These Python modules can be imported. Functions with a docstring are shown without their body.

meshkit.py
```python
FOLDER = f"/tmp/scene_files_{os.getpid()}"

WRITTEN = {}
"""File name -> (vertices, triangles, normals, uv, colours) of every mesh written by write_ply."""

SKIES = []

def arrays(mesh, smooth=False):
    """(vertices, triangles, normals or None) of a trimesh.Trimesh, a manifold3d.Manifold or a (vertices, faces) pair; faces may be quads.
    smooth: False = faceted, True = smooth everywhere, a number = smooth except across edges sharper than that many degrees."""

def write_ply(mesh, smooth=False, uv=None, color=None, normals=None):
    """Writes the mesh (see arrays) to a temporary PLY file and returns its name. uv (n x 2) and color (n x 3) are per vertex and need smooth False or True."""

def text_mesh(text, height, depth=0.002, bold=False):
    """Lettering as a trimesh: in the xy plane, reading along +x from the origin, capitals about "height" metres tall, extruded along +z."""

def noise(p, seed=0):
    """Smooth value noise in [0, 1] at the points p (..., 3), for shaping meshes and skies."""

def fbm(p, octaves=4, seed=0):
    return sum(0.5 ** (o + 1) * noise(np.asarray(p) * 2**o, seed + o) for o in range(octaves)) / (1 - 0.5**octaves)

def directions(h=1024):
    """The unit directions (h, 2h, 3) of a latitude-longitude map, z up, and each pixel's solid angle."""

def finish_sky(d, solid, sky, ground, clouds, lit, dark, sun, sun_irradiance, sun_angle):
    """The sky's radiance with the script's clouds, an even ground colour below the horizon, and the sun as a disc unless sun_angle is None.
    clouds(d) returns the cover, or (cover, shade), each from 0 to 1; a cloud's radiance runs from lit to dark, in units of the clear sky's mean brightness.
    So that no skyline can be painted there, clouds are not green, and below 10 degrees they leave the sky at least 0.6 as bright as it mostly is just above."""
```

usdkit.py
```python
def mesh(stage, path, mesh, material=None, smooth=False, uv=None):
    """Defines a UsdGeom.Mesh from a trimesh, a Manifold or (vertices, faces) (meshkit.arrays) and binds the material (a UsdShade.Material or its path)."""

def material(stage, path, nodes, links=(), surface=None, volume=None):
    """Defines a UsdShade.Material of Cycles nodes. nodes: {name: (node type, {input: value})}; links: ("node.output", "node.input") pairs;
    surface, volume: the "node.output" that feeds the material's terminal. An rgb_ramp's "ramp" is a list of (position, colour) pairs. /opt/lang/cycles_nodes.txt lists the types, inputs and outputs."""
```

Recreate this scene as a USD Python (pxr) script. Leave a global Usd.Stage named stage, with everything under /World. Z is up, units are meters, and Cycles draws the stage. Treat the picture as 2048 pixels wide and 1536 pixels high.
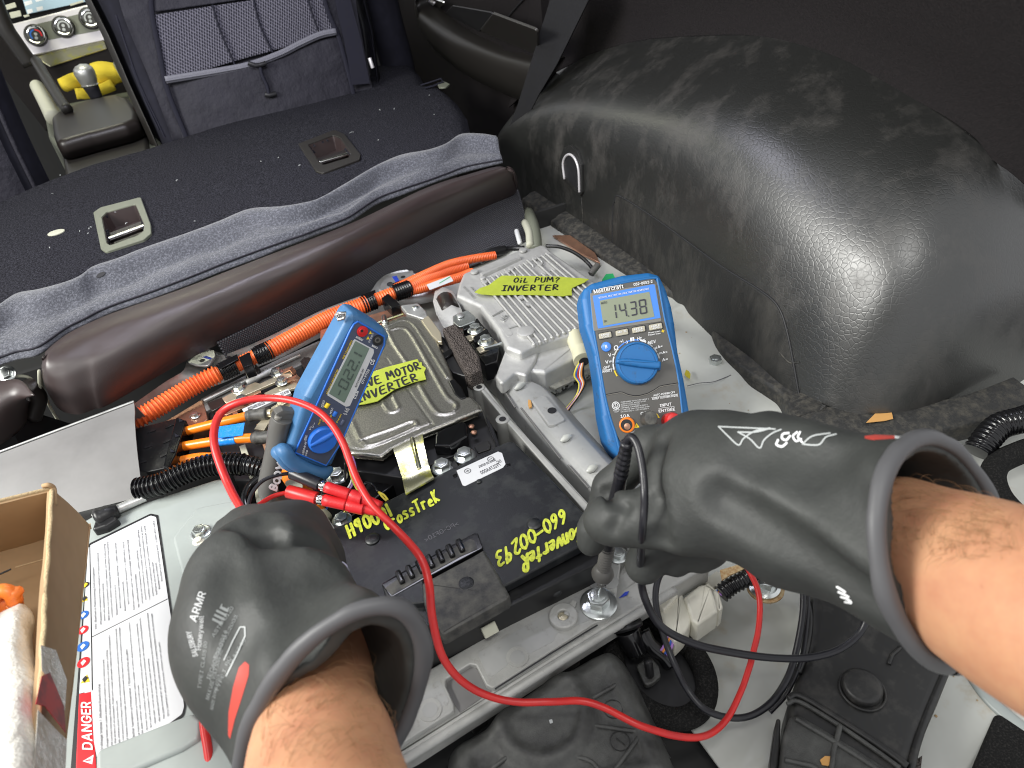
import math, random
import numpy as np, trimesh, manifold3d, shapely
from shapely.geometry import Polygon, LineString, Point, MultiPolygon
from shapely.ops import unary_union
from scipy.spatial import cKDTree
from scipy.ndimage import gaussian_filter1d, map_coordinates
import usdkit, meshkit
from pxr import Usd, UsdGeom, UsdLux, UsdShade, Gf, Sdf

stage = Usd.Stage.CreateInMemory()
UsdGeom.SetStageUpAxis(stage, UsdGeom.Tokens.z)
UsdGeom.SetStageMetersPerUnit(stage, 1.0)
UsdGeom.Xform.Define(stage, '/World')
UsdGeom.Scope.Define(stage, '/World/Looks')
RNG = random.Random(7)

# ------------------------------------------------------------------ camera: x = car right, y = car front, z = up
FPX = 1385.0
_v1 = np.array([160 - 1024, -200 - 768, FPX]); _v2 = np.array([5000 - 1024, -800 - 768, FPX])
AY = _v1 / np.linalg.norm(_v1); AX = _v2 - (_v2 @ AY) * AY; AX /= np.linalg.norm(AX); AD = np.cross(AX, AY)
if AD[1] < 0: AD = -AD
RW = np.array([AX, AY, -AD]); EYE = np.array([0, 0, 0.6])
cam = UsdGeom.Camera.Define(stage, '/World/camera')
cr, cd, cf = RW[:, 0], RW[:, 1], RW[:, 2]
M = Gf.Matrix4d(*[float(x) for x in (*cr, 0, *(-cd), 0, *(-cf), 0, *EYE, 1)])
cam.AddTransformOp().Set(M)
HA = 9.8
cam.CreateHorizontalApertureAttr(HA); cam.CreateVerticalApertureAttr(HA * 0.75)
cam.CreateFocalLengthAttr(HA * FPX / 2048)
cam.CreateClippingRangeAttr(Gf.Vec2f(0.02, 50))
cam.CreateFStopAttr(2.4); cam.CreateFocusDistanceAttr(0.88)
cam.CreateExposureAttr(0.25)

def px(u, v, z=None, y=None, x=None, d=None):
    r = RW @ np.array([u - 1024.0, v - 768.0, FPX])
    t = (z - 0.6) / r[2] if z is not None else y / r[1] if y is not None else x / r[0] if x is not None else d / FPX
    return EYE + r * t

def pj(p):
    c = (np.atleast_2d(p) - EYE) @ RW
    return 1024 + FPX * c[:, 0] / c[:, 2], 768 + FPX * c[:, 1] / c[:, 2]

# ------------------------------------------------------------------ light: a shop with ceiling lamps seen through the open hatch and windows
dome = UsdLux.DomeLight.Define(stage, '/World/shop_ambient')
def rect_light(name, pos, target, w, h, inten, col):
    L = UsdLux.RectLight.Define(stage, '/World/' + name)
    p = np.array(pos, float); z = p - np.array(target, float); z /= np.linalg.norm(z)
    xx = np.cross([0, 0.02, 1.0], z); xx /= np.linalg.norm(xx); yy = np.cross(z, xx)
    L.AddTransformOp().Set(Gf.Matrix4d(*[float(q) for q in (*xx, 0, *yy, 0, *z, 0, *p, 1)]))
    L.CreateWidthAttr(w); L.CreateHeightAttr(h); L.CreateIntensityAttr(inten); L.CreateColorAttr(Gf.Vec3f(*col))
    return L
AMB = 0.7
wm = usdkit.material(stage, '/World/Looks/shop_air', {'b': ('background_shader', {'color': (0.97, 0.98, 1.0), 'strength': AMB})}, surface='b.background')
UsdShade.MaterialBindingAPI.Apply(dome.GetPrim()).Bind(wm)
rect_light('work_lamp', (-1.3, 0.75, 1.12), (0.5, 0.7, 0.0), 0.9, 0.5, 30.0, (1.0, 0.99, 0.94))
rect_light('hatch_lamp', (0.0, -0.25, 1.7), (0.3, 0.7, 0.0), 0.6, 0.16, 24.0, (1.0, 0.99, 0.95))
rect_light('cabin_lamp', (0.15, 1.15, 0.95), (0.2, 1.75, 0.1), 0.5, 0.25, 13.0, (0.86, 0.86, 1.0))
rect_light('windscreen_glow', (-0.15, 2.45, 1.0), (-0.2, 2.35, 0.0), 0.5, 0.3, 7.0, (1.0, 1.0, 0.78))

# ------------------------------------------------------------------ materials
def mat(name, col, rough=0.5, metal=0.0, spec=0.5, var=None, bump=None, rvar=None, dirt=None, extra=None):
    """var=(scale, colour2, lo, hi): mottled colour; bump=(kind, scale, distance); dirt=(scale, colour, lo, hi): dust patches; all in world metres."""
    nd = {'g': ('geometry', {}), 'p': ('principled_bsdf', {'roughness': rough, 'metallic': metal, 'specular_ior_level': spec, 'base_color': col, **(extra or {})})}
    ln = []
    src = None
    if var:
        s, c2, lo, hi = var
        nd['vn'] = ('noise_texture', {'scale': s, 'detail': 6.0, 'roughness': 0.65})
        nd['vr'] = ('rgb_ramp', {'ramp': [(0, col), (lo, col), (hi, c2), (1, c2)]})
        ln += [('g.position', 'vn.vector'), ('vn.fac', 'vr.fac')]; src = 'vr.color'
    if dirt:
        s, c2, lo, hi, *st = dirt
        nd['dn'] = ('noise_texture', {'scale': s, 'detail': 9.0, 'roughness': 0.72})
        nd['dr'] = ('rgb_ramp', {'ramp': [(0, (0, 0, 0)), (lo, (0, 0, 0)), (hi, (1, 1, 1)), (1, (1, 1, 1))]})
        nd['dm'] = ('mix_color', {'a': col, 'b': c2})
        ln += [('dn.fac', 'dr.fac'), ('dr.color', 'dm.fac')]
        if st: nd['dp'] = ('mapping', {'scale': st[0]}); ln += [('g.position', 'dp.vector'), ('dp.vector', 'dn.vector')]
        else: ln.append(('g.position', 'dn.vector'))
        if src: ln.append((src, 'dm.a'))
        src = 'dm.result'
        nd['rr'] = ('map_range', {'from_min': 0.0, 'from_max': 1.0, 'to_min': rough, 'to_max': min(1.0, rough + 0.3)})
        ln += [('dr.color', 'rr.value'), ('rr.result', 'p.roughness')]
    if src: ln.append((src, 'p.base_color'))
    if bump:
        kind, s, dist = bump
        if kind == 'noise': nd['bn'] = ('noise_texture', {'scale': s, 'detail': 5.0, 'roughness': 0.6}); out = 'bn.fac'
        elif kind == 'leather': nd['bn'] = ('voronoi_texture', {'feature': 'distance_to_edge', 'scale': s}); out = 'bc.value'; nd['bc'] = ('math', {'math_type': 'minimum', 'value2': 0.12}); ln.append(('bn.distance', 'bc.value1'))
        elif kind == 'cells': nd['bn'] = ('voronoi_texture', {'feature': 'f1', 'scale': s}); out = 'bn.distance'
        elif kind == 'wave': nd['bn'] = ('wave_texture', {'wave_type': 'bands', 'bands_direction': 'x', 'scale': s, 'distortion': 0.5}); out = 'bn.fac'
        nd['b'] = ('bump', {'strength': 1.0, 'distance': dist})
        ln += [('g.position', 'bn.vector'), (out, 'b.height'), ('b.normal', 'p.normal')]
    if rvar and not dirt:
        nd['rn'] = ('noise_texture', {'scale': rvar[0], 'detail': 5.0})
        nd['rr'] = ('map_range', {'from_min': 0.3, 'from_max': 0.7, 'to_min': rvar[1], 'to_max': rvar[2]})
        ln += [('g.position', 'rn.vector'), ('rn.fac', 'rr.value'), ('rr.result', 'p.roughness')]
    return usdkit.material(stage, '/World/Looks/' + name, nd, ln, surface='p.BSDF')

K = {}
K['black'] = mat('black_plastic', (0.012, 0.012, 0.013), 0.38, dirt=(60, (0.05, 0.048, 0.044), 0.56, 0.85))
K['black_gloss'] = mat('black_gloss', (0.006, 0.006, 0.007), 0.14)
K['dcblack'] = mat('converter_black', (0.009, 0.010, 0.012), 0.34, dirt=(26, (0.05, 0.053, 0.052), 0.5, 0.85), bump=('noise', 900, 0.0002))
K['dcedge'] = mat('converter_side', (0.006, 0.006, 0.007), 0.42, dirt=(40, (0.03, 0.03, 0.03), 0.55, 0.9))
K['dust'] = mat('dusty_black', (0.022, 0.022, 0.023), 0.45, dirt=(50, (0.17, 0.165, 0.145), 0.36, 0.85))
K['rubber'] = mat('glove_rubber', (0.027, 0.029, 0.028), 0.6, spec=0.5, var=(22, (0.04, 0.043, 0.040), 0.35, 0.7), bump=('noise', 140, 0.0005))
K['rubber_rim'] = mat('glove_rim', (0.085, 0.085, 0.09), 0.5, spec=0.4)
K['rubber_cable'] = mat('black_cable', (0.012, 0.012, 0.016), 0.35)
K['red'] = mat('red_silicone', (0.62, 0.022, 0.018), 0.38, var=(60, (0.52, 0.018, 0.02), 0.4, 0.7))
K['redboot'] = mat('red_boot', (0.56, 0.012, 0.016), 0.42, bump=('noise', 400, 0.0003))
K['orange'] = mat('orange_conduit', (0.84, 0.165, 0.04), 0.38, var=(25, (0.76, 0.115, 0.03), 0.4, 0.7))
K['orange2'] = mat('orange_cable', (0.85, 0.21, 0.012), 0.28)
K['steel'] = mat('galvanised_steel', (0.6, 0.61, 0.6), 0.42, 0.75, var=(35, (0.48, 0.48, 0.47), 0.35, 0.7), rvar=(60, 0.3, 0.5))
K['zinc'] = mat('zinc_bolt', (0.74, 0.77, 0.76), 0.25, 0.95, var=(160, (0.55, 0.58, 0.57), 0.35, 0.75))
K['yzinc'] = mat('yellow_zinc', (0.62, 0.6, 0.42), 0.22, 0.95, var=(45, (0.72, 0.7, 0.2), 0.5, 0.62))
K['alu'] = mat('cast_aluminium', (0.56, 0.56, 0.545), 0.5, 0.45, var=(50, (0.46, 0.46, 0.45), 0.35, 0.7), bump=('noise', 700, 0.0003))
K['dalu'] = mat('crossmember_casting', (0.45, 0.45, 0.43), 0.55, 0.35, var=(30, (0.34, 0.34, 0.325), 0.35, 0.72), dirt=(70, (0.2, 0.185, 0.16), 0.58, 0.8), bump=('noise', 800, 0.0003))
K['dms'] = mat('inverter_cover_steel', (0.42, 0.41, 0.36), 0.27, 0.9, var=(420, (0.31, 0.3, 0.265), 0.45, 0.6), bump=('noise', 500, 0.0003))
K['grey'] = mat('grey_primer', (0.33, 0.335, 0.33), 0.5, 0.1, var=(18, (0.4, 0.4, 0.39), 0.4, 0.7), dirt=(60, (0.17, 0.155, 0.135), 0.56, 0.8))
K['floor'] = mat('painted_floor', (0.54, 0.55, 0.515), 0.3, var=(9, (0.46, 0.47, 0.435), 0.35, 0.75), dirt=(16, (0.4, 0.33, 0.22), 0.56, 0.8))
K['cover'] = mat('battery_cover_paint', (0.36, 0.395, 0.38), 0.34, 0.0, var=(8, (0.31, 0.34, 0.33), 0.35, 0.7), rvar=(14, 0.28, 0.42))
K['panel'] = mat('grey_sheet', (0.19, 0.186, 0.184), 0.5, 0.0, var=(14, (0.155, 0.152, 0.15), 0.4, 0.7))
K['copper'] = mat('copper_bar', (0.55, 0.3, 0.2), 0.35, 0.8, var=(60, (0.42, 0.24, 0.17), 0.4, 0.7))
K['beige'] = mat('tinned_bar', (0.62, 0.56, 0.42), 0.35, 0.7)
K['white'] = mat('white_plastic', (0.74, 0.72, 0.62), 0.42, var=(50, (0.68, 0.66, 0.56), 0.4, 0.7))
K['cream'] = mat('cream_plastic', (0.66, 0.64, 0.46), 0.45)
K['paper'] = mat('label_white', (0.6, 0.61, 0.63), 0.4)
K['ink'] = mat('ink_black', (0.014, 0.014, 0.016), 0.5)
K['inkgrey'] = mat('ink_grey', (0.1, 0.1, 0.11), 0.5)
K['inklabel'] = mat('label_ink', (0.2, 0.2, 0.215), 0.5)
K['printw'] = mat('print_white', (0.78, 0.79, 0.8), 0.5)
K['printg'] = mat('print_grey', (0.42, 0.44, 0.44), 0.5)
K['printy'] = mat('print_yellow', (0.85, 0.62, 0.02), 0.5)
K['dred'] = mat('danger_red', (0.68, 0.012, 0.02), 0.4)
K['gred'] = mat('glove_red_mark', (0.5, 0.055, 0.04), 0.5)
K['sblue'] = mat('sign_blue', (0.02, 0.13, 0.48), 0.4)
K['tape'] = mat('green_tape', (0.4, 0.47, 0.045), 0.6, var=(40, (0.34, 0.4, 0.04), 0.4, 0.7), bump=('noise', 300, 0.0003))
K['paint'] = mat('yellow_marker', (0.62, 0.68, 0.06), 0.55, var=(260, (0.34, 0.38, 0.04), 0.42, 0.7))
K['felt'] = mat('grey_felt', (0.07, 0.073, 0.088), 0.95, spec=0.1, var=(300, (0.17, 0.175, 0.205), 0.46, 0.68), bump=('noise', 380, 0.002), extra={'sheen_weight': 0.35, 'sheen_roughness': 0.5})
K['carpet'] = mat('black_carpet', (0.0135, 0.0135, 0.017), 0.95, spec=0.05, var=(330, (0.058, 0.058, 0.072), 0.42, 0.7), bump=('noise', 420, 0.003))
K['vinyl'] = mat('brown_black_vinyl', (0.032, 0.02, 0.0195), 0.4, spec=0.9, var=(10, (0.042, 0.027, 0.026), 0.4, 0.7), bump=('noise', 1200, 0.00025))
K['trim'] = mat('arch_trim_plastic', (0.013, 0.0135, 0.0125), 0.37, spec=1.2, dirt=(13, (0.06, 0.054, 0.048), 0.5, 0.9, (1.0, 1.0, 0.6)), bump=('leather', 140, 0.0008))
K['trim_flat'] = mat('arch_trim_smooth', (0.014, 0.014, 0.0135), 0.5, dirt=(17, (0.06, 0.056, 0.048), 0.48, 0.85, (1.0, 1.0, 0.4)), bump=('leather', 160, 0.0009))
K['lip'] = mat('dirty_lip', (0.02, 0.02, 0.0195), 0.55, dirt=(90, (0.11, 0.1, 0.08), 0.45, 0.85), bump=('noise', 260, 0.001))
K['pillar'] = mat('dark_fabric_trim', (0.012, 0.012, 0.013), 0.85, spec=0.2, var=(300, (0.018, 0.018, 0.02), 0.4, 0.7))
K['upper'] = mat('upper_trim', (0.009, 0.0075, 0.008), 0.8, spec=0.2, var=(260, (0.014, 0.0115, 0.012), 0.4, 0.7), bump=('noise', 350, 0.0012))
K['nylon'] = mat('black_nylon', (0.019, 0.0185, 0.026), 0.7, spec=0.3, var=(20, (0.027, 0.026, 0.036), 0.35, 0.7), bump=('noise', 30, 0.006))
K['webbing'] = mat('nylon_webbing', (0.014, 0.014, 0.024), 0.75, spec=0.25, bump=('noise', 900, 0.001))
K['zip'] = mat('grey_zip', (0.15, 0.15, 0.18), 0.5, bump=('noise', 900, 0.0008))
K['seatcloth'] = mat('seat_cloth', (0.012, 0.012, 0.018), 0.85, spec=0.2, var=(26, (0.018, 0.018, 0.028), 0.4, 0.7))
K['console'] = mat('console_plastic', (0.02, 0.018, 0.016), 0.42, bump=('leather', 300, 0.0006))
K['greyplast'] = mat('console_grey', (0.16, 0.17, 0.13), 0.5)
K['leather'] = mat('armrest_leather', (0.018, 0.014, 0.013), 0.38, bump=('leather', 420, 0.0004))
K['silver'] = mat('silver_trim', (0.62, 0.6, 0.62), 0.38, 0.35)
K['chrome'] = mat('chrome', (0.8, 0.8, 0.78), 0.1, 1.0)
K['cloth'] = mat('yellow_cloth', (0.78, 0.6, 0.06), 0.9, spec=0.1, bump=('noise', 300, 0.002))
K['ivory'] = mat('handbrake_ivory', (0.5, 0.5, 0.4), 0.5)
K['screen'] = mat('display_glass', (0.3, 0.4, 0.46), 0.15, extra={'emission_color': (0.45, 0.62, 0.72), 'emission_strength': 0.25})
K['mblue'] = mat('meter_blue', (0.014, 0.135, 0.37), 0.5, dirt=(70, (0.05, 0.08, 0.12), 0.58, 0.75))
K['mgrey'] = mat('meter_face', (0.095, 0.092, 0.086), 0.45)
K['mbezel'] = mat('meter_bezel', (0.2, 0.19, 0.17), 0.4)
K['mwin'] = mat('meter_window_blue', (0.07, 0.24, 0.72), 0.25)
K['lcd'] = mat('lcd_grey', (0.25, 0.28, 0.2), 0.25)
K['lcd2'] = mat('lcd_dark', (0.17, 0.23, 0.19), 0.15)
K['lcdfaint'] = mat('lcd_faint_ink', (0.075, 0.1, 0.09), 0.3)
K['lcdink'] = mat('lcd_ink', (0.035, 0.035, 0.05), 0.4)
K['mbtn'] = mat('meter_button', (0.45, 0.42, 0.33), 0.5)
K['cblue'] = mat('clamp_blue', (0.045, 0.145, 0.31), 0.45, var=(30, (0.055, 0.17, 0.35), 0.4, 0.7), bump=('noise', 800, 0.0002))
K['cblue2'] = mat('clamp_blue_bright', (0.02, 0.15, 0.62), 0.35)
K['cface'] = mat('clamp_face', (0.07, 0.085, 0.14), 0.4)
K['cardboard'] = mat('cardboard', (0.48, 0.33, 0.19), 0.85, spec=0.2, var=(18, (0.42, 0.285, 0.16), 0.35, 0.7))
K['cardedge'] = mat('cardboard_edge', (0.52, 0.4, 0.24), 0.9, spec=0.1, bump=('noise', 300, 0.002))
K['bag'] = mat('white_bag', (0.7, 0.68, 0.63), 0.45, bump=('noise', 18, 0.01))
K['boxred'] = mat('box_print_red', (0.5, 0.02, 0.025), 0.4, var=(50, (0.25, 0.02, 0.03), 0.45, 0.6))
K['clear'] = mat('packing_tape', (0.5, 0.45, 0.38), 0.12, var=(40, (0.62, 0.6, 0.56), 0.4, 0.6), bump=('noise', 60, 0.003))
K['bulb'] = mat('orange_plastic', (0.85, 0.2, 0.03), 0.35)
K['skin'] = mat('skin', (0.55, 0.29, 0.16), 0.5, spec=0.4, var=(30, (0.46, 0.2, 0.115), 0.36, 0.72), dirt=(120, (0.4, 0.16, 0.09), 0.67, 0.77), bump=('leather', 700, 0.0007),
               extra={'subsurface_weight': 0.12, 'subsurface_scale': 0.006, 'subsurface_radius': (1.0, 0.35, 0.15)})
K['hair'] = mat('arm_hair', (0.3, 0.16, 0.07), 0.5)
K['liner'] = mat('glove_liner', (0.62, 0.62, 0.8), 0.5, bump=('noise', 60, 0.004))
K['linerg'] = mat('liner_knit', (0.45, 0.55, 0.5), 0.9, var=(500, (0.04, 0.22, 0.15), 0.48, 0.56), bump=('noise', 600, 0.002))
K['duct'] = mat('bin_plastic', (0.034, 0.034, 0.033), 0.38, dirt=(40, (0.11, 0.113, 0.106), 0.36, 0.85), bump=('noise', 900, 0.0004))
K['tray'] = mat('tray_plastic', (0.016, 0.016, 0.016), 0.42, dirt=(30, (0.07, 0.066, 0.06), 0.5, 0.8))
K['foam'] = mat('open_foam', (0.06, 0.05, 0.045), 0.95, spec=0.1, var=(700, (0.15, 0.13, 0.12), 0.42, 0.6), bump=('cells', 420, 0.004))
K['foamd'] = mat('black_foam', (0.012, 0.012, 0.012), 0.9, spec=0.15, var=(500, (0.05, 0.048, 0.045), 0.5, 0.72), bump=('noise', 300, 0.003))
K['rust'] = mat('rusty_washer', (0.3, 0.17, 0.07), 0.7, var=(200, (0.45, 0.35, 0.2), 0.4, 0.6))
K['leaf'] = mat('dry_leaf', (0.6, 0.32, 0.1), 0.8)
K['leaf2'] = mat('yellow_leaf', (0.5, 0.42, 0.03), 0.8)
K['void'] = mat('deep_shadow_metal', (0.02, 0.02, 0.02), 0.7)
K['foil'] = mat('foil_mat', (0.42, 0.42, 0.38), 0.4, 0.3, var=(30, (0.3, 0.29, 0.26), 0.35, 0.7), bump=('noise', 120, 0.004))
K['foilx'] = mat('foil_grid', (0.55, 0.56, 0.54), 0.3, 0.8, var=(150, (0.02, 0.02, 0.02), 0.46, 0.54), bump=('noise', 150, 0.004))
K['marker'] = mat('blue_marker', (0.02, 0.05, 0.4), 0.5)
K['bluetape'] = mat('blue_tape', (0.01, 0.24, 0.75), 0.3, bump=('noise', 60, 0.002))
K['green'] = mat('green_film', (0.02, 0.35, 0.12), 0.5)
K['wy'] = mat('wire_yellow', (0.72, 0.6, 0.08), 0.4); K['wb'] = mat('wire_blue', (0.03, 0.12, 0.5), 0.4); K['wv'] = mat('wire_violet', (0.4, 0.2, 0.55), 0.4)
K['wr'] = mat('wire_red', (0.6, 0.06, 0.03), 0.4); K['wo'] = mat('wire_orange', (0.75, 0.28, 0.05), 0.4)
K['clearp'] = mat('clear_plastic', (0.62, 0.6, 0.52), 0.18)
K['seatmesh'] = mat('rubber_mesh', (0.006, 0.006, 0.007), 0.5)
K['meshdot'] = mat('rubber_mesh_strand', (0.05, 0.05, 0.06), 0.3)
K['netting'] = usdkit.material(stage, '/World/Looks/pocket_netting', {
    'g': ('geometry', {}), 's': ('separate_xyz', {}), 'c': ('combine_xyz', {}), 'm': ('mapping', {'rotation': (0, 0, 0.5), 'scale': (1.5, 1.0, 1.0)}),
    'v': ('voronoi_texture', {'dimensions': '2D', 'feature': 'f1', 'scale': 130.0, 'randomness': 0.12}),
    'b': ('bump', {'strength': 1.0, 'distance': 0.004}),
    'r': ('rgb_ramp', {'ramp': [(0, (0.015, 0.014, 0.025)), (0.3, (0.02, 0.02, 0.033)), (0.5, (0.14, 0.135, 0.175)), (1, (0.14, 0.135, 0.175))]}),
    'p': ('principled_bsdf', {'roughness': 0.6})},
    [('g.position', 's.vector'), ('s.x', 'c.x'), ('s.z', 'c.y'), ('c.vector', 'm.vector'), ('m.vector', 'v.vector'),
     ('v.distance', 'b.height'), ('v.distance', 'r.fac'), ('r.color', 'p.base_color'), ('b.normal', 'p.normal')], surface='p.BSDF')

# ------------------------------------------------------------------ scene-graph helpers
USED, LOC = {}, {}
def numbered(parent, name):
    k = (parent, name); n = USED.get(k, 0); USED[k] = n + 1
    return f'{parent}/{name}' + (f'_{n:03d}' if n else '')
def meta(prim, label=None, cat=None, group=None, kind=None):
    for k, v in (('label', label), ('category', cat), ('group', group), ('kind', kind)):
        if v: prim.SetCustomDataByKey(k, v)
def thing(name, label, cat, loc=(0, 0, 0), group=None):
    p = numbered('/World', name); x = UsdGeom.Xform.Define(stage, p)
    loc = np.array(loc, float); x.AddTranslateOp().Set(Gf.Vec3d(*map(float, loc))); LOC[p] = loc
    meta(x.GetPrim(), label, cat, group); return p
def part(parent, name, mesh, material, smooth=35, label=None, kind=None):
    p = numbered(parent, name); loc = LOC[parent]; LOC[p] = loc
    v, f, n = meshkit.arrays(mesh, False)
    tm = trimesh.Trimesh(np.asarray(v) - loc, f, process=False)
    o = usdkit.mesh(stage, p, tm, K[material] if isinstance(material, str) else material, smooth)
    if label or kind: meta(o.GetPrim(), label, None, None, kind)
    return p
def solo(name, mesh, material, label, cat=None, group=None, kind=None, smooth=35):
    p = numbered('/World', name); LOC[p] = np.zeros(3)
    o = usdkit.mesh(stage, p, mesh, K[material], smooth); meta(o.GetPrim(), label, cat, group, kind); return p

# ------------------------------------------------------------------ shape helpers
cat_ = trimesh.util.concatenate
def frame(o, xd, zd):
    o, xd, zd = (np.array(q, float) for q in (o, xd, zd))
    z = zd / np.linalg.norm(zd); x = xd - (xd @ z) * z; x /= np.linalg.norm(x); y = np.cross(z, x)
    m = np.eye(4); m[:3, 0], m[:3, 1], m[:3, 2], m[:3, 3] = x, y, z, o; return m
def put(mesh, m):
    mesh = mesh.copy(); mesh.apply_transform(m); return mesh
def rnd(pts, r, n=5):
    p = Polygon(pts).buffer(0)
    return p.buffer(-r, quad_segs=n).buffer(2 * r, quad_segs=n).buffer(-r, quad_segs=n)
def off_ring(p, d):
    e = np.roll(p, -1, 0) - p; e /= np.maximum(np.linalg.norm(e, axis=1, keepdims=True), 1e-12)
    n1 = np.stack([e[:, 1], -e[:, 0]], 1); n0 = np.roll(n1, 1, 0)
    b = n0 + n1; b /= np.maximum((b * n0).sum(1, keepdims=True), 0.35)
    return p - b * d
def plate(poly, z0, z1, bev=0.0, seg=3, bottom=True):
    """Extrudes a shapely polygon (or point list) from z0 to z1 with a rounded top edge."""
    out = []
    poly = Polygon(poly) if not hasattr(poly, 'geom_type') else poly
    for g in getattr(poly, 'geoms', [poly]):
        g = shapely.geometry.polygon.orient(g.simplify(1e-6)); rings = [np.array(g.exterior.coords)[:-1]] + [np.array(i.coords)[:-1] for i in g.interiors]
        lay = [(0, z0)] + ([(bev * (1 - math.cos(t)), z1 - bev * (1 - math.sin(t))) for t in np.linspace(0, math.pi / 2, seg + 1)] if bev else [(0, z1)])
        V, Fc, o, top = [], [], 0, []
        for ring in rings:
            n = len(ring)
            for li, (d, z) in enumerate(lay):
                rr = off_ring(ring, d) if d else ring
                V.append(np.c_[rr, np.full(n, z)])
                if li:
                    a = o + (li - 1) * n + np.arange(n); b = o + (li - 1) * n + (np.arange(n) + 1) % n
                    Fc.append(np.c_[a, b, b + n]); Fc.append(np.c_[a, b + n, a + n])
            top.append(V[-1]); o += n * len(lay)
        V, Fc = np.vstack(V), np.vstack(Fc)
        capp = Polygon(top[0][:, :2], [t[:, :2] for t in top[1:]])
        parts = [trimesh.Trimesh(V, Fc, process=False)]
        try:
            cv, cfc = trimesh.creation.triangulate_polygon(capp, engine='earcut')
            parts.append(trimesh.Trimesh(np.c_[cv, np.full(len(cv), z1)], cfc, process=False))
            if bottom:
                cv, cfc = trimesh.creation.triangulate_polygon(g, engine='earcut')
                parts.append(trimesh.Trimesh(np.c_[cv, np.full(len(cv), z0)], cfc[:, ::-1], process=False))
        except Exception: pass
        m = cat_(parts); m.merge_vertices(digits_vertex=7); out.append(m)
    return cat_(out)
def rbox(sx, sy, sz, r=0.002, bev=None):
    """Box centred in x and y, standing on z = 0."""
    return plate(rnd([(-sx / 2, -sy / 2), (sx / 2, -sy / 2), (sx / 2, sy / 2), (-sx / 2, sy / 2)], r, 4), 0, sz, min(r if bev is None else bev, sz * 0.45))
def pxpoly(pts, z): return [tuple(px(u, v, z=z)[:2]) for u, v in pts]
def pplate(pts, z1, th, bev=0.001, r=0.0, seg=3):
    p = pxpoly(pts, z1); g = rnd(p, r) if r else Polygon(p).buffer(0)
    return plate(g, z1 - th, z1, bev, seg)
def spl(pts, n=12):
    p = np.array(pts, float); q = np.vstack([2 * p[0] - p[1], p, 2 * p[-1] - p[-2]]); o = []
    for i in range(1, len(q) - 2):
        t = np.linspace(0, 1, n, endpoint=False)[:, None]; a, b, c, d = q[i - 1:i + 3]
        o.append(0.5 * (2 * b + (c - a) * t + (2 * a - 5 * b + 4 * c - d) * t ** 2 + (3 * b - a - 3 * c + d) * t ** 3))
    return np.vstack(o + [p[-1:]])
def resample(p, step):
    p = np.array(p, float); s = np.r_[0, np.cumsum(np.linalg.norm(np.diff(p, axis=0), axis=1))]
    t = np.linspace(0, s[-1], max(2, int(round(s[-1] / step)) + 1)); return np.stack([np.interp(t, s, p[:, k]) for k in range(p.shape[1])], 1), t
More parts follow.
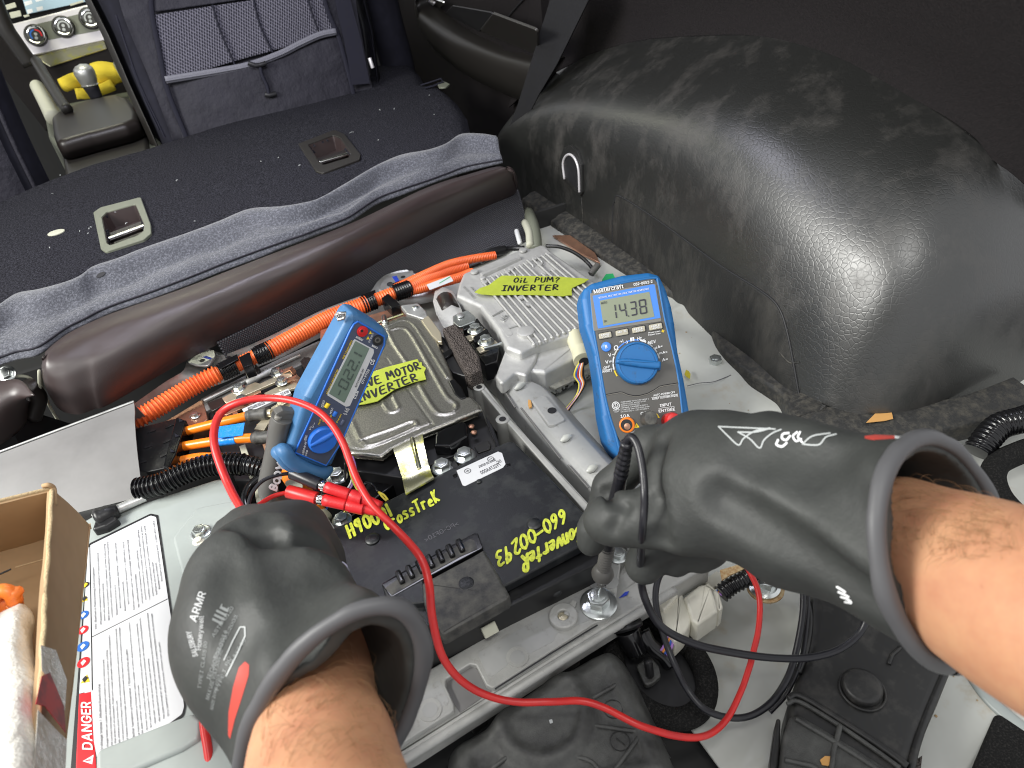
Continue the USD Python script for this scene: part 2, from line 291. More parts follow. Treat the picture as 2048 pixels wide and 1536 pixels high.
def tube(path, r, n=12, caps=True, flat=1.0, up=None):
    p = np.array(path, float); m = len(p); r = np.broadcast_to(np.asarray(r, float), m)
    t = np.gradient(p, axis=0); t /= np.maximum(np.linalg.norm(t, axis=1, keepdims=True), 1e-12)
    a = np.array(up, float) if up is not None else (np.array([0, 0, 1.0]) if abs(t[0, 2]) < 0.9 else np.array([1.0, 0, 0]))
    V = []; ang = np.arange(n) * 2 * math.pi / n
    for i in range(m):
        a = a - (a @ t[i]) * t[i]; a /= np.linalg.norm(a); b = np.cross(t[i], a)
        V.append(p[i] + r[i] * (np.cos(ang)[:, None] * a * flat + np.sin(ang)[:, None] * b))
    V = np.vstack(V); F_ = []
    i = np.arange(m - 1)[:, None] * n; k = np.arange(n)[None]; k2 = (k + 1) % n
    F_.append(np.stack([i + k, i + k2, i + n + k2], -1).reshape(-1, 3)); F_.append(np.stack([i + k, i + n + k2, i + n + k], -1).reshape(-1, 3))
    if caps:
        V = np.vstack([V, p[:1], p[-1:]]); c0, c1 = m * n, m * n + 1; k = np.arange(n); k2 = (k + 1) % n
        F_.append(np.c_[np.full(n, c0), k2, k]); F_.append(np.c_[np.full(n, c1), (m - 1) * n + k, (m - 1) * n + k2])
    return trimesh.Trimesh(V, np.vstack(F_), process=False)
def corr(path, r, pitch, amp, n=18):
    p, s = resample(path, pitch / 8)
    ph = (s / pitch) % 1.0; w = np.clip(1.35 * np.cos(2 * math.pi * ph), -0.75, 1.0)
    return tube(p, r + amp * 0.5 * w, n)
def loft(rows, closed_u=False):
    """Grid of points (rows x cols x 3) to a sheet."""
    g = np.array(rows, float); a, b = g.shape[:2]; idx = np.arange(a * b).reshape(a, b)
    if closed_u: idx = np.c_[idx, idx[:, :1]]
    q = np.stack([idx[:-1, :-1], idx[:-1, 1:], idx[1:, 1:], idx[1:, :-1]], -1).reshape(-1, 4)
    return trimesh.Trimesh(g.reshape(-1, 3), np.vstack([q[:, [0, 1, 2]], q[:, [0, 2, 3]]]), process=False)
def facing(mesh, d):
    """Flips an open sheet so that it faces direction d on the whole."""
    if (mesh.face_normals * mesh.area_faces[:, None]).sum(0) @ np.array(d, float) < 0: mesh = trimesh.Trimesh(mesh.vertices, mesh.faces[:, ::-1], process=False)
    return mesh
def sheet(mesh, th):
    """Gives an open sheet thickness: a back layer th behind it and a rim."""
    m = mesh.copy(); m.merge_vertices(digits_vertex=8); n = len(m.vertices); b = m.vertices - m.vertex_normals * th
    e = np.sort(m.edges, axis=1); u, c = np.unique(e, axis=0, return_counts=True); key = {tuple(x) for x in u[c == 1]}
    rim = [(i, j) for i, j in m.edges if tuple(sorted((i, j))) in key]
    F_ = [m.faces, m.faces[:, ::-1] + n] + ([np.array([(j, i, i + n) for i, j in rim]), np.array([(j, i + n, j + n) for i, j in rim])] if rim else [])
    return trimesh.Trimesh(np.vstack([m.vertices, b]), np.vstack(F_), process=False)
def lathe(prof, n=28):
    a = np.arange(n) * 2 * math.pi / n
    return loft([[(r * math.cos(t), r * math.sin(t), z) for t in a] for r, z in prof], True)
def seal(prof, n=28):
    m = lathe([(1e-5, prof[0][1])] + list(prof) + [(1e-5, prof[-1][1])], n); m.fix_normals(); return m
def hexbolt(r=0.008, h=0.006, fr=None):
    fr = fr or r * 1.45
    hx = [(r * math.cos(k * math.pi / 3), r * math.sin(k * math.pi / 3)) for k in range(6)]
    a = plate(hx, h * 0.25, h * 1.25, r * 0.14, 2); f = seal([(fr, 0), (fr, h * 0.14), (fr * 0.8, h * 0.3)])
    dish = seal([(r * 0.62, h * 1.24), (r * 0.6, h * 1.33), (r * 0.4, h * 1.36)], 20)
    return cat_([a, f, dish])
class Plane:
    def __init__(s, o, n): s.o, s.n = np.array(o, float), np.array(n, float) / np.linalg.norm(n)
    def at(s, u, v, h=0.0):
        r = RW @ np.array([u - 1024.0, v - 768.0, FPX]); o = s.o + s.n * h
        return EYE + r * (((o - EYE) @ s.n) / (r @ s.n))
def flatz(z): return Plane((0, 0, z), (0, 0, 1))
def plane3(a, b, c):
    n = np.cross(b - a, c - a); n = n if n @ (EYE - a) > 0 else -n; return Plane(a, n)
def pl_frame(pl, o, xd): return frame(o, xd, pl.n)
def pl_plate(pl, pts, h1, th, bev=0.0008, r=0.0, holes=None):
    """A plate on a plane whose outline is given where the photograph shows it; top at height h1 above the plane, th thick."""
    P = [pl.at(u, v, h1) for u, v in pts]; m = frame(P[0], P[1] - P[0], pl.n); inv = np.linalg.inv(m)
    q = trimesh.transform_points(np.array(P), inv)[:, :2]
    g = rnd(q, r) if r else Polygon(q).buffer(0)
    return put(plate(g, -th, 0, bev, 2), m)
def pl_disc(pl, u, v, r, h0, prof):
    return put(seal(prof), frame(pl.at(u, v, h0), (1, 0, 0.01), pl.n))
TXT = {}
def text_on(pl, s, p0, p1, ptop, h=0.0003, bold=False, th=0.0003):
    """Lettering on a plane: baseline from p0 to p1, capital height up to ptop (photograph positions)."""
    vs, fs, x, nv = [], [], 0.0, 0
    for ch in s:
        if ch == ' ': x += .36; continue
        if (ch, bold) not in TXT:
            g = meshkit.text_mesh(ch, 1.0, 1.0, bold); g.apply_translation([-g.bounds[0][0], 0, 0]); TXT[(ch, bold)] = (np.array(g.vertices), np.array(g.faces), g.bounds[1][0])
        gv, gf, gw = TXT[(ch, bold)]
        vs.append(gv + [x, 0, 0]); fs.append(gf + nv); nv += len(gv); x += gw + .15
    w = x - .15; m = trimesh.Trimesh(np.vstack(vs), np.vstack(fs), process=False)
    o, a, b = pl.at(*p0, h), pl.at(*p1, h), pl.at(*ptop, h)
    v = m.vertices.copy(); m.vertices = o + v[:, :1] / w * (a - o) + v[:, 1:2] * (b - o) + v[:, 2:3] * pl.n * th
    if np.cross(a - o, b - o) @ pl.n < 0: m.invert()
    return m
# single-stroke letters (0..1 x 0..1) for handwriting, seven-segment digits for displays
HW = {'I': [[(.1, 0), (.9, 0)], [(.5, 0), (.5, 1)], [(.1, 1), (.9, 1)]], 'N': [[(0, 0), (.1, 1), (.8, .05), (.9, 1)]], 'V': [[(0, 1), (.4, 0), (.9, 1)]],
      'E': [[(.85, 1), (.05, .95), (0, .05), (.9, 0)], [(0, .5), (.7, .55)]], 'R': [[(.05, 0), (.1, 1), (.75, .9), (.7, .55), (.1, .5), (.9, 0)]], 'T': [[(0, 1), (1, 1)], [(.5, 1), (.45, 0)]],
      'D': [[(.1, 0), (.1, 1), (.6, .95), (.9, .5), (.6, .05), (.1, 0)]], 'O': [[(.5, 1), (.1, .8), (.05, .3), (.4, 0), (.85, .2), (.9, .7), (.5, 1)]], 'i': [[(.4, 0), (.5, .6)], [(.52, .95), (.55, 1)]],
      'L': [[(.1, 1), (.05, .05), (.8, .1)]], 'P': [[(.1, 0), (.15, 1), (.8, .85), (.75, .55), (.1, .5)]], 'U': [[(.05, 1), (.1, .15), (.5, 0), (.85, .2), (.9, 1)]], 'M': [[(0, 0), (.15, 1), (.5, .35), (.85, 1), (1, 0)]],
      'A': [[(0, 0), (.45, 1), (.9, 0)], [(.2, .4), (.7, .4)]], '?': [[(.1, .8), (.5, 1), (.85, .75), (.5, .45), (.4, .25)], [(.4, .02), (.42, 0)]],
      'H': [[(.05, 0), (.1, 1)], [(.85, 0), (.9, 1)], [(.08, .5), (.88, .5)]], '9': [[(.85, .75), (.5, 1), (.15, .75), (.4, .5), (.8, .7), (.85, 1), (.6, 0)]], '0': [[(.5, 1), (.1, .75), (.1, .25), (.5, 0), (.9, .25), (.9, .75), (.5, 1)]],
      '1': [[(.5, 1), (.5, 0)]], '6': [[(.75, 1), (.25, .6), (.1, .25), (.4, 0), (.8, .2), (.6, .5), (.15, .35)]], '2': [[(.1, .8), (.5, 1), (.85, .75), (.1, 0), (.9, .05)]], '3': [[(.1, .95), (.6, 1), (.8, .75), (.4, .52), (.85, .3), (.6, 0), (.1, .08)]],
      '-': [[(.1, .5), (.9, .5)]], 'C': [[(.9, .85), (.5, 1), (.1, .7), (.1, .3), (.5, 0), (.9, .15)]], 'r': [[(.15, .6), (.2, 0)], [(.2, .4), (.5, .6), (.8, .55)]], 'o': [[(.5, .6), (.1, .4), (.15, .1), (.5, 0), (.85, .2), (.8, .5), (.5, .6)]],
      's': [[(.8, .55), (.4, .62), (.2, .45), (.7, .25), (.6, .02), (.1, .05)]], 'e': [[(.15, .3), (.8, .35), (.5, .6), (.15, .4), (.2, .08), (.8, .05)]], 'K': [[(.1, 1), (.1, 0)], [(.8, 1), (.12, .45), (.9, 0)]], 'n': [[(.1, .6), (.15, 0)], [(.15, .4), (.5, .6), (.8, .4), (.85, 0)]],
      'v': [[(.05, .6), (.4, 0), (.85, .6)]], 't': [[(.5, .9), (.5, 0)], [(.15, .6), (.85, .6)]], 'B': [[(.1, 0), (.1, 1), (.7, .85), (.6, .55), (.1, .52), (.8, .35), (.6, .02), (.1, 0)]], 'Y': [[(0, 1), (.45, .5), (.9, 1)], [(.45, .5), (.4, 0)]]}
def hand_on(pl, s, p0, p1, ptop, pen=0.12, h=0.0004, th=0.0004, gap=0.3, seed=1):
    rg = random.Random(seed); lines = []; x = 0.0
    for ch in s:
        if ch == ' ': x += 0.8; continue
        w = {'I': .6, 'i': .35, '1': .35, 'M': 1.0, 'm': 1.0}.get(ch, .72)
        dy, sl = rg.uniform(-.07, .07), rg.uniform(-.03, .12)
        for st in HW[ch]:
            pts = [(x + a * w + sl * b + rg.uniform(-.02, .02), b + dy + rg.uniform(-.02, .02)) for a, b in st]
            lines.append(LineString(spl(np.array([(*q, 0) for q in pts]), 5)[:, :2]) if len(pts) > 2 else LineString(pts))
        x += w + gap
    W = x - gap; o, a, b = pl.at(*p0, h), pl.at(*p1, h), pl.at(*ptop, h)
    asp = np.linalg.norm(a - o) / W / np.linalg.norm(b - o)
    g = unary_union([shapely.affinity.scale(l, asp, 1, origin=(0, 0)).buffer(pen / 2, quad_segs=4) for l in lines]).simplify(0.008)
    m = plate(g, 0, 1); v = m.vertices
    m.vertices = o + v[:, :1] / (W * asp) * (a - o) + v[:, 1:2] * (b - o) + v[:, 2:3] * pl.n * th
    if np.cross(a - o, b - o) @ pl.n < 0: m.invert()
    return m
SEG = {'0': 'abcdef', '1': 'bc', '2': 'abged', '3': 'abgcd', '4': 'fgbc', '7': 'abc', '8': 'abcdefg', '-': 'g'}
def seg_on(pl, chars, corner, h=0.0004):
    """chars: list of (digit, p_bottomleft, p_bottomright, p_topleft)."""
    w = .11; B = {'a': [(w, 1 - w / 2), (1 - w, 1 - w / 2)], 'd': [(w, w / 2), (1 - w, w / 2)], 'g': [(w, .5), (1 - w, .5)], 'f': [(w / 2, .55), (w / 2, .95)], 'e': [(w / 2, .05), (w / 2, .45)], 'b': [(1 - w / 2, .55), (1 - w / 2, .95)], 'c': [(1 - w / 2, .05), (1 - w / 2, .45)]}
    out = []
    for ch, p0, p1, p2 in chars:
        o, a, b = pl.at(*p0, h), pl.at(*p1, h), pl.at(*p2, h)
        for k in ([] if ch == '.' else SEG[ch]):
            l = LineString(B[k]); hz = k in 'adg'
            g = shapely.affinity.scale(l, 1, 1).buffer(1e-4); (x0, y0), (x1, y1) = B[k]
            q = [(x0, y0 - w * .45), (x1, y0 - w * .45), (x1, y0 + w * .45), (x0, y0 + w * .45)] if hz else [(x0 - w * .9, y0), (x0 + w * .9, y0), (x0 + w * .9, y1), (x0 - w * .9, y1)]
            m = plate(q, 0, 1); v = m.vertices; m.vertices = o + v[:, :1] * (a - o) + v[:, 1:2] * (b - o) + v[:, 2:3] * pl.n * 0.0003; out.append(m)
        if ch == '.':
            m = plate([(0, 0), (1, 0), (1, 1), (0, 1)], 0, 1); v = m.vertices; m.vertices = o + v[:, :1] * (a - o) + v[:, 1:2] * (b - o) + v[:, 2:3] * pl.n * 0.0003; out.append(m)
    return cat_(out)
def cut_holes(mesh, tools):
    a = manifold3d.Manifold(manifold3d.Mesh(np.asarray(mesh.vertices, np.float32), np.asarray(mesh.faces, np.uint32)))
    if a.is_empty(): return mesh
    for t in tools:
        b = manifold3d.Manifold(manifold3d.Mesh(np.asarray(t.vertices, np.float32), np.asarray(t.faces, np.uint32)))
        if not b.is_empty(): a = a - b
    r = a.to_mesh(); return trimesh.Trimesh(r.vert_properties[:, :3], r.tri_verts, process=False)
def ray_hit(mesh, uv):
    """Where the sight lines of the given photograph positions meet a mesh: points and normals."""
    T = mesh.triangles; A, E1, E2 = T[:, 0], T[:, 1] - T[:, 0], T[:, 2] - T[:, 0]; FN = mesh.face_normals; P, N = [], []
    for u, v in uv:
        r = RW @ np.array([u - 1024.0, v - 768.0, FPX]); h = np.cross(r, E2); a = (E1 * h).sum(1); a = np.where(np.abs(a) < 1e-12, 1e-12, a)
        s = EYE - A; w = (s * h).sum(1) / a; q = np.cross(s, E1); z = (q @ r) / a; t = (E2 * q).sum(1) / a
        ok = (w >= -1e-6) & (z >= -1e-6) & (w + z <= 1 + 1e-6) & (t > 1e-4)
        if not ok.any(): continue
        k = np.where(ok)[0][np.argmin(t[ok])]; n = FN[k]; n = n if n @ r < 0 else -n
        P.append(EYE + r * t[k]); N.append(n)
    return np.array(P), np.array(N)

# ================================================================== SETTING: the body floor
solo('ground_under_car', put(plate([(-2.2, -0.8), (2.2, -0.8), (2.2, 3.6), (-2.2, 3.6)], -0.5, -0.48), np.eye(4)), 'void', 'dark underbody below the open load bay', kind='structure')
FZ = -0.066
fl = []
fl_poly = [(0.30, 0.28), (0.335, 0.62), (0.36, 0.78), (0.36, 1.22), (0.95, 1.22), (0.95, 0.30), (0.62, 0.28)]
gx, gy = np.linspace(0.29, 0.98, 90), np.linspace(0.455, 1.25, 110)
XX, YY = np.meshgrid(gx, gy)
ZZ = FZ + 0.006 * np.exp(-((YY - 0.79 - 0.1 * (XX - .5)) / 0.012) ** 2) - 0.010 / (1 + np.exp((YY - 0.53 - 0.4 * (XX - .45)) / 0.006)) + 0.008 / (1 + np.exp(-(XX - 0.60 + 0.1 * (YY - .6)) / 0.008))
ZZ += 0.0015 * (meshkit.fbm(np.stack([XX * 9, YY * 9, XX * 0], -1), 3, 3) - .5)
KF = cKDTree(np.c_[XX.ravel(), YY.ravel()]); ZF = ZZ.ravel().copy()
floor = solo('body_floor', sheet(facing(loft(np.stack([XX, YY, ZZ], -1)), (0, 0, 1)), 0.003), 'floor', 'pale painted metal floor beside the wheel arch', kind='structure')
# lower well in front of the camera
gx, gy = np.linspace(0.26, 1.1, 80), np.linspace(-0.35, 0.46, 90)
XX, YY = np.meshgrid(gx, gy)
ZZ = -0.135 + 0.012 * np.exp(-((YY - 0.20 - 0.55 * (XX - .33)) / 0.02) ** 2) + 0.02 / (1 + np.exp(-(XX - 0.47) / 0.02)) * (YY < 0.5) - 0.012 / (1 + np.exp((YY - 0.13 + .3 * (XX - .3)) / 0.006))
ZZ += 0.055 / (1 + np.exp(-(YY - 0.435 + .1 * (XX - .4)) / 0.006))
sr = random.Random(4); sp_ = []
for _ in range(130):
    x, y = sr.uniform(.34, .9), sr.uniform(.05, .95)
    z = (FZ + .006 if y > .46 else -.118); r_ = sr.choice([.0006, .0008, .001, .0016])
    q = trimesh.creation.icosphere(subdivisions=0, radius=r_); q.apply_scale([1, sr.uniform(.5, 1.6), .5]); q.apply_translation([x, y, z]); sp_.append((q, x, y, r_))
KW = cKDTree(np.c_[XX.ravel(), YY.ravel()]); ZW = ZZ.ravel().copy()
def FLZ(x, y): k, zz_ = (KF, ZF) if y > .456 else (KW, ZW); return zz_[k.query([x, y])[1]] + .0004
lowfloor = solo('well_floor', sheet(facing(loft(np.stack([XX, YY, ZZ], -1)), (0, 0, 1)), 0.003), 'floor', 'pale painted metal of the lower well at the rear sill', kind='structure')
solo('floor_crumbs', cat_([put(q, trimesh.transformations.translation_matrix([0, 0, FLZ(x, y) - q.centroid[2]])) for q, x, y, r_ in sp_]), 'rust', 'dark crumbs and grit scattered over the pale floor', 'grit', kind='stuff')
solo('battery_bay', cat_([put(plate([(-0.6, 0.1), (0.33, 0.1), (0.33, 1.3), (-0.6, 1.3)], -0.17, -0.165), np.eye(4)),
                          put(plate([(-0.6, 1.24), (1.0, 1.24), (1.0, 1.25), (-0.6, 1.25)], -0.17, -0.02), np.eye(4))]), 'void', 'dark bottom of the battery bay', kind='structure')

# ================================================================== right side trim over the wheel arch
ST = [((.70, 1.62, -.08), (.71, 1.62, .02), (.86, 1.70, .08)), ((.70, 1.45, -.08), (.708, 1.45, .10), (.88, 1.55, .17)), ((.698, 1.2, -.08), (.71, 1.2, .185), (.9, 1.30, .26)), ((.694, 1.0, -.08), (.708, 1.0, .218), (.9, 1.06, .302)),
      ((.686, .85, -.08), (.706, .85, .238), (.9, .89, .325)), ((.656, .7, -.08), (.702, .7, .236), (.9, .75, .312)), ((.642, .58, -.08), (.706, .58, .216), (.9, .64, .286)), ((.640, .48, -.08), (.718, .475, .192), (.9, .56, .262)),
      ((.672, .43, -.08), (.752, .43, .160), (.91, .52, .24)), ((.745, .402, -.08), (.80, .41, .135), (.94, .49, .21)), ((.86, .392, -.08), (.89, .405, .11), (.99, .47, .18)), ((1.12, .388, -.08), (1.13, .40, .09), (1.15, .46, .16))]
SGM = [6, 6, 7, 8, 10, 14, 17, 17, 14, 11, 9, 8]
rows = []
for (B, S_, E_), sg in zip(ST, SGM):
    p, _ = resample(np.array([B, S_, E_]), 0.004)
    i = np.linspace(0, len(p) - 1, 130); p = np.stack([np.interp(i, np.arange(len(p)), p[:, k]) for k in range(3)], 1)
    q = gaussian_filter1d(p, sg * 1.44, axis=0, mode='nearest'); w = np.clip(np.minimum(np.arange(130), 129 - np.arange(130)) / 26.0, 0, 1)[:, None]; w = w * w * (3 - 2 * w)
    rows.append(p * (1 - w) + q * w)
rows = np.array(rows)
g = np.stack([spl(rows[:, j], 20) for j in range(rows.shape[1])], 1)
g = gaussian_filter1d(g, 7.0, axis=0, mode='nearest')
arch_mesh = facing(loft(g), (-1, -0.4, 0.6))
arch = thing('wheel_arch_trim', 'black grained plastic trim bulging over the right rear wheel arch, dusty along its flank', 'trim panel', (.7, .9, -.08))
part(arch, 'moulding', sheet(arch_mesh, 0.004), 'trim', True)
# service cover: seam and slightly raised flap
seam_px = spl([(1226, 520), (1226, 430), (1230, 402), (1243, 394), (1330, 450), (1440, 530), (1520, 580), (1556, 612), (1574, 660), (1590, 740), (1608, 846)], 8)
sp, sn = ray_hit(arch_mesh, seam_px[:, :2])
part(arch, 'cover_seam', tube(sp + sn * 0.0006, 0.0017, 8), 'ink', True)
cu, cv = pj(arch_mesh.triangles_center)
poly = Polygon(np.vstack([seam_px[:, :2], [(1560, 800), (1480, 735), (1400, 650), (1300, 560)]])).buffer(0)
inside = shapely.contains_xy(poly, cu, cv) & ((arch_mesh.face_normals * (EYE - arch_mesh.triangles_center)).sum(1) > 0)
flap = trimesh.Trimesh(arch_mesh.vertices + arch_mesh.vertex_normals * 0.0012, arch_mesh.faces[inside], process=True)
part(arch, 'service_cover', sheet(flap, 0.001), 'trim_flat', True, 'smooth dusty service cover set in the flank')
seam2, sn2 = ray_hit(arch_mesh, spl([(1163, 395), (1166, 430), (1166, 455)], 5)[:, :2])
part(arch, 'moulded_rib', tube(seam2 + sn2 * 0.0005, 0.0012, 6), 'lip', True)
seam3, sn3 = ray_hit(arch_mesh, spl([(1560, 705), (1580, 725), (1600, 724)], 5)[:, :2])
part(arch, 'pull_notch', tube(seam3 + sn3 * 0.0005, 0.0015, 6), 'lip', True)
# tie-down hook in its bezel
hp, hn = ray_hit(arch_mesh, [(1142, 350)]); HPL = Plane(hp[0], hn[0])
HPL = Plane(hp[0] + hn[0] * .002, hn[0])
part(arch, 'hook_bezel', pl_plate(HPL, [(1118, 320), (1126, 297), (1140, 290), (1154, 302), (1163, 330), (1164, 385), (1159, 393), (1122, 355)], 0.004, 0.006, 0.0015, 0.004), 'trim_flat')
part(arch, 'hook_pocket', pl_plate(HPL, [(1126, 328), (1133, 309), (1145, 308), (1156, 330), (1159, 384), (1130, 352)], 0.0044, 0.0005, 0.0, 0.003), 'ink')
part(arch, 'tie_down_hook', tube([HPL.at(u, v, .006) for u, v in spl([(1129, 358), (1126, 328), (1131, 313), (1140, 309), (1150, 318), (1157, 340), (1159, 384)], 6)[:, :2]], 0.0026, 10), 'silver', True)
# lower flange
lip_px = [(1052, 398), (1110, 441), (1170, 480), (1230, 519), (1300, 560), (1358, 585), (1405, 612), (1432, 648), (1452, 691), (1492, 732), (1545, 765), (1578, 790), (1602, 838)]
lip_a = spl([px(u, v, z=-0.05) for u, v in lip_px], 8)
def flange(path, wdt, name, mt, lbl):
    t = np.gradient(path, axis=0); t /= np.linalg.norm(t, axis=1, keepdims=True); nrm = np.stack([t[:, 1], -t[:, 0], t[:, 2] * 0], 1)
    if nrm[:, 0].mean() > 0: nrm = -nrm
    prof = [(-.03, .014), (-.012, .012), (0, .006), (wdt * .5, .005), (wdt * .85, .003), (wdt, -.003), (wdt + .001, -.02)]
    rws = [path + nrm * a + np.array([0, 0, h]) + (meshkit.fbm(path * 40, 3, 5)[:, None] - .5) * 0.002 * (i in (2, 3, 4)) for i, (a, h) in enumerate(prof)]
    return part(arch, name, sheet(facing(loft(rws), (-.3, 0, 1)), 0.003), mt, 50, lbl)
flange(lip_a[:36], .012, 'lower_flange', 'lip', 'dusty lower flange towards the seat')
flange(lip_a[35:], .012, 'lower_flange', 'lip', 'sandy lower flange curving round the arch')
lip2 = spl([px(u, v, z=-0.05) for u, v in [(1604, 838), (1625, 852), (1685, 864), (1745, 867), (1811, 863), (1900, 847), (1975, 828), (2060, 795)]], 8)
flange(lip2, .014, 'lower_flange', 'lip', 'sandy lower flange of the rear end with a leaf on it')
lf = [px(u, v, z=-0.036) for u, v in [(1732, 846), (1752, 826), (1772, 813), (1780, 811), (1786, 838), (1770, 842)]]
solo('dry_leaf', plate(np.array(lf)[:, :2], -0.036, -0.0352), 'leaf', 'dry orange brown leaf lying on the sandy trim flange', 'leaf')
# upper dark panel and pillar
gr = []
for yy, x0, z0 in [(1.75, .84, .06), (1.6, .86, .15), (1.44, .9, .222), (1.3, .91, .262), (1.14, .91, .292), (.89, .905, .326), (.74, .905, .312), (.63, .905, .288), (.557, .91, .262), (.49, .925, .232), (.45, .96, .2), (.42, 1.1, .16)]:
    gr.append([(x0 - .012, yy, z0 - .012), (x0 - .004, yy, z0 + .004), (x0 + .0, yy, z0 + .05), (x0 - .02, yy, z0 + .2), (x0 - .08, yy, z0 + .45), (x0 - .16, yy, z0 + .75)])
gr = np.array(gr); gr = np.stack([spl(gr[:, j], 6) for j in range(gr.shape[1])], 1)
solo('upper_quarter_trim', sheet(facing(loft(gr), (-1, 0, 0)), 0.004), 'upper', 'very dark fabric covered side panel above the wheel arch trim', 'trim panel', smooth=True)
sm_ = spl(gr[:, 3], 3)
solo('trim_seam', tube(sm_ + np.array([-.002, 0, -.02]), .0016, 6), 'pillar', 'thin moulded seam running along the dark upper side panel', 'seam')
def strip(pa, pb, x):  # helper for flat bands standing at a given x
    return [px(*pa, x=x), px(*pb, x=x)]
pil = [[px(1098, -60, x=.80), px(1190, -60, x=.82)], [px(1100, 0, x=.79), px(1176, 0, x=.81)], [px(1060, 130, x=.76), px(1112, 130, x=.775)], [px(1035, 210, x=.745), px(1076, 190, x=.76)], [px(1012, 270, x=.725), px(1040, 262, x=.735)], [px(1002, 296, x=.715), px(1008, 296, x=.72)]]
solo('seat_belt', sheet(facing(loft(pil), (-1, -1, 0)), 0.004), 'pillar', 'wide dark belt band slanting down beside the wheel arch trim', 'belt', smooth=True)

# ================================================================== rear door seen beyond the folded seat
door = thing('door_panel', 'dark door panel with an armrest and pull cup beyond the folded seat', 'door', (.85, 1.9, 0))
part(door, 'inner_panel', plate([(0.84, 1.55), (0.87, 1.55), (0.95, 2.9), (0.90, 2.9)], -0.4, 0.7), 'upper')
DP = [px(u, v, x=.80) for u, v in [(832, 8), (838, 45), (900, 95), (985, 135), (1075, 160)]]
arm_rows = []
for p in spl(np.array(DP), 6):
    arm_rows.append([p + np.array(q) for q in [(.10, 0, .035), (.06, 0, .038), (.02, 0, .036), (.004, 0, .026), (0, 0, .006), (.004, 0, -.03), (.03, 0, -.075), (.09, 0, -.10)]])
part(door, 'armrest', sheet(facing(loft(arm_rows), (-1, 0, 1)), .003), 'console', True)
zc = DP[2][2] + .0395
DPL = plane3(DP[0] + [.02, 0, .0385], DP[4] + [.02, 0, .0385], DP[2] + [.07, 0, .0395])
part(door, 'pull_cup', pl_plate(DPL, [(885, 32), (905, 12), (990, 27), (955, 66), (930, 62)], .001, .003, 0, .004), 'ink')
part(door, 'armrest_pad', pl_plate(DPL, [(958, 62), (985, 28), (1075, 62), (1075, 112)], .004, .006, .003, .006), 'console')
part(door, 'pad_piping', tube([DPL.at(u, v, .002) for u, v in [(948, 68), (1000, 92), (1060, 118)]], .003, 8), 'leather', True)
part(door, 'window_switch', pl_plate(DPL, [(843, 10), (856, 2), (870, 8), (858, 20)], .006, .008, .002, .003), 'silver')
part(door, 'switch_bezel', pl_plate(DPL, [(838, 14), (860, -3), (892, 6), (868, 24)], .002, .004, .001, .004), 'chrome')
part(door, 'trim_clip', pl_plate(DPL, [(941, 68), (950, 62), (954, 72), (944, 78)], .004, .006, .001, .001), 'silver')

# ================================================================== folded rear seat
seat = thing('folded_seat', 'folded rear seat with black carpet back, grey felt flap and brown black vinyl bolster', 'car seat', (.2, 1.5, .12))
SZ = .13
outline = [(-60, 420), (20, 385), (95, 352), (180, 322), (294, 290), (420, 250), (560, 210), (690, 170), (716, 152), (742, 128), (790, 122), (824, 124), (838, 140), (850, 164), (885, 168), (912, 192), (932, 222), (938, 250), (946, 274), (922, 279), (892, 298), (857, 310), (805, 320), (755, 341), (690, 379), (639, 408), (598, 419), (560, 424), (499, 429), (440, 453), (376, 477), (290, 507), (240, 527), (191, 543), (164, 562), (130, 576), (82, 589), (34, 599), (-10, 629), (-70, 662)]
pts = np.array(pxpoly(outline, SZ))
base = rnd(pts, .006)
cx0, cy0, cx1, cy1 = base.bounds
gx, gy = np.arange(cx0, cx1, .011), np.arange(cy0, cy1, .011)
inner = [(x, y) for x in gx for y in gy if base.contains(Point(x, y).buffer(.006))]
ring = np.array(base.exterior.segmentize(.012).coords)[:-1]
from scipy.spatial import Delaunay
allp = np.vstack([ring, off_ring(ring, .006), inner]); tri = Delaunay(allp).simplices
cen = allp[tri].mean(1); tri = tri[shapely.contains_xy(base, cen[:, 0], cen[:, 1])]
dist = np.array([base.exterior.distance(Point(*q)) for q in allp])
zz = SZ + .004 * (meshkit.fbm(np.c_[allp * 9, allp[:, :1] * 0], 3, 2) - .5) - .02 * np.exp(-dist / .012)
carpet = facing(trimesh.Trimesh(np.c_[allp, zz], tri, process=False), (0, 0, 1))
def latch(pxs, inner_px, mt, lbl, bar_px):
    lp = flatz(SZ + .002); P = np.array(pxpoly(pxs, SZ + .002)); Q = np.array(pxpoly(inner_px, SZ + .002))
    return rnd(P, .008), rnd(Q, .006)
LO = [(188, 428), (202, 418), (283, 397), (303, 452), (304, 470), (290, 482), (213, 507), (203, 500)]; LI = [(205, 437), (215, 427), (272, 411), (290, 452), (288, 466), (275, 475), (222, 494), (215, 489)]
RO = [(597, 290), (670, 262), (690, 271), (722, 312), (720, 322), (645, 350), (632, 345)]; RI = [(617, 292), (668, 273), (682, 280), (702, 310), (698, 318), (648, 333), (640, 328)]
for q in (LI, RI):
    hole = put(plate(rnd(np.array(pxpoly(q, SZ)), .006), SZ - .02, SZ + .02), np.eye(4))
    c2 = carpet.triangles_center; m_ = shapely.contains_xy(rnd(np.array(pxpoly(q, SZ)), .004).buffer(.001), c2[:, 0], c2[:, 1])
    carpet = trimesh.Trimesh(carpet.vertices, carpet.faces[~m_], process=False)
fA0 = pxpoly([(-70, 655), (82, 582), (191, 536), (376, 470), (598, 412), (755, 334), (922, 272), (985, 268)], SZ)
body_wall = plate(base.buffer(-.004).intersection(Polygon([(x, y + .04) for x, y in fA0] + [(1.2, 2.6), (-1.2, 2.6)]).buffer(0)), SZ - .065, SZ - .033, 0)
part(seat, 'carpet_back', sheet(carpet, .004), 'carpet', 60)
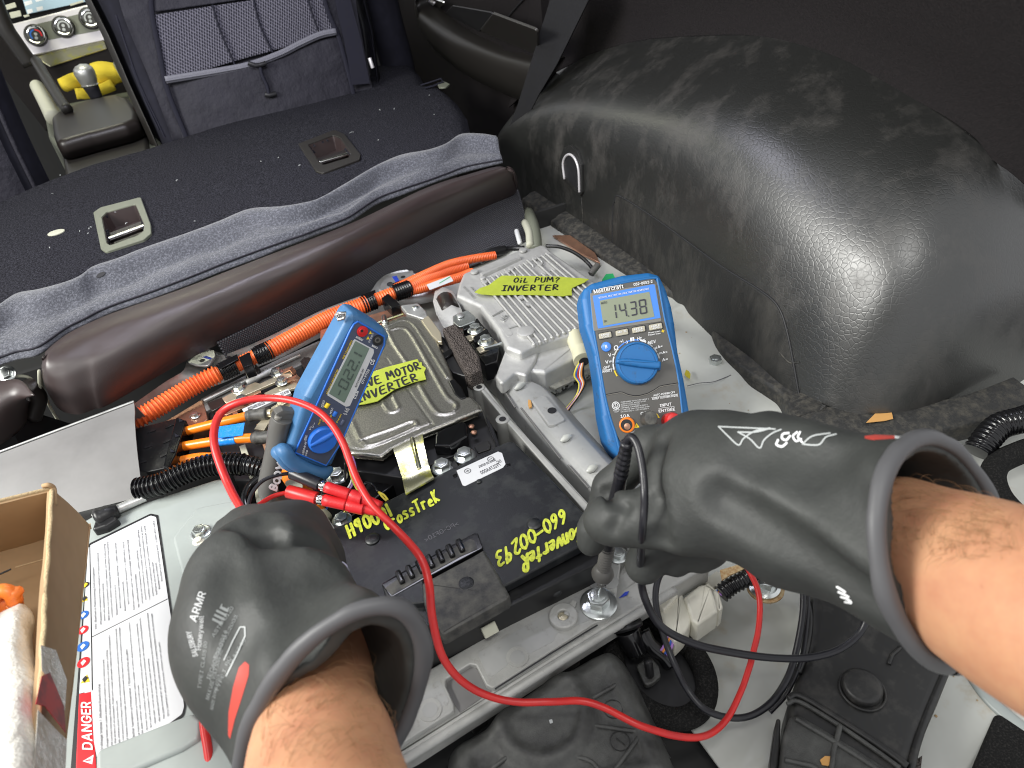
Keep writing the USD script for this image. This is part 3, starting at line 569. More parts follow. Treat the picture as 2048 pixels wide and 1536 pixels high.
part(seat, 'seat_frame', body_wall, 'seatcloth')
for (O_, I_, fm, lb, bar, tgt) in ((LO, LI, 'greyplast', 'pale grey recess frame', [(218, 478), (288, 452)], .03), (RO, RI, 'console', 'scuffed black recess frame', [(640, 325), (700, 306)], .03)):
    o_, i_ = rnd(np.array(pxpoly(O_, SZ)), .006), rnd(np.array(pxpoly(I_, SZ)), .005)
    fr = part(seat, 'latch_frame', plate(o_.difference(i_), SZ - .004, SZ + .0035, .0014), fm, 40, lb)
    n_ = np.array(i_.exterior.coords)[:-1]
    wall = loft([np.c_[n_, np.full(len(n_), SZ + .001)], np.c_[off_ring(n_, .004) if Polygon(n_).exterior.is_ccw else off_ring(n_[::-1], .004)[::-1], np.full(len(n_), SZ - .028)]], True)
    part(fr, 'recess', cat_([sheet(wall, .0008), plate(i_.buffer(.003), SZ - .032, SZ - .028)]), 'vinyl', 40)
    part(fr, 'latch_bar', tube([px(*bar[0], z=SZ - .004), px(*bar[1], z=SZ - .004)], .0035, 12), 'chrome', True)
    b0, b1 = px(*bar[0], z=SZ - .006), px(*bar[1], z=SZ - .006)
    part(fr, 'latch_tongue', plate([tuple(b0[:2]), tuple(b1[:2]), tuple((b1 + [.0, .034, 0])[:2]), tuple((b0 + [.0, .034, 0])[:2])], SZ - .014, SZ - .007, .002), 'leather')
part(seat, 'round_badge', put(seal([(.0115, 0), (.0115, .0015), (.0105, .0022)], 32), frame(px(113, 466, z=SZ + .001), (1, 0, 0), (0, 0, 1)) @ np.diag([1.25, 1, 1, 1])), 'ivory')
# lint, crumbs and a worn strap loop on the carpet
lr = random.Random(21); bits = []
for _ in range(22):
    u, v = lr.uniform(40, 900), 0; t = (u - 40) / 860; v = (360 + (560 - 360) * lr.random()) * (1 - t) + (160 + (280 - 160) * lr.random()) * t
    p = px(u, v, z=SZ + .003); a = lr.uniform(0, 6.3); L = lr.choice([.001, .0012, .0016, .002, .005]); q = np.array([math.cos(a), math.sin(a), .1]) * L
    bits.append(tube([p - q, p + q * .2 + [0, 0, .0015], p + q + np.array([lr.uniform(-.3, .3) * L, lr.uniform(-.3, .3) * L, .0008])], .0007 if L < .0025 else .0003, 5))
solo('carpet_lint', cat_(bits), 'printg', 'pale lint and crumbs scattered on the black carpet seat back', 'lint', kind='stuff')
part(seat, 'strap_loop', tube([px(u, v, z=SZ + q) for u, v, q in [(842, 170, .004), (862, 164, .01), (882, 157, .014), (886, 164, .008), (866, 172, .004), (850, 176, .003)]], .004, 8, flat=.5), 'webbing', True)
part(seat, 'broken_clip', pplate([(874, 166), (888, 162), (900, 168), (890, 174), (878, 174)], SZ + .006, .004, .001), 'greyplast')
# felt flap
fA = [(-70, 655), (-10, 622), (34, 592), (82, 582), (130, 569), (164, 555), (191, 536), (240, 520), (290, 500), (376, 470), (440, 446), (499, 422), (560, 417), (598, 412), (639, 401), (690, 372), (755, 334), (805, 313), (857, 303), (892, 291), (922, 272), (960, 271), (991, 276)]
fB = [(-70, 770), (-10, 738), (34, 722), (82, 710), (137, 671), (175, 652), (205, 637), (239, 623), (300, 602), (376, 574), (440, 548), (520, 518), (560, 502), (598, 488), (639, 472), (700, 448), (755, 412), (805, 393), (857, 373), (892, 360), (930, 347), (974, 336), (1006, 329)]
A_, B_ = spl([px(u, v, z=SZ + .006) for u, v in fA], 8), spl([px(u, v, z=.095) for u, v in fB], 8)
rws = []
for t in np.linspace(0, 1, 26):
    s = A_ * (1 - t) + B_ * t
    bul = .010 * math.sin(math.pi * min(1, t * 1.05)) + .007 * math.sin(t * 2.6 * math.pi + .5) * (1 - .4 * t)
    nz = (meshkit.fbm(np.c_[s[:, 0] * 7, np.full(len(s), t * 2.2), s[:, 0] * 0], 3, 9) - .5) * .02
    rws.append(s + np.c_[np.zeros(len(s)), -bul * .25 * np.ones(len(s)), bul + nz * math.sin(math.pi * t) + .001])
flapm = facing(loft(rws), (0, -.3, 1))
part(seat, 'felt_flap', sheet(flapm, .004), 'felt', True)
part(seat, 'flap_hem', tube(rws[23] + np.array([0, 0, .0012]), .0016, 6), 'nylon', True)
hp_, hn_ = ray_hit(flapm, [(202, 550)])
part(seat, 'flap_hole', put(plate(Point(0, 0).buffer(.006), 0, .0006), frame(hp_[0] + hn_[0] * .0006, (1, .4, 0), hn_[0]) @ np.diag([1.2, .55, 1, 1])), 'ink')
# vinyl bolster
vB = [(88, 716), (104, 700), (137, 676), (190, 650), (239, 630), (376, 582), (520, 526), (700, 456), (857, 381), (950, 350), (1006, 336), (1026, 345)]
vC = [(88, 745), (110, 810), (150, 829), (190, 818), (225, 805), (376, 719), (520, 650), (700, 556), (857, 473), (953, 425), (1020, 396), (1034, 385)]
B_, C_ = spl([px(u, v, z=.103) for u, v in vB], 8), spl([px(u, v, z=.012) for u, v in vC], 8)
rws = []
for t in np.linspace(-.12, 1.1, 26):
    tt = min(max(t, 0), 1); s = B_ * (1 - tt) + C_ * tt
    ends = np.clip(np.minimum(np.arange(len(s)), len(s) - 1 - np.arange(len(s))) / 9.0, 0, 1) ** .5
    bul = .036 * max(0, math.sin(math.pi * tt)) ** .8
    wr = (meshkit.fbm(np.c_[s[:, 0] * 6, np.full(len(s), tt * 3), s[:, 0] * 0], 3, 4) - .5) * .014
    rws.append(s + np.c_[0 * ends, -(bul * ends) * .8 - wr * .4, bul * ends * .75 + wr * math.sin(math.pi * tt) - .002 * (t < 0)] + np.array([0, .02 * (t < 0), 0]))
part(seat, 'vinyl_bolster', sheet(facing(loft(rws), (0, -1, .6)), .003), 'vinyl', True)
# rubbery mesh below
mB = [(440, 690), (468, 676), (560, 630), (700, 552), (782, 512), (857, 470), (953, 424), (1039, 388)]
mC = [(470, 735), (500, 715), (600, 668), (720, 610), (800, 575), (880, 545), (985, 505), (1055, 470)]
B_, C_ = spl([px(u, v, z=.012) for u, v in mB], 8), spl([px(u, v, z=-.05) for u, v in mC], 8)
rws = [B_ * (1 - t) + C_ * t + np.array([0, -.008 * math.sin(math.pi * t), 0]) for t in np.linspace(-.08, 1.1, 14)]
part(seat, 'rubber_mesh', sheet(facing(loft(rws), (0, -1, .5)), .003), 'seatmesh', True)
G_ = np.array([resample(r, np.linalg.norm(np.diff(r, axis=0), axis=1).sum() / 159)[0][:160] for r in rws])
G_ = np.stack([resample(G_[:, j], np.linalg.norm(np.diff(G_[:, j], axis=0), axis=1).sum() / 27)[0][:28] for j in range(159)], 1)
kn = []
oc_ = trimesh.creation.icosphere(subdivisions=1, radius=1.0)
for i in range(G_.shape[0]):
    for j in range(G_.shape[1]):
        o = G_[i, j] if (i % 2) == 0 or j + 1 >= G_.shape[1] else (G_[i, j] + G_[i, j + 1]) / 2
        kn.append((oc_.vertices * np.array([.0030, .0030, .0028]) + o + [0, -.0032, .0016]))
kv = np.vstack(kn); kf = np.vstack([oc_.faces + q * len(oc_.vertices) for q in range(len(kn))])
part(seat, 'mesh_knobs', trimesh.Trimesh(kv, kf, process=False), 'meshdot', True, kind='stuff')
# neighbour cushion at the far left
nb = thing('seat_cushion', 'brown black end of the neighbouring seat cushion at the left edge', 'car seat', (-.3, 1.0, 0))
A_, B_ = spl([px(u, v, z=.085) for u, v in [(-60, 770), (0, 762), (40, 760), (66, 790)]], 8), spl([px(u, v, z=0) for u, v in [(-60, 905), (0, 890), (50, 850), (72, 806)]], 8)
rws = [A_ * (1 - t) + B_ * t + np.array([0, -.03 * math.sin(math.pi * t), .02 * math.sin(math.pi * t)]) for t in np.linspace(0, 1, 14)]
part(nb, 'vinyl_end', sheet(facing(loft(rws), (0, -1, .6)), .003), 'vinyl', True)
part(nb, 'cushion_fold', tube(spl([px(55, 770, z=.06), px(76, 795, z=.03), px(66, 835, z=.0)], 6), .012, 10), 'leather', True)
part(nb, 'rubber_mesh', sheet(facing(loft([[px(-40, 900, z=0), px(30, 872, z=0), px(74, 826, z=0)], [px(-40, 960, z=-.06), px(60, 930, z=-.06), px(150, 850, z=-.06)]]), (0, -1, .4)), .003), 'seatmesh')
part(nb, 'hinge_bolt', put(hexbolt(.0085, .008), frame(px(14, 748, z=.07), (1, .2, 0), (-.1, -.7, .7))), 'zinc')
solo('seat_cable', tube(spl([px(u, v, z=q) for u, v, q in [(30, 752, .06), (55, 754, .055), (72, 768, .04), (80, 792, .03), (78, 742, .08), (84, 770, .04), (98, 810, .0), (122, 850, -.05)]], 8), .0022, 8), 'ivory', 'thin pale cord hanging at the left end of the folded seat', 'cord')

# ================================================================== front seats, seat-back organiser
def seat_sheet(cols, y_of, bul=.03, n=10):
    return cols
fs = thing('front_seat', 'front passenger seat back in dark blue black cloth behind a pocket organiser', 'car seat', (.28, 2.0, 0))
def back_pt(u, v, off=0.0):
    """Seat back plane leaning forward with height, off metres proud of it."""
    o = np.array([.28, 1.93 - off, .12]); n = np.array([0.0, -1.0, .28]); n /= np.linalg.norm(n)
    r = RW @ np.array([u - 1024.0, v - 768.0, FPX]); return EYE + r * (((o - EYE) @ n) / (r @ n))
Lp = [(150, -60), (180, 0), (215, 70), (258, 170), (300, 262), (330, 330)]; Rp = [(715, -60), (728, 0), (744, 60), (752, 130), (760, 180), (764, 230)]
rws = []
for (a, b) in zip(Lp, Rp):
    r = [back_pt(a[0] + (b[0] - a[0]) * t, a[1] + (b[1] - a[1]) * t, .035 * min(1, 5 * min(t, 1 - t)) ** .6 - .03) for t in np.linspace(0, 1, 30)]
    rws.append(r)
rws = np.array(rws); rws = np.stack([spl(rws[:, j], 6) for j in range(rws.shape[1])], 1)
rws[:, 0] += [.0, .10, 0]; rws[:, -1] += [0, .10, 0]
part(fs, 'seat_back', sheet(facing(loft(rws), (0, -1, 0)), .004), 'seatcloth', True)
sd = [[back_pt(*a, -.03) + np.array([dx, dy, 0]) for dx, dy in ((0, 0.0), (-.012, .03), (-.012, .1), (0, .2))] for a in Lp]
part(fs, 'seat_side', sheet(facing(loft(sd), (-1, -.3, 0)), .004), 'console', True)
sd = [[back_pt(*a, -.03) + np.array([dx, dy, 0]) for dx, dy in ((0, 0.0), (.014, .03), (.012, .1), (0, .2))] for a in Rp]
part(fs, 'seat_side', sheet(facing(loft(sd), (1, -.3, 0)), .004), 'seatcloth', True)
org = thing('seat_organiser', 'black nylon seat-back organiser with a mesh pocket and grey zip', 'organiser', (.28, 1.9, 0))
def pocket(quadrows, off, mt, nm, th=.004, bulge=0.0, ns=20, seed=3, lbl=None, ruf=.006):
    rws = []
    for L_, R_ in quadrows:
        rws.append([back_pt(L_[0] + (R_[0] - L_[0]) * t, L_[1] + (R_[1] - L_[1]) * t, off + bulge * math.sin(math.pi * t)) for t in np.linspace(0, 1, ns)])
    rws = np.array(rws); rws = np.stack([spl(rws[:, j], 8) for j in range(ns)], 1)
    nz = (meshkit.fbm(rws * np.array([9, 0, 9.0]), 3, seed) - .5) * ruf; rws[..., 1] -= nz
    m = facing(loft(rws), (0, -1, 0)); part(org, nm, sheet(m, th), mt, True, lbl); return m
pocket([((228, -40), (706, -60)), ((250, 40), (716, 30)), ((300, 160), (735, 130)), ((345, 280), (752, 210))], .010, 'nylon', 'backing', seed=5)
pocket([((305, 30), (640, -20)), ((306, 60), (652, 10)), ((312, 95), (660, 35)), ((330, 162), (672, 66))], .020, 'netting', 'mesh_pocket', bulge=.008, seed=8, ruf=.016)
pocket([((333, 168), (672, 72)), ((345, 205), (684, 110)), ((358, 250), (697, 165)), ((366, 280), (705, 190))], .017, 'nylon', 'lower_pocket', bulge=.016, seed=11, ruf=.02)
pocket([((306, -30), (640, -60)), ((307, -5), (640, -30)), ((309, 24), (560, -12)), ], .022, 'nylon', 'upper_flap', seed=14)
for a, b, w, nm in (([(303, -40), (303, 20), (318, 100), (335, 180), (375, 280)], None, .006, 'binding'), ([(637, -50), (655, 20), (676, 70), (690, 120), (708, 190)], None, .006, 'binding')):
    part(org, nm, tube([back_pt(u, v, .026) for u, v in spl(a, 6)[:, :2]], w, 8, flat=.4, up=(0, -1, 0)), 'webbing', True)
for a in ([(232, 30), (255, 100), (280, 170), (330, 275)], [(262, 130), (290, 200), (318, 260)], [(425, 10), (440, 60), (470, 130)], [(505, -10), (520, 50), (548, 110)], [(612, -20), (622, 20), (636, 60)]):
    part(org, 'stitched_seam', tube([back_pt(u, v, .030) for u, v in spl(a, 6)[:, :2]], .0024, 6), 'webbing', True)
zp = spl([(331, 160), (380, 152), (440, 142), (500, 130), (560, 108), (600, 88), (640, 70), (672, 63)], 6)[:, :2]
part(org, 'zip', tube([back_pt(u, v, .034) for u, v in zp], .0085, 10, flat=.45, up=(0, -1, 0)), 'zip', True)
part(org, 'zip_teeth', tube([back_pt(u, v + 1.5, .0375) for u, v in zp], .0026, 8), 'zip', True)
part(org, 'zip_slider', tube([back_pt(u, v, .045) for u, v in [(496, 126), (510, 131), (520, 130), (532, 126)]], .0055, 8), 'ink', True)
part(org, 'zip_pull', tube([back_pt(u, v, .042) for u, v in spl([(520, 132), (524, 150), (534, 172), (538, 190)], 5)[:, :2]], .0045, 8), 'webbing', True)
part(org, 'pull_stop', tube([back_pt(u, v, .042) for u, v in [(530, 189), (538, 191), (552, 187)]], .006, 8), 'ink', True)
part(org, 'elastic_edge', tube([back_pt(u, v, .028) for u, v in spl([(496, 218), (515, 206), (540, 198), (572, 196)], 5)[:, :2]], .008, 8, flat=.4, up=(0, -1, 0)), 'zip', True)
part(org, 'side_strap', loft([[back_pt(u, v, .03), back_pt(u + w, v - 3, .03)] for u, v, w in [(660, -40, 30), (676, 30, 32), (690, 90, 34), (704, 170, 36)]]), 'webbing')
part(org, 'buckle', tube([back_pt(739, 116, .03), back_pt(746, 136, .03)], .005, 8), 'silver', True)
# second seat beyond the right of it (far side bolster)
solo('seat_bolster', tube(spl([(px(u, v, y=2.15)) for u, v in [(745, -60), (760, 0), (775, 60), (792, 120), (805, 180)]], 6), .05, 18), 'seatcloth', 'dark side bolster of the passenger seat next to the door', 'bolster', smooth=True)
# driver's seat at the left edge
ds = thing('front_seat', 'driver seat back at the left picture edge, only its dark shoulder visible', 'car seat', (-.35, 1.9, 0))
rws = []
for u, v in spl([(-40, 50), (-6, 120), (26, 200), (58, 275), (86, 335), (104, 372)], 6)[:, :2]:
    p = px(u, v, y=1.93); rws.append([p + np.array(q) for q in [(-.03, .14, 0), (-.012, .05, 0), (-.004, 0.012, 0), (-.03, -.02, 0), (-.10, -.035, 0), (-.3, -.04, 0)]])
part(ds, 'seat_back', sheet(facing(loft(rws), (0, -1, 0)), .004), 'seatcloth', True)
part(ds, 'edge_piping', tube([r[3] + np.array([0, -.004, 0]) for r in rws], .005, 8), 'nylon', True)
part(ds, 'side_piping', tube([r[1] + np.array([0.002, -.004, 0]) for r in rws], .004, 8), 'webbing', True)
pocket_rows = [[r[3] + np.array([-.02, -.012, 0]), r[4] + np.array([0, -.015, 0]), r[5] + np.array([0, -.015, 0])] for r in rws[10:]]
part(ds, 'back_pocket', sheet(facing(loft(pocket_rows), (0, -1, 0)), .004), 'nylon', True)

# ================================================================== dashboard and console
dash = thing('dashboard', 'dashboard centre stack with display, silver trim and three climate dials', 'dashboard', (-.2, 2.75, .1))
DPl = plane3(px(65, 110, y=2.72), px(190, 75, y=2.72), px(10, -40, y=2.80))
part(dash, 'stack_body', pl_plate(DPl, [(-60, -60), (320, -140), (330, 160), (90, 260), (-20, 120)], -.012, .1, 0), 'upper')
part(dash, 'display_surround', pl_plate(DPl, [(-6, -30), (200, -80), (205, 2), (20, 46)], .0, .02, .003, .006), 'black_gloss')
part(dash, 'display', pl_plate(DPl, [(36, -30), (200, -72), (200, -3), (54, 28)], .002, .003, .001), 'screen')
for q in ([(10, 10), (30, 4), (33, 14), (13, 20)], [(18, 25), (40, 20), (43, 32), (22, 37)]):
    part(dash, 'button', pl_plate(DPl, q, .004, .006, .001, .002), 'ivory')
for q in ([(46, 31), (57, 28), (59, 32), (49, 35)], [(139, 8), (166, 0), (167, 4), (141, 12)]):
    part(dash, 'small_key', pl_plate(DPl, q, .003, .004, .0005), 'ivory')
for q in ([(53, 20), (64, 17), (66, 24), (56, 28)], [(72, 15), (85, 12), (86, 19), (75, 23)], [(48, 4), (63, 0), (65, 7), (51, 12)], [(70, -2), (100, -10), (102, -4), (72, 4)]):
    part(dash, 'screen_key', pl_plate(DPl, q, .0026, .0004, 0), 'printw')
part(dash, 'silver_trim', pl_plate(DPl, [(20, 48), (180, 7), (230, 60), (240, 74), (66, 110)], .002, .02, .004, .006), 'silver')
part(dash, 'trim_insert', pl_plate(DPl, [(52, 53), (170, 25), (205, 60), (96, 80)], .003, .002, .0005, .004), 'greyplast')
for (u, v, c) in ((73, 72, 1), (128, 55, 0), (181, 38, 0)):
    kn = part(dash, 'climate_dial', pl_disc(DPl, u, v, 0, .003, [(.031, 0), (.031, .012), (.028, .02), (.0235, .021)]), 'console', 40)
    part(kn, 'chrome_ring', pl_disc(DPl, u - 1, v - 2, 0, .022, [(.0265, 0), (.0265, .003), (.024, .006), (.019, .004)]), 'chrome', 40)
    part(kn, 'dial_face', pl_disc(DPl, u - 1, v - 2, 0, .0262, [(.0185, 0), (.0185, .001)]), 'console')
    for k in range(2): part(kn, 'dial_icon', pl_disc(DPl, u - 1 + (k * 4 - 2) * .4, v - 4 + k * 8, 0, .0274, [(.0045, 0), (.0045, .0004)]), 'printg')
    arcm = lambda a0, a1: put(plate(LineString([(.0145 * math.cos(t), .0145 * math.sin(t)) for t in np.linspace(a0, a1, 12)]).buffer(.0022), 0, .0004), frame(DPl.at(u - 1, v - 2, .0274), (1, 0, 0.01), DPl.n))
    if c:
        part(kn, 'cold_mark', arcm(1.7, 3.6), 'sblue'); part(kn, 'warm_mark', arcm(-.3, 1.3), 'dred')
    else: part(kn, 'dial_scale', arcm(-.3, 3.5), 'printg')
part(dash, 'lower_panel', pl_plate(DPl, [(68, 114), (205, 72), (214, 98), (100, 134)], -.006, .02, .003, .003), 'yzinc', 40, 'warm reflecting panel below the dials')
part(dash, 'pocket_opening', pl_plate(DPl, [(95, 137), (216, 100), (226, 124), (112, 165)], -.030, .01, .001), 'ink')
part(dash, 'side_pillar', tube(spl([px(u, v, y=2.6) for u, v in [(-20, -20), (8, 50), (30, 85), (62, 130)]], 5), .022, 12), 'console', True)
con = thing('centre_console', 'centre console with padded armrest lid between the front seats', 'console', (-.12, 2.1, -.05))
CZ = .0
part(con, 'console_body', pplate([(66, 110), (110, 90), (250, 110), (330, 270), (300, 350), (150, 350), (95, 270)], .10, .4, .01), 'greyplast')
part(con, 'side_rail', tube(spl([px(u, v, y=2.5 - (v - 122) * .003) for u, v in [(72, 122), (95, 160), (120, 200), (135, 220)]], 5), .014, 10), 'console', True)
part(con, 'side_rail', tube(spl([px(u, v, y=2.5 - (v - 128) * .003) for u, v in [(235, 128), (255, 165), (275, 215), (285, 240)]], 5), .012, 10), 'greyplast', True)
LZ = .165
lid = pplate([(100, 232), (118, 218), (170, 200), (232, 186), (258, 194), (276, 222), (274, 236), (250, 246), (180, 264), (130, 278), (110, 284), (103, 264)], LZ, .045, .016, .02, 6)
part(con, 'armrest_lid', lid, 'leather', True)
part(con, 'storage_box', pplate([(120, 285), (140, 268), (272, 228), (292, 262), (300, 330), (130, 360)], LZ - .05, .25, .01, .012), 'console')
part(con, 'lid_band', pplate([(122, 296), (262, 252), (268, 258), (124, 304)], LZ - .043, .006, .001), 'greyplast')
for q in ([(118, 284), (138, 278), (140, 292), (122, 302)], [(240, 246), (268, 240), (276, 258), (246, 262)]):
    part(con, 'lid_latch', pplate(q, LZ - .03, .02, .004, .003), 'black_gloss')
part(con, 'belt_buckle_button', put(rbox(.02, .012, .012), frame(px(277, 224, y=2.15), (1, 0, 0), (0, 0, 1))), 'dred')
gl = thing('gear_lever', 'grey and chrome gear lever standing in front of a yellow cloth', 'gear lever', px(192, 195, z=.0))
gp = [px(194, 196, y=2.42), px(180, 170, y=2.42), px(172, 152, y=2.42), px(160, 128, y=2.42)]
part(gl, 'lever_shaft', tube(spl([gp[0], gp[1]], 6), np.linspace(.016, .021, 7), 16), 'nylon', True)
kp = spl([gp[1], gp[2], gp[3]], 8); part(gl, 'lever_knob', tube(kp, np.interp(np.linspace(0, 1, len(kp)), [0, .3, .62, .8, .92, .98, 1], [.021, .0245, .0275, .026, .019, .010, .002]), 18), 'steel', True)
part(gl, 'collar', tube([gp[1] + (gp[1] - gp[2]) * .02, gp[1] + (gp[2] - gp[1]) * .08], .0235, 18), 'chrome', True)
yc = thing('yellow_cloth', 'crumpled yellow cloth lying behind the gear lever', 'cloth', px(180, 180, z=.0))
def lump(path, r, seed, flat=.75, amp=.35):
    m = tube(resample(spl(path, 10), .006)[0], r, 28, flat=flat); v = m.vertices; c = v.mean(0)
    m.vertices = c + (v - c) * (1 + amp * (meshkit.fbm(v * 26, 4, seed) - .5))[:, None]; return m
part(yc, 'fold', lump([px(124, 172, y=2.55), px(145, 163, y=2.55), px(170, 158, y=2.55)], .028, 2), 'cloth', True)
part(yc, 'fold', lump([px(188, 150, y=2.55), px(210, 147, y=2.55), px(236, 152, y=2.55), px(243, 160, y=2.55)], .042, 5), 'cloth', True)
part(yc, 'fold', lump([px(150, 188, y=2.5), px(185, 185, y=2.5), px(225, 170, y=2.5)], .02, 7), 'cloth', True)
solo('handbrake_lever', tube(spl([px(u, v, y=q) for u, v, q in [(108, 236, 2.3), (92, 205, 2.38), (78, 180, 2.44), (69, 164, 2.48)]], 6), np.r_[np.linspace(.021, .017, 16), .014, .009, .003], 16), 'ivory', 'pale handbrake lever left of the armrest', 'handbrake', smooth=True)
solo('cabin_floor', plate([(-1.2, 1.7), (1.2, 1.7), (1.2, 3.4), (-1.2, 3.4)], -.36, -.34), 'void', 'dark carpeted cabin floor', kind='structure')
solo('cabin_front', plate([(-1.4, 3.0), (1.2, 3.0), (1.2, 3.05), (-1.4, 3.05)], -.4, .35), 'void', 'dark front bulkhead below the dashboard', kind='structure')

# roof and headliner over the cabin (above the picture; it shades the cabin and shows in the glossy parts)
solo('headliner', plate(rnd([(-0.95, .82), (1.02, .82), (1.0, 3.1), (-0.95, 3.1)], .08), 1.12, 1.16, .01), 'greyplast', 'grey headliner of the car above the seats', kind='structure')

# ================================================================== BATTERY BAY MACHINERY
def bolt_at(parent, u, v, z, r, h=None, mt='zinc', n=(0, 0, 1), name='bolt', fr=None, lbl=None):
    return part(parent, name, put(hexbolt(r, h or r * .8, fr), frame(px(u, v, z=z), (math.cos(u), math.sin(u), 0), n)), mt, 30, lbl)
def bar(path, w, th, up=(0, 0, 1)):
    """A flat strip bent along a path."""
    p = np.array(path, float); t = np.gradient(p, axis=0); t /= np.linalg.norm(t, axis=1, keepdims=True); up = np.array(up, float)
    s = np.cross(t, up); s /= np.linalg.norm(s, axis=1, keepdims=True); n = np.cross(s, t)
    q = [p + s * w / 2, p + s * w / 2 + n * th, p - s * w / 2 + n * th, p - s * w / 2]
    m = loft(np.stack(q, 1), True); m2 = cat_([m, trimesh.Trimesh(np.array([a[0] for a in q] + [a[-1] for a in q]), [[0, 2, 1], [0, 3, 2], [4, 5, 6], [4, 6, 7]], process=False)]); m2.fix_normals(); return m2

# ---- battery cover plate with warning label
bc = thing('battery_cover', 'pale painted sheet metal cover carrying the white high voltage label', 'cover plate', (-.2, .6, -.03))
CV = -.03
cov = [(205, 1020), (288, 1004), (440, 955), (452, 962), (500, 1080), (560, 1300), (640, 1560), (-40, 1620), (-60, 1300), (100, 1080)]
part(bc, 'sheet', pplate(cov, CV, .05, .004, .01), 'cover', 40)
part(bc, 'raised_pad', pplate([(345, 1075), (392, 1015), (470, 1000), (520, 1020), (560, 1180), (520, 1300), (440, 1320), (390, 1250)], CV + .003, .004, .003, .012, 4), 'cover', 40)
part(bc, 'stiffening_rib', pplate([(190, 1500), (385, 1424), (402, 1440), (400, 1475), (360, 1500), (230, 1556), (190, 1560)], CV + .005, .006, .0045, .006, 4), 'cover', 40)
bolt_at(bc, 402, 1066, CV + .003, .0085)
bolt_at(bc, 397, 1082, CV + .003, .005, .003, 'white', name='clip')
lab = thing('warning_label', 'white warning label with red DANGER heading and rows of print', 'label', px(260, 1280, z=CV))
LP = flatz(CV + .0006)
Lc = [(178, 1090), (312, 1032), (369, 1420), (357, 1438), (156, 1560), (120, 1640)]
part(lab, 'border', pl_plate(LP, [(176, 1088), (301, 1027), (316, 1030), (372, 1412), (368, 1432), (340, 1452), (140, 1555)], .0002, .0004, 0, .004), 'ink')
part(lab, 'paper', pl_plate(LP, [(179, 1091), (301, 1031), (312, 1034), (368, 1412), (364, 1428), (338, 1447), (195, 1521), (168, 1380)], .0005, .0003, 0, .0035), 'paper')
# column frame: text runs up the picture; interpolate between the label's four corners
q00, q10, q11, q01 = np.array((193, 1530.)), np.array((178, 1092.)), np.array((312, 1034.)), np.array((369, 1428.))   # bottom-left, top-left, top-right, bottom-right
def lb(s, t):
    """s along the text (0 bottom .. 1 top), t across (0 left .. 1 right)."""
    a = q00 * (1 - s) + q10 * s; b = q01 * (1 - s) + q11 * s; p = a * (1 - t) + b * t; return (p[0], p[1])
part(lab, 'danger_strip', pl_plate(LP, [(151, 1545), (158, 1388), (183, 1382), (192, 1536), (196, 1575), (150, 1590)], .0006, .0003), 'dred')
part(lab, 'danger_lettering', cat_([text_on(LP, 'DANGER', (185, 1500), (181, 1404), (165, 1499), .001, True)]), 'printw')
tri_ = lambda c, s, h: pl_plate(LP, [(c[0] - s, c[1] + s), (c[0] + s, c[1] + s * .4), (c[0] - s * .1, c[1] - s)], h, .0003)
part(lab, 'danger_triangle', pl_plate(LP, [(187, 1509), (184, 1528), (165, 1522)], .001, .0003), 'printw')
part(lab, 'danger_mark', pl_plate(LP, [(170, 1520), (181, 1518), (181, 1521), (171, 1522)], .0013, .0002), 'dred')
part(lab, 'pictogram_row', pl_plate(LP, [(158, 1387), (176, 1095), (182, 1092), (184, 1380)], .0006, .0003), 'paper')
part(lab, 'strip_line', pl_plate(LP, [(183.5, 1380), (178.5, 1092), (180, 1091.5), (185.5, 1380)], .0009, .0002), 'ink')
for k, (u, v, c, s) in enumerate(((170, 1358, 'printy', 10), (167, 1325, 'dred', 9), (166, 1293, 'sblue', 9), (166, 1260, 'dred', 8), (167, 1230, 'sblue', 8), (169, 1197, 'printy', 7), (171, 1170, 'ink', 6))):
    if c == 'printy': m = pl_plate(LP, [(u - s, v + s * .9), (u + s, v + s * .5), (u + s * .4, v - s)], .0009, .0003)
    else: m = put(seal([(.0062 * s / 9, 0), (.0062 * s / 9, .0003)], 24), frame(LP.at(u, v, .0009), (1, 0, 0), LP.n))
    p = part(lab, 'pictogram', m, c)
    part(p, 'pictogram_figure', put(plate([(-.0025, -.003), (.0025, -.001), (.002, .003), (-.002, .002)], 0, .0003), frame(LP.at(u, v, .0013), (1, .5, 0), LP.n)), {'printy': 'ink', 'dred': 'printw', 'sblue': 'printw', 'ink': 'printy'}[c])
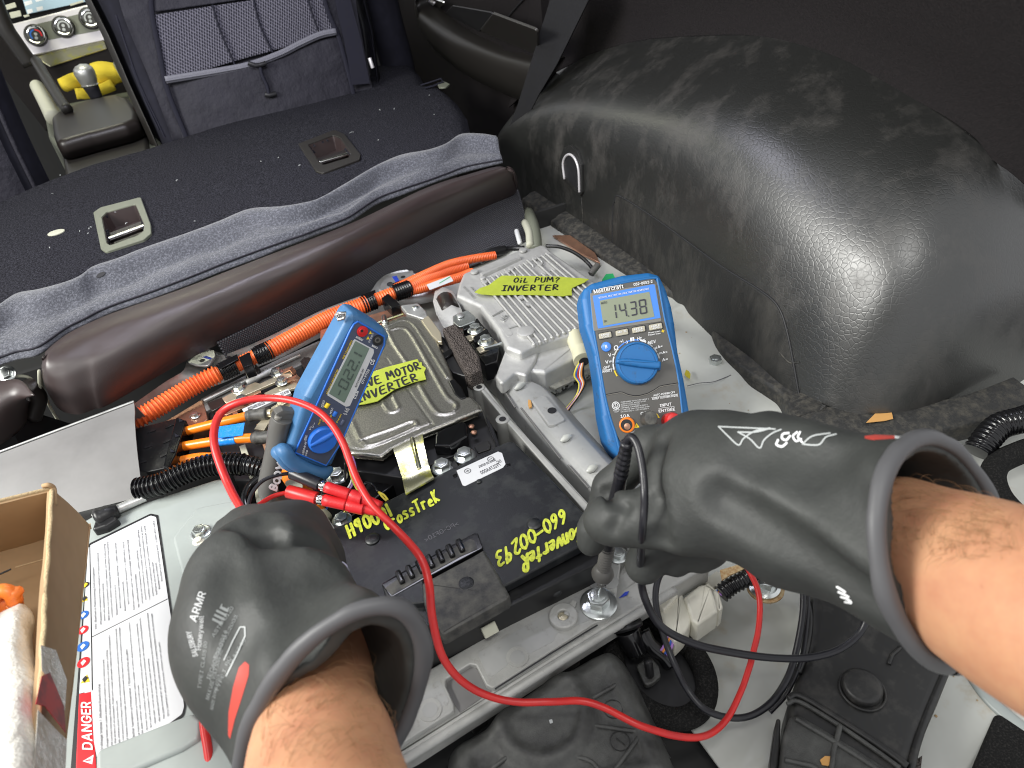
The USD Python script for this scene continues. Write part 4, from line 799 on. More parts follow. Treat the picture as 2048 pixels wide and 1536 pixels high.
LINES = [(.02, .05, .62, 'High Voltage Inside / Alkaline Electrolyte', 1.5), (.02, .115, .80, 'High voltage inside can cause a shock upon contact. Do not remove covers.', 1.05), (.03, .165, .86, '-Avoid contact between the alkaline electrolyte and your eyes or clothing.', 1), (.05, .205, .97, 'In the event of an accident, flush with water and seek medical help immediately.', 1),
         (.03, .25, .42, '-Keep children away from this unit.', 1), (.03, .295, .99, '-Do not puncture or impact this unit when operating a forklift and do not incinerate or expose', 1), (.05, .34, .99, 'to liquids during storage, as excessive heat may lead to a fire and electrolyte leakage.', 1), (.02, .41, .78, 'Haute tension a l\'interieur / Electrolyte alcalin', 1.5),
         (.03, .47, .99, 'La haute tension a l\'interieur peut causer un choc electrique lors du contact.', 1), (.03, .51, .45, 'Ne pas retirer les couvercles.', 1), (.04, .565, .95, '-Eviter tout contact entre l\'electrolyte alcalin et les yeux ou les vetements.', 1), (.05, .61, .98, 'En cas d\'accident, rincer a l\'eau et consulter un medecin immediatement.', 1),
         (.05, .66, .62, '-Garder hors de portee des enfants.', 1), (.05, .71, .99, '-Ne jamais perforer ou percuter cet ensemble lors de l\'utilisation d\'un chariot elevateur', 1), (.06, .76, .97, 'ne pas incinerer et ne pas exposer a des liquides lors du stockage.', 1), (.06, .81, .7, 'Dry battery electrolyte, lithium ion alcalin', .9)]
SPL = .585
txt = []
for s0, t0, s1, st, hgt in LINES:
    f = .008 * hgt + .012
    txt.append(text_on(LP, st, lb(s0 * SPL, t0 + f), lb(s1 * SPL * .98, t0 + f), lb(s0 * SPL, t0 + f - .0155 * hgt), .0009))
part(lab, 'warning_lettering', cat_(txt), 'inklabel', False)
LINES2 = [(.02, .03, .75, 'HV Battery Recycling Information', 1.25), (.03, .10, .9, '-Please transport the battery in accordance', 1), (.06, .15, .52, 'with all applicable laws.', 1), (.03, .205, .97, '-Be sure to consult your dealer or the following', 1), (.06, .25, .99, 'contact point about replacing and disposing of this battery.', 1), (.06, .315, .42, '[Residents in U.S.A.]', 1), (.12, .365, .93, 'SOA Customer Dealer Service : 1-800-782-2783', 1), (.06, .425, .42, '[Residents in CANADA]', 1), (.12, .475, .9, 'SCI Consumer Support : 1-800-894-4212', 1),
          (.02, .54, .9, 'Information sur le recyclage des batteries', 1.15), (.02, .60, .45, 'de vehicules hybrides.', 1.15), (.04, .655, .72, '-Priere de transporter cette batterie', 1), (.07, .70, .97, 'conformement a toutes les lois applicables.', 1), (.04, .75, .99, '-Veuillez vous adresser a votre concessionnaire ou au point', 1), (.07, .80, .98, 'contact ci-apres pour savoir comment remplacer cette', 1), (.07, .845, .5, 'batterie ou en disposer.', 1), (.12, .89, .46, '[Residents du CANADA]', 1), (.2, .935, .99, 'Soutien a la clientele SCI : 1-800-894-4212', 1)]
txt = []
for s0, t0, s1, st, hgt in LINES2:
    f = .008 * hgt + .02; a = SPL + .02; w = 1 - a - .01
    txt.append(text_on(LP, st, lb(a + s0 * w, t0 + f), lb(a + s1 * w, t0 + f), lb(a + s0 * w, t0 + f - .0165 * hgt), .0009))
part(lab, 'recycling_lettering', cat_(txt), 'inklabel', False)
part(lab, 'divider', tube([LP.at(*lb(SPL, .0), .0007), LP.at(*lb(SPL, 1.0), .0007)], .0004, 6), 'ink')

# ---- grey folded sheet at the left and its tube
fp = thing('hinge_panel', 'bent grey sheet metal panel standing left of the orange cable', 'metal panel', px(140, 920, z=-.01))
a0, a1, b0, b1 = px(-60, 930, z=.03), px(268, 806, z=.035), px(-80, 1085, z=-.02), px(286, 992, z=-.02)
rws = [a0 * (1 - t) + a1 * t for t in np.linspace(0, 1, 12)]
top = np.array(rws); bot = np.array([b0 * (1 - t) + b1 * t for t in np.linspace(0, 1, 12)])
lofts = [top + [0, .03, -.05], top + [0, .002, -.006], top, top + (bot - top) * .1]
lofts += [top * (1 - t) + bot * t + np.array([0, 0, .006 * math.sin(math.pi * t)]) for t in np.linspace(.2, .9, 8)] + [bot, bot + [0, .006, -.014]]
part(fp, 'sheet', sheet(facing(loft(lofts), (0, -.6, 1)), .002), 'panel', 40)
part(fp, 'rolled_edge', tube([px(188, 1032, z=-.022), px(232, 1020, z=-.022), px(290, 994, z=-.022)], .006, 12), 'steel', True)
part(fp, 'rubber_boot', tube(spl([px(192, 1042, z=-.022), px(212, 1030, z=-.02), px(236, 1020, z=-.022)], 5), np.r_[.004, .012, .014, .014, .013, .012, .012, .011, .010, .009, .008][:11], 12), 'black', True)
part(fp, 'rubber_corner', pplate([(183, 1060), (196, 1022), (215, 1020), (236, 1036), (210, 1052)], -.018, .02, .003, .003), 'black')
part(fp, 'pinch_weld', tube([a0 + [0, .004, .0], a1 + [0, .004, 0]], .002, 8), 'steel', True)

# ---- long flange behind the orange cable
bf = thing('bay_flange', 'galvanised sheet metal flange with bolt ears behind the orange cable', 'flange', px(450, 730, z=-.02))
FB = -.028
def edge_sheet(top_px, zt, bot_px, zb, nm, mt='steel', lip=.006):
    A_, B_ = spl([px(u, v, z=zt) for u, v in top_px], 6), spl([px(u, v, z=zb) for u, v in bot_px], 6)
    A_, B_ = resample(A_, np.linalg.norm(np.diff(A_, axis=0), axis=1).sum() / 60)[0][:60], resample(B_, np.linalg.norm(np.diff(B_, axis=0), axis=1).sum() / 60)[0][:60]
    rws = [A_ + [0, .012, -.03], A_ + [0, .003, -.002], A_, A_ * .9 + B_ * .1 + [0, 0, -.002]] + [A_ * (1 - t) + B_ * t for t in (.35, .6, .85, 1)] + [B_ + [0, -.004, -.012]]
    return part(bf, nm, sheet(facing(loft(rws), (0, -.3, 1)), .002), mt, 50)
edge_sheet([(262, 812), (330, 764), (366, 742), (374, 722), (392, 706), (420, 698), (440, 710), (470, 702), (540, 672), (640, 622), (720, 592), (740, 584), (756, 562), (775, 548), (806, 540), (824, 540)], -.005, [(290, 830), (350, 790), (400, 766), (450, 748), (500, 724), (560, 700), (640, 660), (700, 634), (770, 610), (860, 590), (905, 575)], -.03, 'flange_sheet')
for (pts, hole, mk) in (([(374, 724), (395, 707), (428, 699), (431, 712), (416, 732), (394, 730)], (404, 721), [(404, 714), (412, 711), (424, 716), (420, 718), (410, 716)]), ([(756, 578), (770, 556), (795, 546), (826, 540), (828, 552), (808, 574), (780, 588)], (806, 554), [(784, 553), (793, 551), (806, 574), (798, 575)])):
    e = part(bf, 'bolt_ear', pplate(pts, .002, .003, .001, .004), 'steel'); EP = flatz(.002)
    part(e, 'hole', put(seal([(.0042, 0), (.0042, .0004)], 20), frame(EP.at(*hole, .0002), (1, 0, 0), EP.n)), 'ink')
    part(e, 'marker_stroke', pl_plate(EP, mk, .0006, .0003), 'marker')
part(bf, 'flange_hole', put(seal([(.0058, 0), (.0058, .0005)], 20), frame(px(781, 572, z=.0) + [0, 0, .0035], (1, 0, 0), (0, -.3, 1))), 'ink')
part(bf, 'flange_hole', put(seal([(.005, 0), (.005, .0005)], 20), frame(px(418, 738, z=-.010), (1, 0, 0), (0, -.3, 1))), 'ink')
inn = thing('bay_bracket', 'purplish steel bracket plate under the orange conduit with a small screw', 'bracket', px(380, 820, z=-.04))
part(inn, 'plate', pplate([(285, 870), (330, 842), (400, 800), (406, 800), (416, 838), (402, 850), (380, 858), (290, 886)], -.035, .03, .002, .003), 'copper', 40)
part(inn, 'upper_plate', pplate([(400, 798), (440, 775), (560, 716), (640, 680), (650, 700), (600, 730), (500, 775), (412, 822)], -.036, .02, .002, .002), 'panel', 40)
bolt_at(inn, 390, 832, -.034, .0055)
part(inn, 'ridge', tube(spl([px(408, 802, z=-.03), px(470, 772, z=-.03), px(540, 738, z=-.03), px(600, 710, z=-.03)], 5), .0032, 10), 'steel', True)
part(inn, 'stud', tube([px(494, 766, z=-.026), px(512, 757, z=-.026), px(522, 752, z=-.026), px(536, 745, z=-.026), px(552, 738, z=-.026)], [.0055, .0055, .0042, .006, .006], 12), 'alu', True)
part(inn, 'plate_hole', put(seal([(.0055, 0), (.0055, .0004)], 20), frame(px(458, 776, z=-.0355), (1, 0, 0), (0, 0, 1))), 'ink')

# ---- orange conduit with sleeves, clips and label
oc = thing('orange_conduit', 'thick orange corrugated conduit running along the bay to the oil pump inverter', 'conduit', px(430, 745, z=-.01))
OZ = -.004
p_all = spl([px(u, v, z=q) for u, v, q in [(262, 842, -.012), (300, 824, -.010), (380, 776, -.008), (440, 746, -.004), (500, 718, -.002), (540, 700, .0), (600, 668, .002), (660, 636, .004), (735, 607, .006), (780, 590, .006), (830, 572, .004), (870, 553, .0), (910, 538, -.006), (955, 526, -.012), (985, 516, -.02)]], 14)
uu, vv = pj(p_all)
def seg_of(u0, u1): return p_all[(uu >= u0) & (uu <= u1)]
part(oc, 'conduit', corr(seg_of(255, 440), .0135, .0057, .0034), 'orange', True)
part(oc, 'conduit', corr(seg_of(536, 740), .0138, .0046, .0018), 'orange', True)
part(oc, 'inner_conduit', corr(seg_of(430, 545), .0115, .0046, .0016), 'orange', True)
part(oc, 'inner_conduit', corr(seg_of(728, 800), .0115, .0046, .0016), 'orange', True)
part(oc, 'conduit', corr(seg_of(790, 935), .0125, .0036, .0014), 'orange', True)
part(oc, 'branch_conduit', corr(spl([px(820, 582, z=.002), px(850, 575, z=.0), px(880, 566, z=-.002), px(920, 555, z=-.006), px(945, 545, z=-.01)], 8), .0085, .0036, .0012), 'orange', True)
part(oc, 'branch_conduit', corr(spl([px(790, 577, z=.01), px(850, 549, z=.012), px(900, 528, z=.008), px(950, 517, z=.0), px(990, 511, z=-.006)], 8), .0075, .0034, .0012), 'orange', True)
for a, b in ((436, 474), (508, 541), (721, 750), (786, 822)):
    part(oc, 'tape_sleeve', corr(seg_of(a, b), .0146, .0042, .0016), 'black_gloss', True)
    part(oc, 'sleeve_flap', pplate([(a, np.interp(a, uu, vv) - 22), (b, np.interp(b, uu, vv) - 22), (b + 3, np.interp(b, uu, vv) - 12), (a + 2, np.interp(a, uu, vv) - 10)], .012, .002, .0008), 'black_gloss')
CPp = flatz(.014)
cl = part(oc, 'cable_clip', pl_plate(CPp, [(477, 714), (499, 703), (506, 728), (486, 735)], .003, .022, .0015, .002), 'black_gloss', 40)
part(cl, 'clip_foot', pplate([(488, 742), (512, 728), (520, 738), (516, 746), (500, 742), (498, 752), (490, 750)], -.02, .012, .001), 'black')
cl = part(oc, 'cable_clip', pl_plate(CPp, [(762, 596), (776, 586), (800, 608), (782, 616)], .003, .022, .0015, .002), 'black_gloss', 40)
part(cl, 'clip_foot', pplate([(784, 622), (806, 612), (814, 618), (806, 626), (792, 630)], -.02, .012, .001), 'black')
part(oc, 'white_tag', put(plate([(-.024, -.006), (.024, -.006), (.024, .006), (-.024, .006)], 0, .001), frame((px(880, 566, z=.010)), px(897, 557, z=.010) - px(860, 572, z=.010), (.1, -.5, .8))), 'paper')
part(oc, 'tag_stripe', put(plate([(-.002, -.001), (.024, .003), (.024, .0045), (-.002, 0)], 0, .0004), frame((px(880, 566, z=.010)) + [0, -.0007, .001], px(897, 557, z=.010) - px(860, 572, z=.010), (.1, -.5, .8))), 'green')

# ---- black three-way connector with its orange leads, black conduit
cn = thing('black_connector', 'flat black three way connector at the end of the orange leads', 'connector', px(300, 890, z=-.03))
part(cn, 'housing', pplate([(264, 858), (352, 836), (366, 846), (330, 936), (292, 944), (262, 940)], -.012, .03, .002, .002), 'black', 40)
part(cn, 'front_rim', pplate([(352, 834), (372, 840), (352, 908), (336, 938), (326, 932)], -.008, .03, .0015, .001), 'black_gloss', 40)
for u, v in ((302, 862), (296, 893), (284, 924)):
    part(cn, 'slot', pplate([(u - 8, v + 1), (u + 8, v - 4), (u + 9, v - 1), (u - 7, v + 4)], -.0112, .001, 0), 'ink')
for u, v in ((341, 850), (337, 880), (331, 908)):
    part(cn, 'latch_rib', pplate([(u - 12, v + 3), (u + 4, v - 4), (u + 6, v - 1), (u - 10, v + 6)], -.010, .003, .0004), 'black')
for u, v in ((362, 840), (354, 870), (345, 901)):
    part(cn, 'key_notch', pplate([(u - 5, v - 4), (u + 5, v + 2), (u - 4, v + 3)], -.0065, .002, .0003), 'seatcloth')
od = thing('orange_leads', 'three smooth orange high voltage leads with black boots running from the flat black connector', 'cable', px(430, 850, z=-.02))
LD = [[(366, 864, -.02), (420, 850, -.014), (470, 838, -.010), (495, 832, -.010)], [(360, 894, -.022), (420, 884, -.016), (470, 878, -.012), (508, 876, -.012)], [(352, 924, -.026), (400, 915, -.026), (450, 916, -.03), (500, 920, -.04)]]
for q in LD: part(od, 'lead', tube(spl([px(u, v, z=z) for u, v, z in q], 8), .0068, 16), 'orange2', True)
for q in ([(494, 832, -.010), (508, 830, -.009), (536, 827, -.008)], [(506, 876, -.012), (520, 875, -.011), (549, 873, -.010)]):
    bt = part(od, 'boot', tube(spl([px(u, v, z=z) for u, v, z in q], 6), np.interp(np.arange(13), [0, 2, 3, 4, 6, 12], [.0076, .0082, .0094, .0094, .0084, .0092]), 16), 'dust', True)
    e = px(*q[-1][:2], z=q[-1][2]); d = e - px(*q[0][:2], z=q[0][2]); d /= np.linalg.norm(d)
    part(bt, 'lug', cat_([tube([e, e + d * .006], .0062, 12), bar([e + d * .004, e + d * .012 + [0, 0, -.003], e + d * .026 + [0, 0, -.003]], .012, .002)]), 'beige', 40)
part(od, 'blue_tape', put(plate([(-.018, -.0105), (.019, -.012), (.0205, .011), (-.018, .010)], 0, .0008), frame(px(458, 862, z=-.001), px(480, 858, z=-.001) - px(440, 866, z=-.001), (.05, -.2, 1))), 'bluetape')
part(od, 'blue_tape', tube([px(434, 883, z=-.0155), px(473, 878, z=-.0118)], .0074, 16), 'bluetape', True)
bk = thing('black_conduit', 'ribbed black corrugated conduit crossing below the orange leads', 'conduit', px(400, 950, z=-.03))
part(bk, 'conduit', corr(spl([px(u, v, z=z) for u, v, z in [(276, 978, -.014), (320, 968, -.010), (370, 945, -.006), (420, 930, -.004), (470, 928, -.006), (490, 930, -.008)]], 10), .0135, .0056, .0038), 'black_gloss', True)
part(bk, 'taped_end', corr(spl([px(u, v, z=z) for u, v, z in [(484, 929, -.008), (505, 932, -.010), (530, 940, -.018), (545, 955, -.03)]], 10), .0128, .0045, .0016), 'black_gloss', True)
part(bk, 'taped_branch', tube(spl([px(u, v, z=z) for u, v, z in [(545, 945, -.02), (520, 955, -.02), (498, 975, -.025), (490, 1000, -.03), (500, 1025, -.035), (530, 1045, -.04)]], 8), .0055, 10), 'black_gloss', True)

# ---- bus bars and terminals around the clamp meter
bb = thing('busbar_block', 'copper and tinned bus bars with plated hex bolts left of the clamp meter', 'terminal block', px(500, 780, z=-.03))
BZ = -.022
part(bb, 'black_base', pplate([(414, 812), (450, 790), (620, 710), (640, 770), (600, 830), (560, 960), (470, 960), (420, 850)], BZ - .02, .03, .003), 'ink')
part(bb, 'bar', pplate([(444, 796), (468, 783), (494, 771), (510, 764), (520, 767), (560, 748), (556, 742), (574, 736), (582, 742), (584, 752), (560, 760), (500, 786), (452, 806)], BZ, .004, .0008), 'beige')
part(bb, 'bar', pplate([(452, 806), (470, 797), (472, 800), (500, 788), (520, 780), (522, 784), (470, 808), (455, 812)], BZ - .004, .004, .0008), 'copper')
part(bb, 'bar', pplate([(528, 786), (590, 756), (596, 760), (602, 774), (590, 776), (540, 790), (534, 792)], BZ - .004, .004, .0008), 'beige')
part(bb, 'bar', pplate([(430, 824), (470, 806), (500, 800), (506, 806), (480, 818), (452, 830)], BZ - .006, .004, .0008), 'copper')
part(bb, 'end_hook', bar([px(568, 744, z=BZ), px(582, 738, z=BZ + .004), px(588, 746, z=BZ - .002), px(590, 754, z=BZ - .012)], .010, .002), 'copper')
part(bb, 'end_hook', bar([px(576, 762, z=BZ), px(592, 755, z=BZ + .004), px(600, 764, z=BZ - .002), px(601, 775, z=BZ - .012)], .010, .002), 'copper')
for u, v in ((477, 778), (553, 746), (564, 764), (484, 801)): bolt_at(bb, u, v, BZ, .0075)
part(bb, 'spacer', pplate([(414, 806), (444, 794), (450, 808), (424, 822)], BZ - .006, .014, .001), 'leather')
part(bb, 'sticker', pl_plate(flatz(BZ + .002), [(484, 818), (576, 777), (582, 786), (490, 828)], .0, .004, 0), 'paper')
part(bb, 'sticker_print', cat_([text_on(flatz(BZ + .002), '292170AA000 2018.12.16', (497, 821), (530, 807), (494, 816), .0004), text_on(flatz(BZ + .002), '12 KW', (562, 792), (578, 785), (560, 787), .0004)]), 'inkgrey', False)
part(bb, 'red_bar', pplate([(600, 722), (608, 714), (618, 714), (628, 722), (628, 738), (612, 744)], BZ - .008, .004, .001), 'leather')
part(bb, 'copper_foot', pplate([(464, 824), (474, 820), (478, 834), (468, 836)], BZ - .008, .006, .001), 'copper')
tm = thing('motor_terminal', 'tinned terminal lugs with copper ends behind the clamp meter jaws', 'terminal', px(545, 850, z=-.03))
bolt_at(tm, 568, 812, -.006, .009, .007, 'beige')
part(tm, 'lug_bar', bar([px(545, 824, z=-.012), px(562, 815, z=-.008), px(585, 806, z=-.008), px(610, 800, z=-.01)], .016, .003), 'beige')
part(tm, 'lug_bar', bar(spl([px(520, 862, z=-.02), px(530, 848, z=-.018), px(545, 840, z=-.016), px(556, 836, z=-.014), px(570, 838, z=-.014)], 4), .016, .003), 'beige')
part(tm, 'copper_end', pplate([(512, 848), (528, 842), (534, 852), (516, 858)], -.026, .012, .001), 'copper')
part(tm, 'copper_end', pplate([(524, 888), (545, 884), (548, 898), (530, 904)], -.030, .012, .001), 'copper')
part(tm, 'pale_strap', pplate([(478, 892), (490, 888), (512, 948), (498, 954)], -.035, .004, .001), 'ivory')
part(tm, 'pale_strap', pplate([(508, 970), (524, 974), (530, 1010), (512, 1004)], -.04, .004, .001), 'ivory')

# ---- drive motor inverter
dm = thing('drive_motor_inverter', 'drive motor inverter under a brownish steel cover with pressed ribs', 'inverter', px(800, 780, z=.0))
DZ = .012; DP_ = flatz(DZ)
dmo = [(640, 690), (762, 648), (808, 630), (840, 636), (862, 652), (900, 735), (912, 770), (922, 793), (944, 792), (962, 810), (965, 820), (848, 868), (785, 898), (762, 915), (690, 906), (675, 880), (600, 860)]
DPLY = rnd(np.array(pxpoly(dmo, DZ)), .004)
def hf_plate(poly, z, step, hfun, edge=.0035, th=.003):
    """A sheet-metal lid: polygon filled with a fine grid, raised by hfun(x, y), its rim rolled down."""
    ring = np.array(poly.exterior.segmentize(step * 1.3).coords)[:-1]; x0, y0, x1, y1 = poly.bounds
    X, Y = np.meshgrid(np.arange(x0, x1, step), np.arange(y0, y1, step)); P = np.c_[X.ravel(), Y.ravel()]
    P = P[shapely.contains_xy(poly.buffer(-step * .6), P[:, 0], P[:, 1])]
    A = np.vstack([ring, P]); from scipy.spatial import Delaunay as DL
    T = DL(A).simplices; c = A[T].mean(1); T = T[shapely.contains_xy(poly, c[:, 0], c[:, 1])]
    dd = shapely.distance(poly.exterior, shapely.points(A)); zz = z + hfun(A) - edge * np.clip(1 - dd / edge, 0, 1) ** 2
    return sheet(facing(trimesh.Trimesh(np.c_[A, zz], T, process=False), (0, 0, 1)), th)
def curve(pts, closed=True):
    q = [DP_.at(u, v) for u, v in pts]; return LineString(spl(q + ([q[0]] if closed else []), 8)[:, :2])
RIBS = [(curve([(776, 662), (800, 656), (820, 666), (858, 730), (892, 790), (912, 808), (908, 822), (888, 828), (870, 820), (846, 783), (820, 735), (790, 690)]), .0032, .0026),
        (curve([(750, 742), (764, 744), (790, 800), (797, 816), (786, 824), (774, 818), (754, 782), (740, 756)]), .0028, .0022),
        (curve([(722, 880), (738, 890), (780, 877), (826, 856), (833, 847), (822, 842), (780, 858), (736, 873)]), .0028, .0022),
        (curve([(704, 842), (720, 878)], False), .0028, .0022), (curve([(688, 878), (702, 896), (740, 898), (800, 874), (862, 848)], False), .0018, -.0012), (curve([(772, 716), (800, 757), (832, 802), (866, 850)], False), .0014, -.0012), (curve([(768, 655), (800, 641), (825, 647), (850, 682), (895, 755)], False), .0024, .002)]
def dm_h(A):
    p = shapely.points(A); return sum(.55 * h * np.exp(-(shapely.distance(l, p) / w) ** 2) for l, w, h in RIBS) + .0008 * (meshkit.fbm(np.c_[A * 14, A[:, :1] * 0], 3, 4) - .5)
part(dm, 'cover', hf_plate(DPLY, DZ, .0017, dm_h, th=.012), 'dms', True)
part(dm, 'edge_notch', pplate([(896, 762), (908, 756), (924, 775), (932, 794), (922, 798), (908, 786)], DZ + .002, .006, .002, .002), 'black_gloss')
part(dm, 'side_wall', pplate([(848, 870), (965, 822), (985, 850), (1000, 890), (1010, 920), (1000, 925), (920, 905), (800, 955), (700, 940), (690, 915), (765, 917)], DZ - .022, .04, .002), 'ink')
part(dm, 'side_flap', loft([[px(962, 815, z=DZ - .002), px(970, 840, z=DZ - .006), px(988, 880, z=DZ - .010), px(994, 906, z=DZ - .014)], [px(968, 822, z=DZ - .03), px(978, 850, z=DZ - .034), px(992, 886, z=DZ - .036), px(996, 908, z=DZ - .03)]]), 'dms')
part(dm, 'terminal_shroud', pplate([(870, 868), (885, 856), (925, 842), (932, 846), (935, 872), (900, 892), (868, 890)], DZ - .004, .016, .003, .002), 'black_gloss', 40)
bolt_at(dm, 907, 884, DZ - .016, .0095, mt='zinc'); 
for u, v in ((943, 854), (948, 866)): part(dm, 'small_screw', put(seal([(.004, 0), (.004, .002), (.002, .003)], 16), frame(px(u, v, z=DZ - .012), (1, 0, 0), (0, 0, 1))), 'copper')
part(dm, 'terminal_block', pplate([(880, 890), (965, 852), (980, 868), (985, 892), (955, 906), (900, 930), (880, 925)], DZ - .026, .02, .002, .002), 'black', 40)
part(dm, 'terminal_end', pplate([(948, 892), (976, 880), (982, 890), (980, 898), (956, 906)], DZ - .020, .008, .001, .002), 'tray')
tab = thing('cover_tab', 'bright yellow zinc tab bent down from the inverter cover to the converter', 'bracket', px(815, 930, z=.0))
tp = [(px(786, 897, z=DZ + .001), px(845, 868, z=DZ + .001)), (px(793, 918, z=DZ), px(848, 889, z=DZ)), (px(804, 955, z=DZ - .008), px(857, 928, z=DZ - .008)), (px(808, 975, z=DZ - .009), px(864, 948, z=DZ - .009)), (px(811, 988, z=DZ - .006), px(868, 955, z=DZ - .006))]
part(tab, 'strip', sheet(facing(loft([[a * (1 - t) + b * t for t in (0, .25, .5, .75, 1)] for a, b in tp]), (0, -.5, 1)), .002), 'yzinc', 50)
part(tab, 'rib', tube([tp[0][0] * .35 + tp[0][1] * .65 + [0, 0, .001], tp[1][0] * .35 + tp[1][1] * .65, tp[2][0] * .35 + tp[2][1] * .65], .003, 8), 'yzinc', True)
for (a, b, nm) in (((690, 640), (782, 622), 'rail_upper'), ):
    part(dm, 'rear_rail', pplate([(640, 660), (700, 640), (810, 610), (838, 612), (850, 640), (808, 634), (762, 650), (640, 690)], DZ - .012, .03, .002, .002), 'copper', 40)
part(dm, 'rear_wire', tube([px(700, 668, z=DZ), px(760, 644, z=DZ), px(806, 628, z=DZ)], .0022, 8), 'yzinc', True)
part(dm, 'rear_stud', tube([px(768, 634, z=DZ - .01), px(770, 646, z=DZ + .004)], .005, 12), 'zinc', True)
part(dm, 'corner_bracket', pplate([(800, 610), (836, 606), (852, 622), (858, 640), (836, 634), (812, 626)], DZ + .002, .008, .002, .003), 'steel', 40)
part(dm, 'corner_bolt', put(seal([(.005, 0), (.005, .002), (.003, .003)], 16), frame(px(831, 616, z=DZ + .002), (1, 0, 0), (0, 0, 1))), 'zinc')
part(dm, 'side_strap', pplate([(842, 640), (856, 630), (882, 665), (884, 684), (876, 682), (862, 668)], DZ + .003, .006, .001, .001), 'beige', 40)
t1 = thing('tape_label', 'torn green tape lettered DRIVE MOTOR INVERTER on the ribbed steel cover', 'tape', px(790, 760, z=.015))
TP = flatz(DZ + .0035)
part(t1, 'tape', pl_plate(TP, [(700, 760), (770, 735), (835, 718), (838, 725), (843, 724), (844, 731), (852, 736), (848, 744), (852, 758), (828, 764), (790, 778), (755, 802), (728, 808), (690, 812)], .0008, .001, 0), 'tape')
part(t1, 'handwriting', cat_([hand_on(TP, 'DRIVE MOTOR', (700, 785), (842, 738), (695, 771), .15, .001, seed=4)]), 'ink', False)
part(t1, 'handwriting', cat_([hand_on(TP, 'INVERTER', (716, 806), (836, 760), (711, 792), .15, .001, seed=9)]), 'ink', False)

# ---- oil pump inverter
op = thing('oil_pump_inverter', 'finned cast aluminium oil pump inverter housing', 'inverter', px(1040, 600, z=.0))
OZ2 = .016; OP = flatz(OZ2)
opo = [(918, 566), (926, 546), (1032, 502), (1044, 492), (1062, 496), (1082, 488), (1094, 492), (1100, 500), (1180, 556), (1260, 612), (1230, 640), (1150, 668), (1080, 686), (1040, 706), (1012, 694), (995, 660), (960, 612), (912, 590)]
part(op, 'housing', pplate(opo, OZ2 - .004, .05, .006, .006, 5), 'alu', 40)
part(op, 'skirt', pplate([(1020, 700), (1085, 672), (1150, 648), (1240, 618), (1250, 640), (1230, 690), (1150, 715), (1090, 745), (1040, 740)], OZ2 - .022, .04, .006, .004), 'alu', 40)
# fins: run along the car, between two lines in the picture
FA = [(952, 560), (1092, 500)]; FBt = [(1060, 700), (1240, 622)]
fa0, fa1, fb0, fb1 = OP.at(958, 562), OP.at(1094, 503), OP.at(1062, 688), OP.at(1236, 622)
nf = 15
for k in range(nf):
    t = (k + .5) / nf; a, b = fa0 * (1 - t) + fa1 * t, fb0 * (1 - t) + fb1 * t
    if k in (2, 5, 6): segs = [(0, .12), (.3, 1.0)]
    elif k in (10, 12): segs = [(.0, .1), (.25, 1.0)]
    else: segs = [(.02, 1.0)]
    for s0, s1 in segs:
        p, q = a * (1 - s0) + b * s0, a * (1 - s1) + b * s1
        part(op, 'fin', tube([p + [0, 0, -.004], p + [0, 0, -.0005], q + [0, 0, -.0005], q + [0, 0, -.004]], .0021, 8), 'alu', True)
    part(op, 'pin', put(seal([(.0032, 0), (.0032, .005), (.0024, .006)], 14), frame(b + [0, 0, -.006], (1, 0, 0), (0, 0, 1))), 'alu')
for (u, v) in ((966, 558), (970, 566), (1015, 545), (1070, 518), (1080, 530), (1042, 597), (1058, 610), (1022, 540)):
    part(op, 'boss', pl_disc(OP, u, v, 0, -.002, [(.005, 0), (.005, .003), (.0035, .0035)]), 'alu')
for (u, v) in ((949, 545), (1046, 502)):
    part(op, 'cover_screw', pl_disc(OP, u, v, 0, -.002, [(.0068, 0), (.0068, .0035), (.005, .004)]), 'alu')
part(op, 'front_ledge', pl_plate(OP, [(960, 545), (1036, 509), (1042, 514), (964, 551)], .002, .006, .002, .001), 'alu')
part(op, 'round_pad', pl_disc(OP, 1052, 668, 0, -.004, [(.0135, 0), (.0135, .006), (.011, .007)]), 'alu', 40)
part(op, 'name_panel', pl_plate(OP, [(965, 606), (978, 603), (1026, 668), (1016, 674)], -.0035, .004, 0, .003), 'alu')
part(op, 'part_mark', cat_([hand_on(OP, 'NP', (1000, 640), (1008, 628), (1008, 644), .2, -.003, .001, seed=2), tube([OP.at(985, 632, -.002), OP.at(1006, 620, -.002)], .0012, 6), tube([OP.at(1018, 656, -.002), OP.at(1042, 648, -.002)], .0012, 6)]), 'steel', False)
part(op, 'cast_lettering', cat_([text_on(OP, '21ENA AG02A', (952, 596), (930, 572), (947, 598), -.003), text_on(OP, '530', (953, 582), (944, 573), (949, 584), -.003)]), 'steel', False)
part(op, 'mounting_leg', cat_([pplate([(1012, 694), (1040, 700), (1080, 690), (1072, 722), (1052, 752), (1032, 745), (1002, 768), (990, 752)], OZ2 - .018, .02, .004, .004)]), 'alu', 40)
part(op, 'side_bracket', loft([[px(870, 582, z=.0), px(866, 602, z=-.002), px(872, 628, z=-.004), px(890, 660, z=-.008)], [px(886, 574, z=.004), px(896, 598, z=.006), px(914, 628, z=.004), px(912, 645, z=-.002)], [px(905, 582, z=-.004), px(918, 605, z=-.004), px(925, 625, z=-.006), px(920, 640, z=-.01)]]), 'alu', True)
part(op, 'rusty_bush', tube([px(890, 600, z=-.006), px(902, 622, z=-.006)], .016, 16), 'leather', True)
tb = part(op, 'terminal_block', pplate([(926, 652), (955, 637), (1000, 688), (994, 722), (970, 730), (930, 672)], OZ2 - .014, .03, .002, .001), 'black_gloss', 40)
